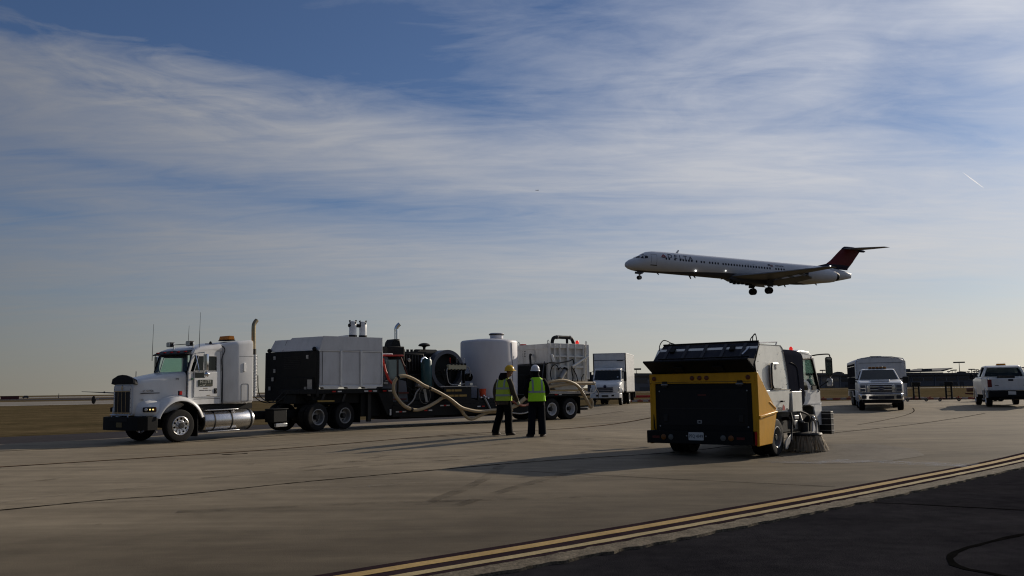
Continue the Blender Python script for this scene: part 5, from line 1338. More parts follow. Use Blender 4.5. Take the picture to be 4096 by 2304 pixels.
# sloping rear hatch with ribs
hz = [(-0.02, 2.005), (0.30, 2.355)]
def hp(t, y, d=0.0):
    n = Vector((-0.667, 0, 0.745)); x = -0.085 + (0.40 - -0.085) * t; z = 1.985 + (2.42 - 1.985) * t
    return (x + n.x * d, y, z + n.z * d)
m = MB(); m.loft([[hp(0, 0.02, -.05), hp(0, SW - .02, -.05), hp(0, SW - .02, .02), hp(0, 0.02, .02)], [hp(1, 0.05, -.05), hp(1, SW - .12, -.05), hp(1, SW - .12, .02), hp(1, .05, .02)]])
HATCH = mat('hatch_steel', (0.040, 0.043, 0.058), 0.75, 0.0, 0.3, 3, 0.5, spec=0.12)
HATCH2 = mat('hatch_rib_steel', (0.070, 0.072, 0.085), 0.7, 0.0, 0.3, 5, 0.5, spec=0.15)
rh = m.build('rear_hatch', HATCH, S, 0.01)
for i in range(5):
    y = 0.32 + i * 0.46
    MB().loft([[hp(0.04, y, .02), hp(0.04, y + .07, .02), hp(0.04, y + .07, .05), hp(0.04, y, .05)], [hp(.93, y - .02, .02), hp(.93, y + .05, .02), hp(.93, y + .05, .05), hp(.93, y - .02, .05)]]).build('hatch_rib', HATCH2, rh, 0.006)
MB().tube([hp(.17, .12, .07), hp(.17, SW - .2, .07)], 0.016, 8).build('torsion_bar', BLACK, rh)
MB().tube([hp(1.02, .06, .03), hp(1.02, SW - .12, .03)], 0.022, 8).build('hatch_top_hinge', BLACK, rh)
for y in (0.55, 2.0):
    MB().box(*[0, 1, 0, 1, 0, 1]) if False else None
    MB().loft([[hp(.55, y, .02), hp(.55, y + .1, .02), hp(.55, y + .1, .08), hp(.55, y, .08)], [hp(.78, y, .02), hp(.78, y + .1, .02), hp(.78, y + .1, .08), hp(.78, y, .08)]]).build('hatch_catch', BLACK, rh)
MB().tube([hp(.3, .30, .06), hp(.62, .18, .09)], 0.022, 8).build('gas_strut', CHROME, rh)
# flared lip
m = MB(); m.loft([[(-0.44, 0.0, 2.035), (-0.44, SW, 2.035), (-0.42, SW, 2.07), (-0.42, 0, 2.07)], [(0.0, 0.02, 1.77), (0.0, SW - .02, 1.77), (0.05, SW - .02, 1.80), (0.05, 0.02, 1.80)]])
lp = m.build('hopper_lip', BLACK, S, 0.008)
m = MB(); m.box(-0.45, -0.05, 0.0, 0.02, 1.9, 2.06)
m = MB(); m.prism([(-0.43, 2.06), (-0.02, 2.06), (0.02, 1.80)], 0.0, 0.02); m.prism([(-0.43, 2.06), (-0.02, 2.06), (0.02, 1.80)], SW - .02, SW)
m.build('lip_cheek', BLACK, S, kind='stuff')
for y in (0.65, 1.6):
    MB().loft([[(-0.29, y, 1.925), (-0.29, y + .22, 1.925), (-0.30, y + .22, 1.905), (-0.30, y, 1.905)], [(-0.12, y + .02, 1.825), (-0.12, y + .2, 1.825), (-0.13, y + .2, 1.805), (-0.13, y + .02, 1.805)]]).build('lip_pad', BLACKP, lp)
# yellow rear frame with a dark rounded door
fr = MB()
fr.box(-0.06, 0.04, 0.0, SW, 1.555, 1.775)
fr.box(-0.06, 0.04, 0.0, 0.10, 0.5, 1.555); fr.box(-0.06, 0.04, SW - .10, SW, 0.5, 1.555)
fr.build('rear_frame', YELLOW, S, 0.02)
MB().box(-0.066, -0.055, 0.1, SW - .1, 1.575, 1.583).build('frame_crease', INK, S)
bd = MB().prism([(y, z) for y, z in rrect(0.085, SW - .085, 0.47, 1.54, 0.07)], -0.045, 0.03, 'x').build('rear_door', BLACK, S, 0.01)
MB().prism([(y, z) for y, z in rrect(0.2, SW - .2, 0.62, 1.42, 0.05)], -0.052, -0.04, 'x').build('door_panel', BLACKP, bd, 0.006)
MB().box(-0.06, -0.05, 1.15, 1.35, 1.27, 1.31).build('red_strip', mat('dull_red', (0, 0, 0)), bd)
em = MB().prism([(y, z) for y, z in rrect(1.27, 1.38, 0.66, 0.74, 0.02)], -0.062, -0.05, 'x').build('emblem', STEELW, bd)
MB().box(-0.065, -0.06, 1.30, 1.35, 0.68, 0.72).build('emblem_mark', INK, em)
for y in (2.42, 1.47, 1.29, 1.12, 0.16):
    f_ = MB().lathe([(0.052, -0.062), (0.052, -0.074), (0.04, -0.08), (0.003, -0.082)], (0, y, 1.665), 'x', 18).build('marker_light', AMBERD, S)
# yellow wrap-round flank: upper wedge, crease, lower skirt
fl = MB()
rows = []
o = [(-0.055, 1.775), (0.0, 1.76), (0.97, 0.93), (0.985, 0.90), (0.96, 0.80), (0.66, 0.22), (-0.10, 0.20), (-0.055, 0.80)]
fl.prism(o, -0.045, 0.02)
fk = fl.build('yellow_flank', YELLOW, S, 0.012)
MB().prism([(-0.055, 0.84), (0.985, 0.92), (0.985, 0.88), (-0.055, 0.78)], -0.075, -0.03).build('flank_crease', YELLOW, fk, 0.012)
MB().prism([(0.55, 1.12), (0.60, 1.13), (0.95, 0.99), (0.94, 0.96)], -0.058, -0.03).build('flank_crease', YELLOW, fk, 0.006)
f2 = MB(); f2.prism(o, SW - .02, SW + .045); f2.build('yellow_flank', YELLOW, S, 0.012)
MB().prism([(0.985, 0.90), (0.96, 0.80), (0.66, 0.22), (0.66, 0.5), (0.9, 0.9)], -0.02, 0.3).build('inner_guard', BLACK, S)
MB().box(-0.10, -0.06, 0.0, 0.05, 0.22, 0.5).build('reflector', REDL, S)
# rear bumper with lamps and plate
bm_ = MB().box(-0.16, 0.0, 0.08, SW + .1, 0.215, 0.50).build('rear_bumper', BLACK, S, 0.015)
for y, c in ((2.17, AMBERD), (1.99, LENS), (0.74, LENS), (0.56, AMBERD)):
    MB().lathe([(0.062, -0.158), (0.062, -0.172), (0.045, -0.178), (0.003, -0.18)], (0, y, 0.36), 'x', 18).build('tail_light', mat('dusty_clear_lens', (0.13, 0.13, 0.12), 0.4) if c is LENS else mat('amber_tail_lens', (0.20, 0.07, 0.012), 0.35), bm_)
for y in (2.36, 0.34):
    MB().box(-0.172, -0.158, y - .09, y + .09, 0.33, 0.385).build('tail_light', mat('dull_red_lens', (0.10, 0.008, 0.008), 0.35), bm_)
pl = MB().prism([(y, z) for y, z in rrect(1.19, 1.55, 0.30, 0.475, 0.02)], -0.178, -0.164, 'x').build('licence_plate', PLATEW, bm_)
lettering('plate_lettering', 'PFQ 4949', INK, pl, 0.105, Matrix(((0, 0, -1, -0.179), (-1, 0, 0, 1.37), (0, 1, 0, 0.385), (0, 0, 0, 1))), 0.001, sx=0.78)
for y in (1.14, 1.60):
    MB().ball((-0.165, y, 0.39), 0.02).build('plate_lamp', STEELW, bm_)
# dark engine cover and cab
def eng_ring(x, ins, zt): return [(x, p[0], p[1]) for p in rrect(ins, SW - ins, 0.96, zt, 0.16, 5)]
MB().loft([eng_ring(1.86, 0.05, 2.33), eng_ring(2.9, 0.06, 2.33), eng_ring(3.28, 0.09, 2.30), eng_ring(3.30, 0.12, 2.27)]).build('engine_cover', GREYCOV, S, ang=45)
MB().tube(spline([(2.25, 0.04, 2.02), (2.7, 0.05, 1.92), (2.82, 0.05, 1.6), (2.85, 0.05, 1.4)], 5), 0.008, 5).build('cover_seam', INK, S)
MB().box(2.04, 2.70, -0.04, 0.35, 0.86, 1.34).build('tool_box', SILVER, S, 0.015)
MB().ball((2.66, -0.02, 1.37), 0.03).build('box_latch', CHROME, S)
CY0, CY1 = 0.22, 2.28
for y, k in ((CY0, -1), (CY1, 1)):
    a, b = sorted((y, y - k * 0.05))
    m = MB()
    m.prism([(3.34, 1.0), (4.88, 1.0), (4.86, 1.28), (4.76, 1.36), (4.2, 1.44), (4.0, 1.56), (3.70, 1.62), (3.34, 1.62)], a, b)
    m.prism([(3.34, 1.62), (3.56, 1.62), (3.62, 2.12), (4.2, 2.14), (4.3, 2.24), (3.34, 2.32)], a, b)
    m.prism([(4.86, 1.28), (4.90, 1.28), (4.50, 2.2), (4.36, 2.2), (4.30, 2.24), (4.30, 2.13), (4.42, 2.1), (4.80, 1.36)], a, b)
    m.prism([(4.34, 1.0), (4.34, 0.86), (4.46, 0.62), (4.50, 0.45), (4.93, 0.45), (4.92, 1.0)], a, b)
    m.prism([(3.34, 1.0), (3.9, 1.0), (4.34, 0.92), (4.34, 1.0)], a, b)
    cs = m.build('cab_side', WHITE, S, 0.012)
    MB().prism([(3.56, 1.62), (3.70, 1.62), (4.0, 1.56), (4.2, 1.44), (4.78, 1.36), (4.40, 2.12), (3.62, 2.12)], *sorted((y - k * .02, y - k * .03))).build('window', GLASS, S)
    MB().tube([(3.57, y, 2.12), (4.32, y, 2.15), (4.80, y, 1.34), (4.70, y, 1.32)], 0.028, 6).build('window_seal', BLACK, S)
    dd = MB().tube([(3.42, y + k * .004, 1.02), (3.44, y + k * .004, 2.28)], 0.007, 4).build('door_gap', INK, S)
    MB().box(3.52, 3.68, *sorted((y + k * .004, y + k * .02)), 1.20, 1.33).build('handle_recess', BLACK, S)
    MB().prism([(3.52, 1.36), (3.92, 1.36), (3.80, 1.54), (3.56, 1.57)], *sorted((y + k * .004, y + k * .015))).build('peeper_window', GLASSD, S)
    MB().box(4.2, 4.5, *sorted((y + k * .03, y - k * .02)), 1.36, 1.46).build('mirror_root', BLACK, S)
    MB().prism([(3.4, 1.0), (4.9, 1.0), (4.9, 1.04), (3.4, 1.04)], *sorted((y + k * .004, y + k * .012))).build('cab_trim', WHITE2, S)
MB().box(3.34, 3.40, CY0 + .05, CY1 - .05, 1.0, 1.72).box(3.34, 3.38, CY0 + .05, CY1 - .05, 2.08, 2.3).box(3.36, 4.88, CY0 + .06, CY1 - .06, 0.95, 1.02).build('cab_back', INTER, S)
def roof2(x, z0, z1, ins): return [(x, p[0], p[1]) for p in rrect(CY0 + ins, CY1 - ins, z0, z1, 0.05, 4)]
MB().loft([roof2(3.32, 2.20, 2.33, 0.0), roof2(3.5, 2.2, 2.36, 0.0), roof2(4.15, 2.18, 2.34, 0.0), roof2(4.42, 2.15, 2.26, 0.02), roof2(4.52, 2.12, 2.18, 0.03)]).build('cab_roof', WHITE, S, ang=50)
MB().add([(4.88, CY0 + .06, 1.30), (4.88, CY1 - .06, 1.30), (4.50, CY1 - .08, 2.16), (4.50, CY0 + .08, 2.16)], [(0, 1, 2, 3)]).build('windscreen', GLASS, S)
MB().box(4.86, 4.95, CY0 + .02, CY1 - .02, 0.45, 1.29).build('cab_front', WHITE, S, 0.03)
MB().box(4.3, 4.75, CY0 + .08, CY1 - .08, 1.05, 1.42).box(3.5, 3.9, 0.4, 0.9, 1.05, 1.4).box(3.5, 3.62, 0.45, 0.85, 1.4, 1.85).box(3.5, 3.9, 1.5, 2.0, 1.05, 1.4).box(3.5, 3.62, 1.55, 1.95, 1.4, 1.85).build('seats', INTER, S, 0.03)
MB().tube([(4.18 + .08 * math.sin(t), 0.65 + 0.19 * math.cos(t), 1.66 + 0.18 * math.sin(t)) for t in [2 * pi * i / 20 for i in range(20)]], 0.016, 6, close=True).build('steering_wheel', mat('pale_wheel_rim', (0.3, 0.3, 0.3), 0.5), S)
MB().add([(3.62, CY0 + .035, 2.06), (4.0, CY0 + .035, 2.07), (3.95, CY0 + .035, 2.12), (3.62, CY0 + .035, 2.12)], [(0, 1, 2, 3)]).build('sun_band', mat('green_tint_band', (0.02, 0.2, 0.1), 0.4), S)
MB().lathe([(0.045, 0), (0.045, 0.05), (0.03, 0.085), (0.004, 0.095)], (3.42, 0.42, 2.345), 'z', 14).build('beacon', REDG, S)
# mirrors on long arms
for k, yo in ((-1, CY0), (1, CY1)):
    ym = yo + k * 0.24
    br = MB()
    br.tube(spline([(4.36, yo, 2.22), (4.50, yo + k * .1, 2.25), (4.86, ym, 2.27), (5.02, ym, 2.25), (5.06, ym, 2.15), (5.06, ym, 1.75), (5.0, ym, 1.67), (4.92, ym, 1.66)], 4), 0.017, 6)
    bo = br.build('mirror_arm', BLACK, S)
    MB().prism(rrect(ym - .09, ym + .09, 1.72, 2.20, 0.05), 4.90, 4.96, 'x').build('mirror', BLACKP, bo, 0.02)
    MB().prism(rrect(ym - .075, ym + .075, 1.74, 2.18, 0.04), 4.892, 4.90, 'x').build('mirror_glass', mat('mirror_glass', (0.30, 0.32, 0.30), 0.08, 0.9), bo)
    MB().prism(rrect(ym - .07, ym + .07, 1.44, 1.64, 0.04), 4.90, 4.98, 'x').build('convex_mirror', LENS, bo, 0.02)
    MB().tube([(4.94, ym, 1.74), (4.94, ym, 1.6), (4.72, yo, 1.40)], 0.014, 6).build('mirror_stay', BLACK, bo)
# front bumper and spray bar
fb = MB().box(4.93, 5.10, 0.10, 2.4, 0.32, 0.5).build('front_bumper', WHITE2, S, 0.02)
m = MB(); m.box(4.86, 5.08, -0.02, 0.28, 0.22, 0.80)
sbk = m.build('spray_bar_box', DARKST, S, 0.01)
for z in (0.30, 0.45, 0.60, 0.73):
    MB().box(4.85, 5.09, -0.03, 0.29, z, z + 0.02).build('bar_slat', STEELW, sbk)
MB().box(4.4, 5.2, 0.3, 0.9, 0.24, 0.36).build('front_bracket', BLACK, S, 0.01)
MB().box(4.90, 4.955, 0.22, 0.26, 0.6, 0.72).build('side_marker', BLACK, S)
# gutter broom
BC = (2.58, -0.10)
br = MB().lathe([(0.005, 0.40), (0.38, 0.37), (0.40, 0.33), (0.38, 0.30), (0.005, 0.30)], (BC[0], BC[1], 0), 'z', 32).build('gutter_broom', DARKST, S)
m = MB(); rnd = random.Random(3)
for i in range(420):
    a = rnd.uniform(0, 2 * pi); r0 = rnd.uniform(0.30, 0.39); r1 = r0 + rnd.uniform(0.05, 0.17); z1 = rnd.uniform(-0.07, -0.01)
    a1 = a + rnd.uniform(-.12, .12)
    m.add([(BC[0] + r0 * math.cos(a - .02), BC[1] + r0 * math.sin(a - .02), 0.32), (BC[0] + r0 * math.cos(a + .02), BC[1] + r0 * math.sin(a + .02), 0.32), (BC[0] + (r0 * .4 + r1 * .6) * math.cos(a1 + .03), BC[1] + (r0 * .4 + r1 * .6) * math.sin(a1 + .03), 0.13), (BC[0] + r1 * math.cos(a1 + .02), BC[1] + r1 * math.sin(a1 + .02), z1), (BC[0] + r1 * math.cos(a1 - .012), BC[1] + r1 * math.sin(a1 - .012), z1), (BC[0] + (r0 * .4 + r1 * .6) * math.cos(a1 - .02), BC[1] + (r0 * .4 + r1 * .6) * math.sin(a1 - .02), 0.13)],
          [(0, 1, 2, 5), (5, 2, 3, 4)])
bro = m.build('bristles', BRISTLE, br, kind='stuff', smooth=False)
MB().cyl((BC[0], BC[1], 0.38), (BC[0], BC[1], 0.60), 0.10, 14).build('broom_motor', DARKST, S)
MB().tube([(BC[0], BC[1], .58), (2.5, 0.3, 0.7), (2.3, 0.6, 0.62)], 0.045, 8).build('broom_arm', DARKST, S)
MB().cyl((2.85, 0.0, .42), (3.1, 0.2, .85), 0.035).build('broom_strut', STEELW, S)
MB().prism([(3.0, .36), (3.24, .36), (3.14, .55), (3.08, .62)], -0.16, -0.13).build('broom_bracket', WHITE2, S, 0.01)
MB().prism([(2.46, .36), (2.60, .36), (2.54, .66)], -0.42, -0.39).build('broom_plate', STEELW, S, 0.008)
MB().prism([(1.40, 0.05), (1.52, 0.04), (1.86, 0.30), (1.86, 0.40), (1.42, 0.22)], -0.06, -0.03).build('side_plate', STEELW, S, 0.01)
for p in ([(1.92, -0.02, 0.86), (1.95, -.04, .65), (1.85, -.05, .45), (1.82, -.06, .2)], [(1.98, 0.0, 0.86), (2.0, -.03, .7), (2.1, -.04, .5)], [(2.75, 0.1, .86), (3.0, .0, .8), (3.3, 0, .7), (3.4, .1, .5)]):
    MB().tube(spline(p, 6), 0.024, 6).build('water_hose', DARKST, S)
MB().box(2.28, 2.5, 0.02, 0.2, 0.45, 0.66).box(2.25, 2.55, 0.0, 0.15, 0.68, 0.78).build('spray_valve', STEELW, S, 0.02)
MB().lathe([(0.0051, 0), (0.24, 0.0), (0.24, 0.2), (0.005, 0.22)], (3.75, 0.3, 0.62), 'y', 20).build('lamp_drum', BLACK, S)
for a in (0.3, 0.6):
    MB().ball((3.9 + a * .3, 0.15, 0.72 - a * .2), 0.05).build('work_light', LENS, S)
# rack on the roof and loose cables
m = MB()
m.tube([(0.9, 0.25, 2.44), (2.0, 0.25, 2.50), (2.05, 0.75, 2.50), (0.9, 0.75, 2.44)], 0.016, 6); m.tube([(1.9, .25, 2.40), (2.0, .25, 2.5)], 0.016, 6); m.tube([(0.9, 0.5, 2.44), (2.0, 0.5, 2.50)], 0.012, 6)
m.build('roof_rack', WHITE2, S)
for p in ([(0.30, 2.40, 2.18), (0.25, 2.42, 2.40), (0.32, 2.35, 2.56), (0.45, 2.25, 2.52), (0.6, 2.2, 2.42)], [(0.42, 2.32, 2.26), (0.42, 2.3, 2.42), (0.5, 2.25, 2.50), (0.62, 2.18, 2.46), (0.66, 2.15, 2.4)],
          [(0.45, 0.22, 2.36), (0.46, 0.22, 2.55), (0.52, 0.18, 2.62), (0.55, 0.16, 2.42)], [(0.4, 0.26, 2.30), (0.42, 0.26, 2.5), (0.52, 0.18, 2.63)]):
    MB().tube(spline(p, 6), 0.011, 6).build('cable_loop', BLACK, S)

# hinges, latches and wear on the rear door
for y in (0.35, 2.15):
    MB().box(-0.085, -0.05, y - .06, y + .06, 1.46, 1.60).build('door_hinge', DARKST, bd, 0.01)
    MB().cyl((-0.08, y - .08, 1.53), (-0.08, y + .08, 1.53), 0.022, 10).build('hinge_pin', STEELW, bd)
    MB().box(-0.075, -0.05, y - .05, y + .05, 0.70, 0.86).build('door_latch', DARKST, bd, 0.01)
for y, z in ((2.3, 1.38), (0.2, 1.38), (2.3, 0.6), (0.2, 0.6)):
    MB().cyl((-0.06, y, z), (-0.05, y, z), 0.018, 8).build('bolt', STEELW, bd)
MB().box(-0.058, -0.045, 0.25, SW - .25, 0.98, 1.0).build('door_rib', DARKST, bd)
MB().tube(spline([(-0.02, 2.3, 0.5), (-0.1, 2.36, 0.42), (-0.08, 2.44, 0.6), (-0.03, 2.46, 1.0)], 6), 0.014, 6).build('tail_light_cable', BLACK, S)
# ================================================================ box truck (faces the camera)
# local: x runs aft from the front bumper, y to the driver's side (right in the picture), z up
def facing(loc, heading_deg):
    """yaw so that local +x points aft when the vehicle heads along heading_deg (from +X, ccw)"""
    return R(heading_deg + 180)


bx, by = 6.5, 62.6
B = thing('box_truck', (bx, by, gz(bx, by)), facing(0, 256), 'white box truck with dark windscreen facing the camera beyond the trailer', 'box truck')
for y, fc in ((-0.98, -1), (0.98, 1)):
    wheel(B, (1.0, y, 0.46), 0.46, 0.24, fc, 'steel', rim_m=STEELW)
    wheel(B, (5.6, y, 0.50), 0.50, 0.26, fc, 'dish', rim_m=STEELW); wheel(B, (5.6, y - fc * 0.30, 0.50), 0.50, 0.24, fc, 'dish', rim_m=STEELW)
MB().box(0.3, 8.0, -0.42, 0.42, 0.5, 0.75).build('chassis', BLACK, B, 0.01)
MB().cyl((1.0, -0.9, 0.46), (1.0, 0.9, 0.46), 0.07).build('axle', DARKST, B)
MB().cyl((5.6, -0.9, 0.46), (5.6, 0.9, 0.46), 0.09).build('axle', DARKST, B)
bp_ = [(0.35, -1.15), (0.05, -1.0), (0.0, -0.6), (0.0, 0.6), (0.05, 1.0), (0.35, 1.15), (0.5, 1.15), (0.5, -1.15)]
bump = MB().prism(bp_, 0.52, 0.86, 'z').build('bumper', WHITE, B, 0.03)
for y in (-0.55, 0.55):
    MB().box(-0.01, 0.02, y - .09, y + .09, 0.64, 0.76).build('bumper_lamp', BLACKP, bump)
MB().box(-0.015, 0.01, -0.24, 0.24, 0.60, 0.74).build('licence_plate', mat('dim_plate', (0.08, 0.075, 0.07), 0.6), bump)
def cabr(x, hw, zb, zt, r_): return [(x, p[0], p[1]) for p in rrect(-hw, hw, zb, zt, r_, 4)]
MB().loft([cabr(0.12, 0.86, 0.88, 1.36, 0.12), cabr(0.25, 1.02, 0.88, 1.50, 0.14), cabr(0.7, 1.08, 0.88, 1.64, 0.14), cabr(1.35, 1.08, 0.88, 1.80, 0.12)]).build('hood', WHITE, B, ang=50)
gr = MB().prism(rrect(-0.62, 0.62, 0.90, 1.34, 0.08), 0.06, 0.16, 'x').build('grille', WHITE2, B, 0.015)
for k, z in enumerate((0.95, 1.07, 1.19)):
    MB().box(0.03, 0.065, -0.56, 0.56, z, z + 0.08).build('grille_slot', INK, gr)
MB().lathe([(0.11, 0.05), (0.08, 0.035), (0.004, 0.03)], (0, 0, 1.34), 'x', 20).build('badge', NAVY, gr)
for k in (-1, 1):
    MB().prism([(0.13, k * 0.66), (0.17, k * 1.02), (0.42, k * 1.09), (0.42, k * 0.9), (0.22, k * 0.66)], 0.98, 1.24, 'z').build('headlight', LENS, B, 0.03)
    MB().prism([(0.55, 0.88), (0.55, 1.0), (0.72, 1.2), (1.25, 1.2), (1.45, 0.9), (1.38, 0.88), (1.2, 1.05), (0.8, 1.05), (0.6, 0.88)], k * 1.0 if k > 0 else -1.14, 1.14 if k > 0 else -1.0).build('wing', WHITE, B, 0.03)
# cab
MB().loft([cabr(1.30, 1.02, 1.10, 1.78, 0.08), cabr(1.45, 1.04, 1.0, 1.86, 0.1), cabr(2.6, 1.05, 0.9, 1.9, 0.08)]).build('cab_lower', WHITE, B, ang=50)
MB().loft([cabr(1.72, 0.95, 2.46, 2.58, 0.05), cabr(1.9, 0.97, 2.46, 2.66, 0.08), cabr(2.6, 0.99, 2.46, 2.7, 0.08)]).build('cab_roof', WHITE, B, ang=50)
for k in (-1, 1):
    MB().tube([(1.36, k * 1.0, 1.84), (1.74, k * 0.94, 2.5)], 0.05, 8).build('pillar', WHITE, B)
    MB().box(2.45, 2.6, *sorted((k * 0.93, k * 1.04)), 1.85, 2.5).build('pillar', WHITE, B)
    MB().prism([(1.45, 1.88), (2.45, 1.90), (2.45, 2.46), (1.78, 2.46)], *sorted((k * 0.96, k * 0.99))).build('side_window', GLASSD, B)
    mo = MB().prism(rrect(k * 1.28 - .11, k * 1.28 + .11, 1.72, 2.42, 0.05), 1.5, 1.58, 'x').build('mirror', BLACKP, B, 0.02)
    MB().tube([(1.55, k * 1.28, 2.38), (1.7, k * 1.0, 2.46)], 0.02, 6).tube([(1.55, k * 1.28, 1.78), (1.6, k * 1.02, 1.8)], 0.02, 6).build('mirror_arm', BLACK, mo)
    MB().box(1.5, 2.4, *sorted((k * 1.045, k * 1.06)), 1.05, 1.85).build('door', WHITE, B, 0.02)
MB().add([(1.36, -0.97, 1.84), (1.36, 0.97, 1.84), (1.72, 0.91, 2.50), (1.72, -0.91, 2.50), (1.28, 0, 1.82), (1.66, 0, 2.5)], [(0, 4, 5, 3), (4, 1, 2, 5)]).build('windscreen', mat_glass('black_windscreen', (0.02, 0.02, 0.02), 0.4), B)
MB().box(1.9, 2.4, -0.9, 0.9, 1.5, 2.2).build('seats', INTER, B, 0.05)
MB().add([(1.42, -0.70, 1.98), (1.42, -0.80, 1.98), (1.46, -0.80, 2.07), (1.46, -0.70, 2.07)], [(0, 1, 2, 3)]).build('permit_sticker', LENS, B)
for k in range(6):
    y = -0.72 + k * 0.29
    MB().box(1.66, 1.74, y - .08, y + .08, 2.53, 2.56).build('roof_marker', LENS, B, 0.006)
MB().tube([(1.28, -0.9, 1.74), (1.18, -0.2, 1.75), (1.18, 0.2, 1.75), (1.28, 0.9, 1.74)], 0.012, 5).build('wiper', BLACK, B)
# cargo box
cb = MB().box(2.75, 8.3, -1.22, 1.22, 0.98, 3.78).build('cargo_box', WHITE, B, 0.03)
m = MB()
for z in (3.74,):
    m.box(2.735, 8.31, -1.235, 1.235, z, z + 0.07)
m.build('roof_rail', WHITE2, cb, 0.02)
MB().box(2.72, 2.76, -1.23, -1.16, 0.98, 3.76).box(2.72, 2.76, 1.16, 1.23, 0.98, 3.76).build('corner_post', DARKST, cb, 0.01, kind='stuff')
MB().box(2.74, 2.755, -1.15, 1.15, 3.26, 3.30).build('nose_seam', BLUEGREY, cb)
MB().box(2.70, 2.76, -1.0, -0.55, 3.22, 3.27).build('marker_bar', BLACK, cb)
MB().box(2.74, 8.3, -1.23, 1.23, 0.90, 0.99).build('sill_rail', DARKST, cb, 0.01)
m = MB()
for k in range(13):
    m.box(2.95 + k * .42, 2.96 + k * .42, -1.226, -1.221, 1.0, 3.72)
m.build('panel_seam', WHITE2, cb, kind='stuff')
for y in (-0.95, 0.95):
    MB().box(7.2, 7.22, y - .3, y + .3, 0.25, 0.9).build('mud_flap', RUBBER, B)
MB().box(8.2, 8.3, -1.28, -1.0, 0.45, 0.95).build('tail_step', DARKST, B, 0.01)

# ================================================================ pick-up trucks
def pickup_front(root):
    P_ = root
    for y, fc in ((-0.86, -1), (0.86, 1)):
        wheel(P_, (0.98, y, 0.40), 0.40, 0.27, fc, 'steel', rim_m=ALU); wheel(P_, (4.95, y, 0.40), 0.40, 0.27, fc, 'steel', rim_m=ALU)
    MB().box(0.3, 5.9, -0.5, 0.5, 0.42, 0.6).build('chassis', BLACK, P_, 0.01)
    MB().cyl((.98, -.8, .40), (.98, .8, .40), 0.06).build('axle', DARKST, P_)
    MB().cyl((4.95, -.8, .40), (4.95, .8, .40), 0.08).build('axle', DARKST, P_)
    def br(x, hw, zb, zt, r_): return [(x, p[0], p[1]) for p in rrect(-hw, hw, zb, zt, r_, 4)]
    MB().loft([br(0.14, 0.93, 0.84, 1.30, 0.08), br(0.3, 0.99, 0.80, 1.36, 0.10), br(1.0, 1.0, 0.80, 1.42, 0.12), br(1.75, 1.0, 0.72, 1.48, 0.1)]).build('hood', WHITE, P_, ang=50)
    MB().prism([(0.3, -0.42), (1.55, -0.5), (1.55, 0.5), (0.3, 0.42)], 1.36, 1.45, 'z').build('hood_bulge', WHITE, P_, 0.04)
    MB().loft([br(1.7, 1.0, 0.55, 1.45, 0.08), br(3.9, 1.0, 0.55, 1.45, 0.08)]).build('cab_lower', WHITE, P_, ang=50)
    MB().loft([br(2.28, 0.72, 1.90, 1.96, 0.03), br(2.5, 0.76, 1.88, 2.0, 0.06), br(3.6, 0.76, 1.88, 2.0, 0.06), br(3.8, 0.74, 1.88, 1.94, 0.03)]).build('cab_roof', WHITE, P_, ang=50)
    for k in (-1, 1):
        MB().tube([(1.66, k * 0.90, 1.46), (2.30, k * 0.73, 1.93)], 0.045, 8).build('pillar', WHITE, P_)
        MB().tube([(2.85, k * 0.92, 1.45), (2.85, k * 0.76, 1.92)], 0.05, 8).build('pillar', BLACK, P_)
        MB().tube([(3.92, k * 0.92, 1.45), (3.75, k * 0.74, 1.92)], 0.06, 8).build('pillar', WHITE, P_)
        MB().add([(1.75, k * 0.93, 1.46), (3.85, k * 0.93, 1.46), (3.72, k * 0.75, 1.92), (2.32, k * 0.75, 1.92)], [(0, 1, 2, 3)]).build('side_window', GLASSD, P_)
        for x in (0.98, 4.95):
            MB().lathe([(0.44, -0.04), (0.52, -0.04), (0.52, 0.05), (0.44, 0.05), (0.44, -0.04)], (x, k * 0.985, 0.43), 'y', 20, 0.0, pi).build('wheel_arch', WHITE, P_)
    MB().add([(1.62, -0.88, 1.46), (1.62, 0.88, 1.46), (2.27, 0.70, 1.94), (2.27, -0.70, 1.94), (1.54, 0, 1.47), (2.22, 0, 1.95)], [(0, 4, 5, 3), (4, 1, 2, 5)]).build('windscreen', mat('black_windscreen_x', (0, 0, 0)) if False else MATS['black_windscreen'], P_)
    MB().box(2.2, 3.6, -0.75, 0.75, 1.0, 1.62).build('seats', INTER, P_, 0.05)
    return P_


def gl(x): return x
sx_, sy_ = 17.35, 41.6
H1 = 250
Pk = thing('pickup_truck', (sx_, sy_, gz(sx_, sy_)), facing(0, H1), 'white pick-up with big chrome grille towing a white enclosed trailer', 'pickup truck')
pickup_front(Pk)
gs = MB().prism(rrect(-0.60, 0.60, 0.84, 1.24, 0.06), 0.05, 0.16, 'x').build('grille_surround', CHROME, Pk, 0.02)
MB().prism(rrect(-0.53, 0.53, 0.88, 1.20, 0.04), 0.035, 0.06, 'x').build('grille_mesh', INK, gs)
for z in (0.955, 1.09):
    MB().box(0.012, 0.05, -0.52, 0.52, z, z + 0.055).build('grille_bar', CHROME, gs, 0.01)
MB().box(0.012, 0.05, -0.54, -0.48, 0.88, 1.2).build('grille_bar', CHROME, gs, 0.01)
MB().box(0.012, 0.05, 0.48, 0.54, 0.88, 1.2).build('grille_bar', CHROME, gs, 0.01)
ov = MB().add([(0.005, 0.165 * math.cos(2 * pi * i / 28), 1.05 + 0.075 * math.sin(2 * pi * i / 28)) for i in range(28)] + [(0.02, 0.18 * math.cos(2 * pi * i / 28), 1.05 + 0.088 * math.sin(2 * pi * i / 28)) for i in range(28)], [tuple(range(28))] + [(i, (i + 1) % 28, 28 + (i + 1) % 28, 28 + i) for i in range(28)]).build('badge', NAVY, gs)
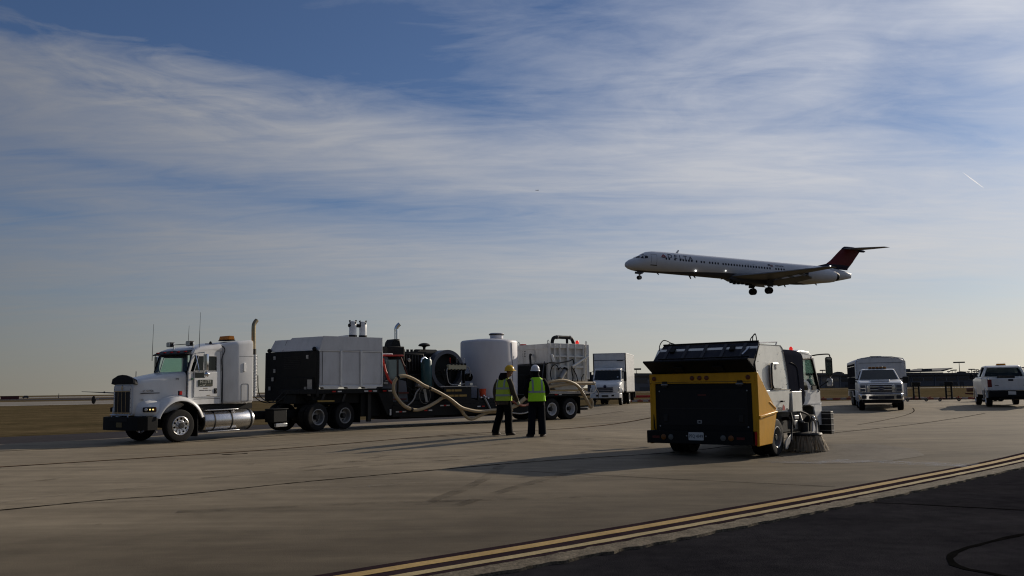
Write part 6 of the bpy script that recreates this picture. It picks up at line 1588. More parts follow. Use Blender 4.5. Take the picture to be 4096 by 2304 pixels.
lettering('badge_lettering', 'Ford', CHROME, ov, 0.11, Matrix(((0, 0, -1, 0.002), (-1, 0, 0, 0), (0, 1, 0, 1.05), (0, 0, 0, 1))), 0.001)
for k in (-1, 1):
    hl = MB().prism([(0.10, k * 0.64), (0.12, k * 0.92), (0.36, k * 1.0), (0.36, k * 0.7)], 0.86, 1.24, 'z').build('headlight', LENS, Pk, 0.03)
    MB().box(0.085, 0.11, *sorted((k * 0.68, k * 0.90)), 0.90, 1.03).build('lamp_bowl', BLUEGREY, hl, 0.02)
    MB().box(0.085, 0.11, *sorted((k * 0.68, k * 0.90)), 1.07, 1.20).build('lamp_bowl', BLUEGREY, hl, 0.02)
    mo = MB().prism(rrect(k * 1.22 - .13, k * 1.22 + .13, 1.28, 1.60, 0.04), 1.95, 2.05, 'x').build('tow_mirror', BLACKP, Pk, 0.03)
    MB().tube([(2.0, k * 1.18, 1.5), (2.05, k * 0.92, 1.5)], 0.03, 6).tube([(2.0, k * 1.18, 1.36), (2.05, k * 0.95, 1.38)], 0.03, 6).build('mirror_arm', BLACKP, mo)
bm2 = MB().prism([(0.28, -1.0), (0.02, -0.90), (-0.04, -0.5), (-0.04, 0.5), (0.02, 0.90), (0.28, 1.0), (0.4, 1.0), (0.4, -1.0)], 0.50, 0.80, 'z').build('bumper', CHROME, Pk, 0.03)
MB().box(-0.055, -0.03, -0.55, 0.55, 0.55, 0.69).build('bumper_slot', INK, bm2, 0.01)
MB().box(-0.065, -0.05, -0.16, 0.16, 0.54, 0.68).build('licence_plate', mat('dim_plate', (0, 0, 0)), bm2)
for k in (-1, 1):
    MB().prism(rrect(k * .76 - .11, k * .76 + .11, 0.56, 0.72, 0.04), -0.03, 0.02, 'x').build('fog_lamp', INK, bm2)
MB().box(0.15, 0.5, -0.85, 0.85, 0.36, 0.50).build('air_dam', BLACKP, Pk, 0.02)
lb = MB().box(2.6, 2.85, -0.42, 0.42, 2.0, 2.03).build('light_bar', BLACK, Pk, 0.01)
for k in range(5):
    MB().box(2.6, 2.85, -0.42 + k * .17, -0.27 + k * .17, 2.03, 2.115).build('light_bar_lens', mat('dull_amber_lens', (0.30, 0.13, 0.03), 0.3), lb, 0.02)
MB().loft([[(3.95, p[0], p[1]) for p in rrect(-1.0, 1.0, 0.6, 1.4, .06)], [(6.0, p[0], p[1]) for p in rrect(-1.0, 1.0, 0.6, 1.4, .06)]]).build('bed', WHITE, Pk, ang=50)
# enclosed trailer behind it
c_, s_ = math.cos(facing(0, H1)), math.sin(facing(0, H1))
def behind(dx, dy): return (sx_ + dx * c_ - dy * s_, sy_ + dx * s_ + dy * c_)
ex_, ey_ = behind(7.0, -0.36)
En = thing('enclosed_trailer', (ex_, ey_, gz(ex_, ey_)), facing(0, H1 + 3.5), 'white enclosed cargo trailer with rounded roof behind the pick-up', 'trailer')
def er(x, hw, zb, zt, rise):
    pts = [(-hw, zb), (hw, zb), (hw, zt - .12)]
    for i in range(9):
        y = hw * .96 * (1 - 2 * i / 8); pts.append((y, zt - .12 + .12 * min(1, (1 - abs(y / hw)) * 6) + rise * (1 - (y / hw) ** 2)))
    pts.append((-hw, zt - .12))
    return [(x, p[0], p[1]) for p in pts]
shell = MB().loft([er(0.0, 1.24, 0.52, 2.55, .12), er(0.25, 1.29, 0.50, 2.60, .13), er(5.6, 1.29, 0.5, 2.60, .13)]).build('trailer_shell', WHITE2, En, 0.02, ang=40)
for k in (-1, 1):
    MB().tube([(-0.01, k * 1.25, 0.52), (0.0, k * 1.25, 2.42), (0.02, k * 1.15, 2.58), (0.0, 0.6 * k, 2.68), (0, 0, 2.70)], 0.03, 6).build('edge_trim', ALU, En)
    wheel(En, (3.1, k * 1.15, 0.36), 0.36, 0.22, k, 'steel', rim_m=STEELW); wheel(En, (3.95, k * 1.15, 0.36), 0.36, 0.22, k, 'steel', rim_m=STEELW)
    MB().prism([(2.6, 0.5), (2.75, 0.82), (4.3, 0.82), (4.45, 0.5)], *sorted((k * 1.28, k * 1.34))).build('fender', BLACK, En, 0.02)
MB().box(0.35, 1.9, 1.285, 1.31, 0.58, 2.36).build('side_door', mat('dark_door_panel', (0.03, 0.03, 0.035), 0.8, spec=0.0), En, 0.02)
MB().box(2.1, 5.4, 1.285, 1.305, 0.85, 2.36).build('side_panel', mat('dark_door_panel', (0, 0, 0)), En, 0.02)
m = MB()
for z in (0.9, 1.6, 2.2):
    m.box(0.3, 5.5, 1.288, 1.318, z, z + .03)
m.build('side_rail', ALU, En, kind='stuff')
MB().box(1.9, 2.4, -0.3, 0.3, 2.72, 2.80).build('roof_vent', BLACKP, En, 0.03)
MB().box(-0.02, 0.0, -1.1, 1.1, 2.36, 2.38).build('front_seam', BLUEGREY, En)
MB().prism([(-1.2, -0.05), (0.1, -0.7), (0.1, 0.7), (-1.2, 0.05)], 0.42, 0.50, 'z').build('drawbar', DARKST, En, 0.01)

# ---- second pick-up, seen from behind
qx, qy = 23.6, 41.8
Q = thing('pickup_truck', (qx, qy, gz(qx, qy)), R(68.6 + 180), 'white pick-up seen from behind with amber roof light at right edge', 'pickup truck')
Q.location = (qx + 5.9 * math.cos(R(68.6)), qy + 5.9 * math.sin(R(68.6)), gz(qx, qy))
pickup_front(Q)
bed = MB(); bed.box(3.95, 5.95, -1.0, -0.92, 0.78, 1.36); bed.box(3.95, 5.95, 0.92, 1.0, 0.78, 1.36); bed.box(3.95, 5.9, -0.92, 0.92, 0.78, 0.84)
bed.build('bed', WHITE, Q, 0.02)
tg = MB().box(5.86, 5.97, -0.91, 0.91, 0.78, 1.35).build('tailgate', WHITE, Q, 0.02)
MB().prism(rrect(-.11, .11, 1.22, 1.31, .03), 5.97, 5.98, 'x').build('handle', INK, tg)
for y in (-.6, .6):
    MB().box(5.97, 5.976, y - .08, y + .08, 1.0, 1.03).build('tailgate_badge', INK, tg)
for k in (-1, 1):
    MB().box(5.84, 5.985, *sorted((k * 0.80, k * 0.985)), 0.94, 1.30).build('tail_light', REDL if False else mat('dark_red_lens', (0.14, 0.012, 0.012), 0.25), Q, 0.02)
    mo = MB().prism(rrect(k * 1.24 - .10, k * 1.24 + .10, 1.36, 1.62, 0.06), 1.95, 2.05, 'x').build('tow_mirror', BLACKP, Q, 0.03)
    MB().tube([(2.0, k * 1.2, 1.48), (2.05, k * 0.92, 1.46)], 0.03, 6).build('mirror_arm', BLACKP, mo)
rb = MB().box(5.95, 6.12, -0.98, 0.98, 0.46, 0.76).build('rear_bumper', BLACK, Q, 0.03)
MB().box(6.12, 6.13, -0.16, 0.16, 0.58, 0.74).build('licence_plate', PLATEW, rb)
MB().box(5.9, 6.3, -0.06, 0.06, 0.36, 0.46).box(5.8, 6.0, -.5, .5, .36, .46).build('tow_hitch', BLACK, Q)
MB().add([(3.93, -0.86, 1.47), (3.93, 0.86, 1.47), (3.78, 0.72, 1.90), (3.78, -0.72, 1.90)], [(0, 1, 2, 3)]).build('rear_window', GLASS, Q)
lb = MB().box(3.1, 3.35, -0.22, 0.22, 2.0, 2.02).build('light_bar', BLACK, Q)
MB().box(3.1, 3.35, -0.20, 0.20, 2.02, 2.10).build('light_bar_lens', AMBER, lb, 0.02)
MB().box(3.9, 4.5, -0.3, 0.4, 0.9, 1.5).build('bed_box', BLACKP, Q, 0.02)
# ================================================================ landing airliner
# body axes: x aft from the nose, y to port, z up
A_YAW, A_PIT, A_ROL = R(194.936), R(3.543), R(-3.869)
cyw, syw, cp, sp = math.cos(A_YAW), math.sin(A_YAW), math.cos(A_PIT), math.sin(A_PIT)
fw = Vector((cyw * cp, syw * cp, sp)); lf = Vector((-syw, cyw, 0)); up_ = fw.cross(lf)
l2 = lf * math.cos(A_ROL) + up_ * math.sin(A_ROL); u2 = up_ * math.cos(A_ROL) - lf * math.sin(A_ROL)
AM = Matrix(((-fw.x, l2.x, u2.x), (-fw.y, l2.y, u2.y), (-fw.z, l2.z, u2.z)))
# x aft, y port, z up is left-handed, so mirror: build with y' = -port
AM = Matrix(((-fw.x, -l2.x, u2.x), (-fw.y, -l2.y, u2.y), (-fw.z, -l2.z, u2.z)))
A = thing('airliner', (18.1886, 138.9275, 21.9365), 0, 'white twin-engine jet airliner with dark red tail landing over the apron', 'airplane', rot=AM.to_euler())
PAINT_A = mat('airliner_white', (0.66, 0.68, 0.72), 0.35, 0, 0.05, 0.3, 0.06, coat=0.2)
BELLY = mat('airliner_grey_belly', (0.055, 0.062, 0.085), 0.45, 0, 0.08, 0.3)
WING = mat('airliner_wing_grey', (0.17, 0.18, 0.205), 0.42, 0.2, 0.1, 0.4)
TAILR = mat('tail_dark_red', (0.14, 0.008, 0.015), 0.4, 0, 0.1, 0.3)
TAILN = mat('tail_navy', (0.012, 0.014, 0.04), 0.4, 0, 0.1, 0.3)
# fuselage stations: x, half width, top, bottom
ST = [(0.0, 0.03, -0.90, -0.98), (0.15, 0.38, -0.52, -1.28), (0.6, 0.80, -0.12, -1.55), (1.3, 1.20, 0.22, -1.74), (2.0, 1.42, 0.55, -1.82), (2.7, 1.55, 1.05, -1.86), (3.4, 1.64, 1.42, -1.88), (4.4, 1.67, 1.62, -1.86), (6.0, 1.67, 1.70, -1.82),
      (12, 1.67, 1.75, -1.80), (20, 1.67, 1.78, -1.82), (28, 1.67, 1.80, -1.80), (31, 1.66, 1.82, -1.72), (33.5, 1.58, 1.84, -1.48), (36, 1.36, 1.80, -1.06), (38.5, 1.0, 1.62, -0.56), (40.3, 0.62, 1.38, -0.12), (41.6, 0.16, 1.06, 0.22), (41.7, 0.06, 1.02, 0.26)]
def fus(x):
    for a, b in zip(ST, ST[1:]):
        if a[0] <= x <= b[0]:
            t = (x - a[0]) / (b[0] - a[0]); return tuple(a[i] + (b[i] - a[i]) * t for i in (1, 2, 3))
    return ST[-1][1:]
def fring(x, n=36):
    hw, zt, zb = fus(x); zc, hz_ = (zt + zb) / 2, (zt - zb) / 2
    return [(x, hw * math.cos(2 * pi * i / n), zc + hz_ * math.sin(2 * pi * i / n)) for i in range(n)]
def side(x, z, off=0.012):
    """port-side skin point (y' negative) at station x, height z"""
    hw, zt, zb = fus(x); zc, hz_ = (zt + zb) / 2, (zt - zb) / 2
    q = max(0.0, 1 - ((z - zc) / hz_) ** 2) ** 0.5
    return Vector((x, -(hw * q + off), z))
xsf = sorted(set([s[0] for s in ST] + [0.35, 0.9, 1.65, 2.35, 3.0, 5.2, 8, 10, 14, 17, 23, 25.5, 29.5, 32, 35, 37, 39.5]))
fus_o = MB().loft([fring(x) for x in xsf]).build('fuselage', PAINT_A, A, ang=60)
# painted grey belly: a close-fitting shell under the body
def belly_cut(x):
    if x < 1.6: return -9
    if x < 19.4: return -1.70 + 0.80 * sst(x, 2.0, 19.4) ** 1.0
    return -0.90 - 0.62 * sst(x, 24, 33.5)
rows = []
for i in range(70):
    x = 1.7 + (33.4 - 1.7) * i / 69
    hw, zt, zb = fus(x); zc, hz_ = (zt + zb) / 2, (zt - zb) / 2
    s0 = max(-1, (belly_cut(x) - zc) / hz_); a0 = math.asin(s0)
    rows.append([(x, (hw + .012) * math.cos(t), zc + (hz_ + .012) * math.sin(t)) for t in [(-pi - a0) + ((a0) - (-pi - a0)) * j / 14 for j in range(15)]])
MB().sheet(rows).build('belly', BELLY, A, ang=60)
# wing-body fairing
m = MB(); rr_ = []
for x, hw, zb in ((17.6, 0.5, -1.84), (18.8, 1.3, -2.1), (21, 1.75, -2.3), (24.5, 1.8, -2.33), (27.5, 1.4, -2.1), (29.5, 0.6, -1.86)):
    rr_.append([(x, p[0], p[1]) for p in rrect(-hw, hw, zb, -1.0, 0.35, 4)])
m.loft(rr_).build('wing_fairing', BELLY, A, ang=60)
# flying surfaces
def foil(c, x0, y, z, th, n=9, tw=0.0):
    """aerofoil section: chord c starting at x0"""
    up = [(t, th * (2.97 * t ** .5 - 1.26 * t - 3.5 * t * t + 2.84 * t ** 3 - 1.02 * t ** 4) * 0.5) for t in [(i / n) ** 1.6 for i in range(n + 1)]]
    pts = [(x0 + c * t, y, z + c * h * 1.15 - tw * t * c) for t, h in up] + [(x0 + c * t, y, z - c * h * 0.75 - tw * t * c) for t, h in reversed(up[1:-1])]
    return pts
for k in (-1, 1):                           # -1 is port
    w_o = MB().loft([foil(7.2, 18.4, k * 1.2, -1.30, .13, tw=.03), foil(5.6, 20.2, k * 5.0, -1.08, .12, tw=.02), foil(3.6, 22.9, k * 10.5, -0.70, .11), foil(1.7, 25.85, k * 16.2, -0.22, .10), foil(1.0, 26.4, k * 16.5, -0.18, .08)]).build('wing', WING, A, ang=40)
    MB().loft([foil(1.5, 25.1, k * 1.9, -1.62, .10, tw=.55), foil(1.3, 25.6, k * 5.6, -1.38, .10, tw=.55), foil(1.0, 26.6, k * 10.0, -0.98, .10, tw=.5)]).build('flap', WING, w_o, ang=40)
    MB().loft([foil(0.7, 17.95, k * 1.9, -1.42, .16, tw=-.1), foil(0.6, 20.6, k * 6.5, -1.12, .16, tw=-.1), foil(0.4, 25.0, k * 15.2, -0.42, .16, tw=-.1)]).build('slat', WING, w_o, ang=40)
    for y, x in ((4.2, 25.2), (7.0, 25.7), (9.6, 26.3)):
        MB().loft([[(x - 1.6, k * y + a * .06, -1.35 + y * .062 + b * .06) for a, b in ((-1, -1), (1, -1), (1, 1), (-1, 1))], [(x, k * y + a * .14, -1.62 + y * .062 + b * .18) for a, b in ((-1, -1), (1, -1), (1, 1), (-1, 1))], [(x + 1.5, k * y + a * .05, -1.85 + y * .062 + b * .05) for a, b in ((-1, -1), (1, -1), (1, 1), (-1, 1))]]).build('flap_fairing', WING, w_o, ang=50)
    # rear engine
    e = MB().lathe([(0.84, 0.25), (0.90, 0.02), (1.0, 0.0), (1.10, 0.12), (1.24, 0.9), (1.30, 2.0), (1.27, 3.4), (1.10, 4.6), (0.92, 5.4), (0.86, 5.4), (0.84, 5.0)], (30.9, k * 2.92, -0.06), 'x', 32).build('engine', PAINT_A, A, ang=60)
    MB().lathe([(0.86, 0.4), (0.3, 0.35), (0.01, 0.05)], (30.9, k * 2.92, -0.06), 'x', 24).build('fan', DARKST, e)
    MB().lathe([(0.83, 5.0), (0.74, 5.9), (0.60, 6.1), (0.01, 5.5)], (30.9, k * 2.92, -0.06), 'x', 24).build('exhaust', DARKST, e)
    MB().prism([(31.6, k * 1.2), (35.8, k * 1.0), (36.6, k * 1.0), (35.6, k * 2.2), (32.0, k * 2.2)], -0.05, 0.25, 'z').build('pylon', PAINT_A, e, 0.05)
    MB().loft([foil(1.0, 36.2, k * 2.2, 0.15, .12), foil(0.5, 36.6, k * 3.4, 0.25, .12)]).build('strake', PAINT_A, e, ang=50)
    t_o = MB().loft([foil(3.3, 39.9, k * 0.05, 5.22, .10), foil(2.6, 41.3, k * 2.6, 5.26, .09), foil(1.4, 43.2, k * 6.05, 5.30, .08)]).build('tailplane', PAINT_A if False else WING, A, ang=40)
# fin: navy root, red body, dark cap
def fin_ring(z, xl, xt, th): return [(xl, 0, z), (xl + .25 * (xt - xl), th, z), (xl + .6 * (xt - xl), th * .8, z), (xt, 0.02, z), (xt, -.02, z), (xl + .6 * (xt - xl), -th * .8, z), (xl + .25 * (xt - xl), -th, z)]
Z_ = [(1.55, 33.2, 40.9, .10), (1.85, 35.0, 41.0, .22), (2.35, 36.7, 41.4, .24), (3.0, 37.5, 41.9, .24), (4.6, 39.0, 42.9, .22), (5.1, 39.5, 43.3, .22)]
MB().loft([fin_ring(*q) for q in Z_[:3]]).build('fin_root', TAILN, A, ang=50)
f0 = MB().loft([fin_ring(*q) for q in Z_[2:]]).build('fin', TAILR, A, ang=50)
MB().loft([fin_ring(5.1, 39.5, 43.3, .24), fin_ring(5.35, 39.7, 43.2, .30), fin_ring(5.62, 40.1, 42.4, .2), fin_ring(5.66, 40.6, 41.8, .06)]).build('fin_cap', TAILN, A, ang=60)
MB().loft([[(x, r_ * math.cos(t), 5.1 + r_ * math.sin(t)) for t in [2 * pi * i / 12 for i in range(12)]] for x, r_ in ((42.6, .05), (43.2, .22), (44.0, .2), (44.35, .04))]).build('tail_bullet', TAILN, A, ang=60)
MB().loft([fin_ring(2.35, 40.6, 41.42, .05), fin_ring(5.0, 42.5, 43.24, .05)]).build('rudder', TAILN, A, ang=50)
m = MB(); m.add([side(37.0, 1.75, .02), (37.6, -.26, 2.1), (39.3, -.25, 2.9), (41.6, -.12, 2.45), (40.9, -.1, 1.9)], [(0, 1, 2, 3, 4)])
# cabin windows, doors, cockpit glazing
WIN = mat('airliner_window', (0.016, 0.018, 0.03), 0.15, 0, 0.1, 4)
wm = MB(); n_ = 10
wm.add([(0.14 * math.cos(2 * pi * i / n_), 0, 0.20 * math.sin(2 * pi * i / n_)) for i in range(n_)] + [(0.155 * math.cos(2 * pi * i / n_), 0.03, 0.22 * math.sin(2 * pi * i / n_)) for i in range(n_)], [tuple(range(n_))] + [(i, (i + 1) % n_, n_ + (i + 1) % n_, n_ + i) for i in range(n_)])
wme = wm.mesh('window', WIN)
wx = [6.45, 6.95, 7.95, 8.9, 9.4, 9.9, 10.4, 10.9, 11.75, 12.6, 13.1, 14.1, 14.6, 15.1, 15.6, 16.5] + [17.0 + .505 * i for i in range(17)] + [26.2, 26.7, 27.2, 27.7]
for sgn in (1, -1):
    for x in wx:
        p = side(x, 0.46, 0.014)
        o = link('window', wme, A); o.location = (p.x, p.y * sgn, p.z)
        o.rotation_euler = (R(-8) if sgn > 0 else R(8), 0, 0 if sgn > 0 else pi)
def patch(name, poly, material, off=0.014, parent=None):
    m = MB(); c = Vector((0, 0, 0))
    P3 = [side(x, z, off) for x, z in poly]
    cx_ = sum(p[0] for p in poly) / len(poly); cz_ = sum(p[1] for p in poly) / len(poly)
    P3.append(side(cx_, cz_, off + .01))
    n = len(poly)
    m.add(P3, [(i, (i + 1) % n, n) for i in range(n)])
    return m.build(name, material, parent or A)
def outline(name, poly, r, material):
    pts = []
    for a, b in zip(poly, poly[1:] + poly[:1]):
        for i in range(4): pts.append(side(a[0] + (b[0] - a[0]) * i / 4, a[1] + (b[1] - a[1]) * i / 4, 0.0))
    return MB().tube(pts, r, 5, close=True).build(name, material, A)
outline('door', [(3.84, -0.70), (4.78, -0.70), (4.84, 1.0), (3.9, 1.02)], 0.022, BELLY)
patch('door_sill', [(3.74, -0.82), (4.9, -0.82), (4.9, -0.72), (3.74, -0.72)], INK, 0.03)
for x in (20.9, 22.1):
    outline('exit_hatch', [(x - .27, 0.0), (x + .27, 0.0), (x + .27, .85), (x - .27, .85)], 0.012, BELLY)
patch('cockpit_window', [(1.66, 0.30), (2.16, 0.28), (2.26, 0.56), (2.06, 0.60)], WIN, 0.02)
patch('cockpit_window', [(2.22, 0.24), (2.66, 0.20), (2.70, 0.66), (2.34, 0.66)], WIN, 0.02)
patch('cockpit_window', [(2.76, 0.20), (3.26, 0.30), (3.36, 0.55), (3.16, 0.70), (2.80, 0.70)], WIN, 0.02)
patch('cockpit_window', [(2.42, 0.74), (2.72, 0.76), (2.86, 0.94), (2.62, 0.92)], WIN, 0.02)
m = MB(); m.add([(1.62, -.55, .42), (1.62, .55, .42), (2.2, .62, .70), (2.2, -.62, .70)], [(0, 1, 2, 3)]); m.build('cockpit_windscreen', WIN, A)
# titles
def titles(body, x, z, size, material, parent, bold=0.0, sxx=1.15):
    def warp(p):
        q = side(p.x, p.z, 0.055); return q
    return lettering('title_lettering', body, material, parent, size, Matrix(((1, 0, 0, x), (0, 0, -1, 0), (0, 1, 0, z), (0, 0, 0, 1))), 0.0, warp, bold, sxx)
TN = mat('title_navy', (0.018, 0.022, 0.06), 0.45)
for i, (ch, x) in enumerate(zip('DELTA', (7.12, 8.12, 9.0, 9.82, 10.75))):
    titles(ch, x, 0.92 - 0.012 * i, 0.98, TN, fus_o, 0.0, 1.15)
patch('widget_emblem', [(5.55, 0.70), (5.98, 0.80), (6.02, 1.24)], mat('emblem_red', (0.30, 0.012, 0.02), 0.4), 0.05, fus_o)
patch('widget_emblem', [(6.02, 1.24), (6.06, 0.80), (6.55, 0.66)], mat('emblem_red', (0, 0, 0)), 0.05, fus_o)
patch('widget_emblem', [(5.52, 0.62), (6.0, 0.73), (6.6, 0.56), (6.0, 0.60)], mat('emblem_dark_red', (0.10, 0.008, 0.02), 0.4), 0.05, fus_o)
titles('N910DE', 26.95, 1.0, 0.36, TN, fus_o, 0.004, 1.2)
patch('flag_canton', [(24.75, 0.94), (25.2, 0.94), (25.2, 1.16), (24.75, 1.16)], NAVY, 0.05, fus_o)
for i in range(3):
    patch('flag_stripe', [(25.2, 0.74 + .15 * i), (25.7, 0.72 + .15 * i), (25.7, 0.79 + .15 * i), (25.2, 0.81 + .15 * i)], mat('flag_red', (0.25, 0.03, 0.04), 0.5), 0.05, fus_o)
# aerials
for x, z, dz in ((8.7, 1.70, 0.55),):
    MB().prism([(x, z), (x + .45, z), (x + .62, z + dz), (x + .40, z + dz)], -.03, .03).build('blade_aerial', PAINT_A, A)
for x, dz in ((5.5, .25), (11.2, .5), (12.0, .3), (28.6, .5), (34.6, .2)):
    zb = fus(x)[2]
    MB().prism([(x, zb + .05), (x + .35, zb + .05), (x + .55, zb - dz), (x + .38, zb - dz)], -.03, .03).build('blade_aerial', DARKST, A)
MB().prism([(1.35, .2), (1.5, .3), (1.3, .38)], -.4, -.36).build('probe', DARKST, A)
# undercarriage
ng = MB(); ng.cyl((2.55, 0, -1.8), (2.62, 0, -2.62), 0.09, 10); ng.cyl((2.62, -.3, -2.78), (2.62, .3, -2.78), .06, 8); ng.tube([(2.62, 0, -2.5), (2.62, 0, -2.8)], .07, 8); ng.tube([(3.4, 0, -1.85), (2.65, 0, -2.35)], .05, 6)
ngo = ng.build('nose_gear_leg', DARKST, A)
MB().box(2.0, 3.0, -.45, -.40, -2.2, -1.85).build('gear_door', BELLY, A); MB().box(2.0, 3.0, .40, .45, -2.2, -1.85).build('gear_door', BELLY, A)
for y in (-.24, .24):
    wheel(A, (2.62, y, -2.80), 0.34, 0.2, -1 if y < 0 else 1, 'steel', rim_m=STEELW)
MB().box(2.5, 2.75, -.16, .16, -2.3, -2.1).build('taxi_lamp', LENS, ngo)
for k in (-1, 1):
    g = MB(); g.cyl((24.4, k * 2.5, -1.5), (24.5, k * 2.54, -3.2), 0.14, 12); g.cyl((24.5, k * 2.1, -3.3), (24.5, k * 2.98, -3.3), .09, 10); g.tube([(25.6, k * 2.2, -1.6), (24.5, k * 2.5, -2.6)], .07, 8); g.tube([(24.4, k * 1.1, -1.9), (24.45, k * 2.45, -2.5)], .07, 8)
    g.build('main_gear_leg', DARKST, A)
    MB().box(23.9, 25.0, k * 2.95 - .03, k * 2.95 + .03, -2.7, -1.6).build('gear_door', BELLY, A)
    for y in (2.24, 2.84):
        wheel(A, (24.5, k * y, -3.30), 0.56, 0.36, k if y > 2.5 else -k, 'steel', rim_m=DARKST)
m = MB()
for x, d in ((18.3, .2), (18.9, .35), (19.6, .3), (20.4, .25), (21.2, .35), (21.8, .3)):
    m.box(x, x + .4, -1.0, -.6, -2.28 - d, -1.8)
m.build('slat_and_door_edges', DARKST, A, kind='stuff')
for x, z, r_ in ((11.75, -1.05, .12), (17.0, -0.62, 0.075), (37.35, 1.95, .10)):
    p = side(x, z, 0.10) if x < 30 else Vector((x, -.3, 2.0))
    MB().ball(p, r_, r_, r_, 10, 6).build('landing_light', LAMPW, A)
# ================================================================ far aircraft in the sky
def tiny_plane(loc, yaw, s, label):
    t = thing('distant_airplane', loc, yaw, label, 'airplane'); t.scale = (s,) * 3
    MB().loft([[(x, r_ * math.cos(2 * pi * i / 10), r_ * math.sin(2 * pi * i / 10)) for i in range(10)] for x, r_ in ((-18, .1), (-16, 1.4), (-12, 1.9), (10, 1.9), (16, .9), (18, .2))]).build('fuselage', GREYCOV, t)
    for k in (-1, 1):
        MB().loft([foil(6, -4, k * 1.5, -.6, .12), foil(2, 3, k * 17, .6, .1)]).build('wing', GREYCOV, t)
        MB().loft([foil(3, 13.5, k * .5, .8, .1), foil(1.3, 16, k * 6, 1.2, .1)]).build('tailplane', GREYCOV, t)
    MB().loft([[(13, .1, 1), (17.5, .1, 1), (17.5, -.1, 1), (13, -.1, 1)], [(16.5, .06, 7), (18.5, .06, 7), (18.5, -.06, 7), (16.5, -.06, 7)]]).build('fin', GREYCOV, t)
    return t
def sky_point(px, py, dist):
    d = _f + _r * ((px - 2048) / 3500) - _u * ((py - 1152) / 3500)
    return Vector((0, 0, CAM_H)) + d.normalized() * dist
tiny_plane(sky_point(2148, 761, 6500), R(20), 0.8, 'tiny dark airplane far off in the middle of the sky')
a, b = sky_point(3852, 690, 9000), sky_point(3935, 752, 9000)
cm = bpy.data.materials.new('contrail_vapour'); cm.use_nodes = True
ct_ = NT(cm.node_tree); ct_.n.clear(); co_ = ct_.n.new('ShaderNodeOutputMaterial'); tl_ = ct_.n.new('ShaderNodeBsdfTranslucent'); tl_.inputs[0].default_value = (.95, .95, .95, 1)
tp_ = ct_.n.new('ShaderNodeBsdfTransparent'); mx_ = ct_.n.new('ShaderNodeMixShader'); mx_.inputs[0].default_value = 0.25
ct_.l.new(tp_.outputs[0], mx_.inputs[1]); ct_.l.new(tl_.outputs[0], mx_.inputs[2]); ct_.l.new(mx_.outputs[0], co_.inputs[0])
tag(MB().tube([a, a.lerp(b, .3), a.lerp(b, .6), b], [1.0, 4.0, 5.0, 1.5], 8).build('contrail', cm), 'short thin white contrail slanting across the sky at right', 'contrail')
# ================================================================ the far side of the airfield
HZDARK = mat('terminal_roof', (0.055, 0.058, 0.065), 0.7, 0, 0.15, 0.05)
HZWALL = mat('terminal_wall', (0.085, 0.092, 0.112), 0.7, 0, 0.12, 0.08)
HZWALL2 = mat('terminal_pale_wall', (0.13, 0.14, 0.165), 0.6, 0, 0.12, 0.08)
HZGLASS = mat('terminal_glass', (0.02, 0.022, 0.032), 0.25, 0, 0.2, 0.2)
def far_dir(px):                              # heading of a picture column
    return math.atan2(px - 2048, 3500 * math.cos(pitch) - 0)
def concourse(x0, y0, x1, y1, h, depth, label, bays, mats=(HZWALL, HZDARK)):
    L_ = math.hypot(x1 - x0, y1 - y0)
    t = thing('terminal_building', (x0, y0, gz(x0, y0)), math.atan2(y1 - y0, x1 - x0), label, 'building')
    MB().box(0, L_, 0, depth, 0, h).build('wall', mats[0], t)
    MB().box(-1, L_ + 1, -1.2, depth + 1, h, h + 0.7).build('roof', mats[1], t)
    MB().box(-.5, L_ + .5, -.6, -.1, h - .25, h - .02).build('roof_edge', HZWALL2, t)
    bw = L_ / bays
    for i in range(bays):
        wn = MB().box(i * bw + bw * .06, (i + 1) * bw - bw * .06, -0.05, 0.1, h * .50, h * .74).build('window', HZGLASS, t)
        MB().box(i * bw + bw * .48, i * bw + bw * .52, -0.09, -0.04, h * .5, h * .74).build('mullion', HZWALL2, wn)
    for i in range(bays + 1):
        MB().box(i * bw - .14, i * bw + .14, -.2, 0.1, 0, h - .3).build('column', HZWALL2, t)
    for i in range(0, bays, 2):
        MB().box(i * bw + bw * .2, i * bw + bw * .7, -0.06, 0.1, 0.1, h * .26).build('service_door', HZDARK, t)
    return t
c1 = concourse(36, 262, 118, 318, 4.6, 22, 'nearest low grey concourse behind the sweeper and box truck', 9)
c2 = concourse(100, 318, 300, 372, 4.3, 26, 'long low dark concourse behind the pick-up trucks', 20)
# main terminal with cantilevered roof
def spot(px, py, dist):
    d = _f + _r * ((px - 2048) / 3500) - _u * ((py - 1152) / 3500)
    k = dist / math.hypot(d.x, d.y); return d.x * k, d.y * k, CAM_H + d.z * k
x0, y0, h0 = spot(3596, 1484, 450); x1, y1, h1 = spot(3785, 1479, 470)
t = thing('terminal_building', (x0, y0, 0.3), math.atan2(y1 - y0, x1 - x0), 'tall terminal with sloping cantilevered roof above the concourse', 'building')
TL_ = math.hypot(x1 - x0, y1 - y0); h0 -= .3; h1 -= .3
MB().box(0, TL_ * .93, 0, 20, 0, h0 - .8).build('wall', HZDARK, t)
MB().prism([(-3, h0 - .8), (TL_ * .85, h0 - .4), (TL_ + 2, h1 + .6), (TL_ + 2, h1 + .9), (TL_ * .8, h0 + .1), (-3, h0)], -2, 22).build('roof', HZDARK, t)
for x in (TL_ * .22, TL_ * .68):
    MB().box(x, x + 2.4, 2, 6, h0 - .2, h0 + 1.0).build('plant_room', HZDARK, t)
for i in range(6):
    MB().box(TL_ * (.03 + i * .15), TL_ * (.15 + i * .15), -.1, .1, h0 * .62, h0 * .82).build('window', HZGLASS, t)
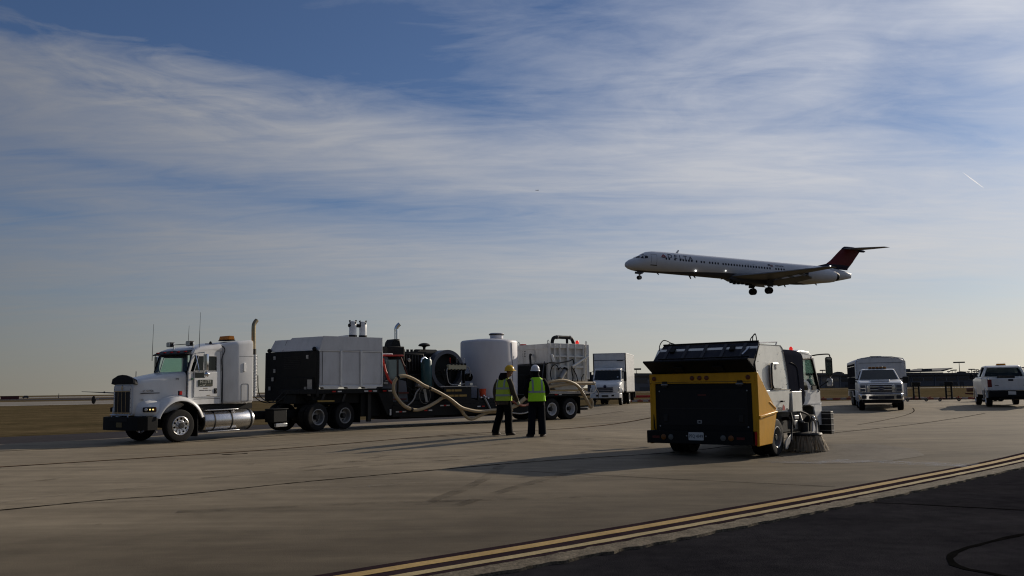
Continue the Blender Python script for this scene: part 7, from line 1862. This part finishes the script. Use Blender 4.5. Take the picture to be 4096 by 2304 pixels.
for i, (pa, pb, py, dist, d_) in enumerate(((3830, 3861, 1487, 440, 8), (3928, 3960, 1488, 440, 8), (3340, 3366, 1489, 350, 8), (2539, 2556, 1495, 268, 5))):
    lab = ['flat-roofed rooftop block right of the cantilevered terminal', 'dark flat block standing above the right-hand concourse near the edge', 'low dark roof hump between sweeper mirror and enclosed trailer', 'small dark block at the left end of the nearest concourse'][i]
    xa, ya, h_ = spot(pa, py, dist); xb, yb, _ = spot(pb, py, dist); w_ = math.hypot(xb - xa, yb - ya); h_ -= .3
    b = thing('roof_block', (xa, ya, 0.3), math.atan2(yb - ya, xb - xa), lab, 'building')
    MB().box(0, w_, 0, d_, 0, h_ - .4).build('wall', HZDARK, b); MB().prism([(-.4, h_ - .4), (w_ + .4, h_ - .4), (w_ + .4, h_), (w_ * .4, h_ + .2), (-.4, h_ - .1)], -.4, d_ + .4).build('roof', HZDARK, b)
    MB().box(w_ * .2, w_ * .8, -.08, .1, h_ * .55, h_ * .75).build('window', HZGLASS, b)
# light masts
def mast(px, ytop, dist, wide, label):
    d = _f + _r * ((px - 2048) / 3500) - _u * ((ytop - 1152) / 3500)
    k = dist / math.hypot(d.x, d.y); x, y, h = d.x * k, d.y * k, CAM_H + d.z * k
    t = thing('light_mast', (x, y, 0.3), math.atan2(d.y, d.x) - pi / 2, label, 'light mast', 'floodlight masts round the terminal'); h -= .3
    MB().cyl((0, 0, 0), (0, 0, h), .22 * dist / 500, 8, .14 * dist / 500).build('pole', HZDARK, t)
    MB().box(-wide / 2, wide / 2, -.3, .3, h - .35, h + .25).build('lamp_head', HZDARK, t)
    return t
ms = [(3836, 1449, 470, 5), (2545, 1476, 330, 3.6), (4055, 1470, 520, 5.5), (3886, 1477, 560, 3.2), (3906, 1479, 600, 2.4), (3808, 1481, 620, 2.0), (3820, 1480, 590, 2.0), (3920, 1482, 640, 2.0), (3897, 1485, 600, 1.8), (3990, 1481, 560, 2), (4010, 1477, 540, 2),
      (4076, 1480, 560, 2), (4092, 1470, 600, 2), (3795, 1486, 640, 2), (3873, 1487, 640, 1.8), (3960, 1484, 600, 6), (3680, 1476, 560, 3), (3290, 1481, 520, 3), (3912, 1486, 620, 2), (4040, 1484, 560, 2.2)]
labs = {0: 'tallest floodlight mast, standing alone right of the enclosed trailer', 1: 'single floodlight mast rising right of the box truck', 2: 'broad-headed floodlight mast above the right-hand pick-up bed',
        3: 'taller thin pole at left end of the pole cluster beside the tallest mast', 8: 'shortest thin pole at the foot of the right pole cluster', 12: 'thin pole at the far right edge of the picture',
        15: 'low wide-headed floodlight over the dark block near the right pick-up', 16: 'thin pole standing over the middle of the cantilevered terminal roof', 17: 'thin pole between the sweeper mirror and the sweeper cab',
        9: 'thin pole just right of the right pick-up amber roof light', 10: 'thin pole second to the right of the pick-up amber roof light', 11: 'thin pole next to the picture edge, left of the last one'}
for i, q in enumerate(ms):
    mast(*q, labs.get(i, 'thin light pole in the cluster right of the tallest floodlight mast'))
# ---- kit on the far edge of the apron
def portable_light(px, py, label):
    return None
def stand(x, y, label):
    t = thing('portable_light_stand', (x, y, gz(x, y)), R(-18), label, 'light stand', 'portable stands on the apron edge')
    m = MB()
    for k in (-.16, .16): MB().cyl((k, 0, 0.12), (k, 0, 1.05), 0.06, 8).build('upright', BLACK, t)
    for z in (0.35, 0.6, .85): MB().cyl((-.16, 0, z), (.16, 0, z), 0.02, 6).build('rung', BLACK, t)
    MB().box(-.25, .25, -.12, .12, 0.98, 1.24).build('lamp_head', BLACK, t, 0.02)
    MB().box(-.62, .62, -.04, .04, 0.13, 0.19).build('base_bar', BLACK, t, 0.01)
    for k in (-.55, .55):
        wheel(t, (k, 0, 0.10), 0.10, 0.08, -1, 'steel')
    return t
stand(26.0, 56.9, 'left black twin-post light stand on wheels, nearer the enclosed trailer')
stand(27.8, 56.3, 'middle black twin-post light stand on wheels')
stand(32.2, 59.2, 'right black twin-post light stand behind the orange cart')
ct = thing('generator_cart', (29.3, 54.6, gz(29.3, 54.6)), R(-12), 'rusty towed cart with yellow panel beside the right-hand pick-up', 'cart')
MB().box(-.55, .85, -.5, .5, .42, 1.02).build('body', mat('rusty_brown_paint', (0.12, 0.06, 0.04), 0.7, 0, 0.3, 3, .4), ct, 0.04)
MB().box(-.10, .45, -.52, -.49, .45, .85).build('yellow_panel', mat('dull_yellow_panel', (0.28, 0.20, 0.04), 0.6), ct)
MB().box(-.45, .9, -.45, .45, 1.02, 1.10).build('lid', WHITE2, ct, 0.03)
MB().cyl((-1.15, -.1, .72), (-.5, -.1, .76), .13, 12).build('drum', mat('rusty_brown_paint', (0, 0, 0)), ct)
MB().tube([(-1.25, -.1, .5), (-.55, -.1, .45)], .05, 8).build('drawbar', mat('dull_red', (0, 0, 0)), ct)
for x in (-.35, .6):
    wheel(ct, (x, -.5, .22), .22, .14, -1, 'steel'); wheel(ct, (x, .5, .22), .22, .14, 1, 'steel')
# low-profile barricades
BARW = mat('barricade_white', (0.32, 0.28, 0.26), 0.7, 0, 0.1, 5, .2); BARO = mat('barricade_orange', (0.26, 0.06, 0.035), 0.6, 0, 0.1, 5, .2)
def barricade(x, y, rz):
    t = thing('low_barricade', (x, y, gz(x, y)), rz, 'low orange and white barricade lying in the row on the apron edge', 'barricade', 'low barricades along the apron edge')
    for i in range(5):
        MB().prism([(-.06, 0), (.06, 0), (.045, .15), (-.045, .15)], -1.2 + i * .48, -.72 + i * .48, 'x').build('barricade_block', BARO if i % 2 == 0 else BARW, t, 0.015)
    MB().cyl((0, 0, .15), (0, 0, .24), .035, 8).build('flasher', REDL, t)
    return t
bar0 = barricade(10.9, 76.0, R(4))
rb = random.Random(5)
spots = [(12.9, 77, 3, 0), (26.4, 64.6, -10, 0)]
spots = [(21.4 + i * 2.1, 66.6 + .35 * i, rb.uniform(-12, 12)) for i in range(3)] + [(25.6 + 1.9 * i, 62.9 - .3 * i + rb.uniform(-.3, .3), rb.uniform(-12, 12)) for i in range(5)] + [(20.3, 68.5, 5), (22.3, 69.2, -4), (29.5, 64.8, 10), (33.5, 60.6, -6), (12.9, 76.4, 2)]
bl_ = ['low orange and white barricade at the left end, behind the sweeper mirror', 'low barricade second from left, left of the enclosed trailer', 'low barricade partly hidden behind the enclosed trailer',
       'low barricade touching the right side of the enclosed trailer', 'low barricade second to the right of the enclosed trailer', 'low barricade under the left light stand', 'low barricade between the two nearer light stands', 'low barricade just right of the middle light stand',
       'rearmost low barricade behind the sweeper cab', 'rear low barricade behind the enclosed trailer nose', 'low barricade behind the orange and white row, near the middle stand', 'low barricade at the right end behind the rusty cart', 'low barricade right of the box truck rear wheel']
for i, (x, y, r_) in enumerate(spots):
    c = copy_tree(bar0); c.location = (x, y, gz(x, y)); c.rotation_euler = (0, 0, R(r_)); c['label'] = bl_[i]
bar0['label'] = 'low barricade lying closest to the box truck under the red boom'
rp = thing('red_boom', (11.4, 81.0, gz(11.4, 81)), R(2), 'long red boom on low white frame right of the box truck', 'boom')
MB().box(-1.6, 1.6, -.08, .08, .30, .52).build('boom_tube', RED, rp, .03)
MB().box(-1.5, 2.0, -.06, .06, 0.02, .14).build('frame', BARW, rp, .02)
for x in (-1.4, 1.8):
    wheel(rp, (x, -.1, .16), .16, .12, -1, 'steel'); MB().cyl((x, 0, .1), (x, 0, .3), .04).build('post', BARW, rp)
# small dark signs on the far turf
def sign(x, y, w_, h_, label, mt=HZDARK):
    t = thing('airfield_sign', (x, y, gz(x, y)), R(-20), label, 'sign', 'airfield signs on the far turf')
    MB().box(-w_ / 2, w_ / 2, -.15, .15, h_ * .4, h_).build('sign_panel', mt, t, .02); MB().box(-w_ * .35, -w_ * .25, -.06, .06, 0, h_ * .4).build('leg', HZDARK, t); MB().box(w_ * .25, w_ * .35, -.06, .06, 0, h_ * .4).build('leg', HZDARK, t)
sl_ = ['small dark airfield sign nearest the enclosed trailer', 'small dark airfield sign second from the enclosed trailer', 'small dark airfield sign just right of the middle light stand', 'small dark airfield sign between two others before the long concourse', 'small dark airfield sign below the tallest floodlight mast']
for (px, d), lb_ in zip(((3633, 235), (3652, 235), (3783, 240), (3804, 240), (3830, 240)), sl_):
    a = math.atan2(px - 2048, 3500); k = d
    sign(k * math.sin(a), k * math.cos(a), 1.0, 1.5, lb_)
sgr = thing('airfield_sign', (-184, 322, 0), R(28), 'long low dark red airfield sign at the far left', 'sign')
MB().box(-2.9, 2.9, -.2, .2, .15, 1.25).build('sign_panel', mat('dark_red_sign_face', (0.10, 0.025, 0.025), 0.5), sgr, .03)
MB().box(-2.9, 2.9, -.26, .26, 1.25, 1.34).build('sign_cap', HZDARK, sgr)
for x in (-2.2, 0, 2.2): MB().box(x - .08, x + .08, -.1, .1, 0, .15).build('leg', HZDARK, sgr)
lump = thing('ground_vehicle', (-252, 455, 0), R(35), 'far dark vehicle showing above the red sign', 'vehicle')
MB().prism([(-2.4, .5), (2.4, .5), (2.4, 1.3), (1.4, 2.4), (-1.0, 2.4), (-1.8, 1.4), (-2.4, 1.3)], -1, 1).build('body', HZDARK, lump, .05)
for x in (-1.5, 1.5): wheel(lump, (x, -.9, .4), .4, .25, -1, 'steel'); wheel(lump, (x, .9, .4), .4, .25, 1, 'steel')
mk = thing('marker_pole', (-222, 430, 0), 0, 'single dark marker pole on the left horizon', 'pole')
MB().cyl((0, 0, 0), (0.1, 0, 2.3), .22, 8, .12).build('pole', HZDARK, mk)
ov = thing('runway_marker', (-66.2, 139.0, -.02), R(30), 'dark oval marker with pale side lamp by the left runway edge', 'marker')
MB().ball((0, 0, .64), .32, .12, .64, 18, 10).build('oval_board', mat('dark_brown_board', (0.02, 0.017, 0.014), 0.8), ov)
MB().cyl((0, .05, 0), (0, .05, .3), .05).build('post', HZDARK, ov)
MB().cyl((.3, 0, .70), (.78, 0, .74), .10, 10, .2).build('lamp_cone', BARW, ov)
# airliner parked or taxiing behind the semi truck: wing and tailplane show past the grille
fa = thing('distant_airliner', (-128, 298, 0), R(113), 'far airliner mostly hidden behind the semi truck, its wing showing', 'airplane')
MB().loft([[(x, r_ * math.cos(2 * pi * i / 16), 3.6 + zc + r_ * math.sin(2 * pi * i / 16)) for i in range(16)] for x, r_, zc in ((-16, .2, -.3), (-15, 1.2, -.2), (-12, 1.85, 0), (8, 1.85, 0), (15, 1.0, .6), (19, .2, 1.0))]).build('fuselage', PAINT_A, fa)
for k in (-1, 1):
    wg = MB().loft([foil(6, -4, k * 1.5, 1.6, .12), foil(4, -.5, k * 7, 1.9, .11), foil(1.6, 3.5, k * 16.5, 2.5, .1)]).build('wing', HZDARK, fa)
    for y in (6, 9.5): MB().box(0.5, 3.5, k * y - .2, k * y + .2, 1.3 + y * .06, 1.9 + y * .06).build('flap_fairing', HZDARK, wg)
    MB().loft([foil(3, 14, k * .5, 4.8, .1), foil(1.3, 17, k * 6, 5.3, .1)]).build('tailplane', HZDARK, fa)
    MB().lathe([(.8, 0), (1.0, .3), (1.0, 2.2), (.6, 3.4)], (10, k * 2.6, 3.9), 'x', 16).build('engine', PAINT_A, fa)
    wheel(fa, (1, k * 2.6, .55), .55, .35, k, 'steel')
MB().prism([(12, 4.4), (18, 4.4), (19.6, 9.5), (17, 9.5)], -.12, .12).build('fin', TAILN, fa)
wheel(fa, (-11, 0, .4), .4, .3, -1, 'steel')
# storm drain stain and bits on the apron
for x, y in ((-6.6, 21.1), (-6.45, 21.2)):
    pass
lump.scale = (.6, .6, .6)
tag(strip('stain', [(-6.9, 20.95), (-6.6, 21.05), (-6.35, 21.15)], -.09, .07, JOINT, 0.005, .06, .05, kind=None), 'small dark oily stain on the concrete before the tractor', 'stain')
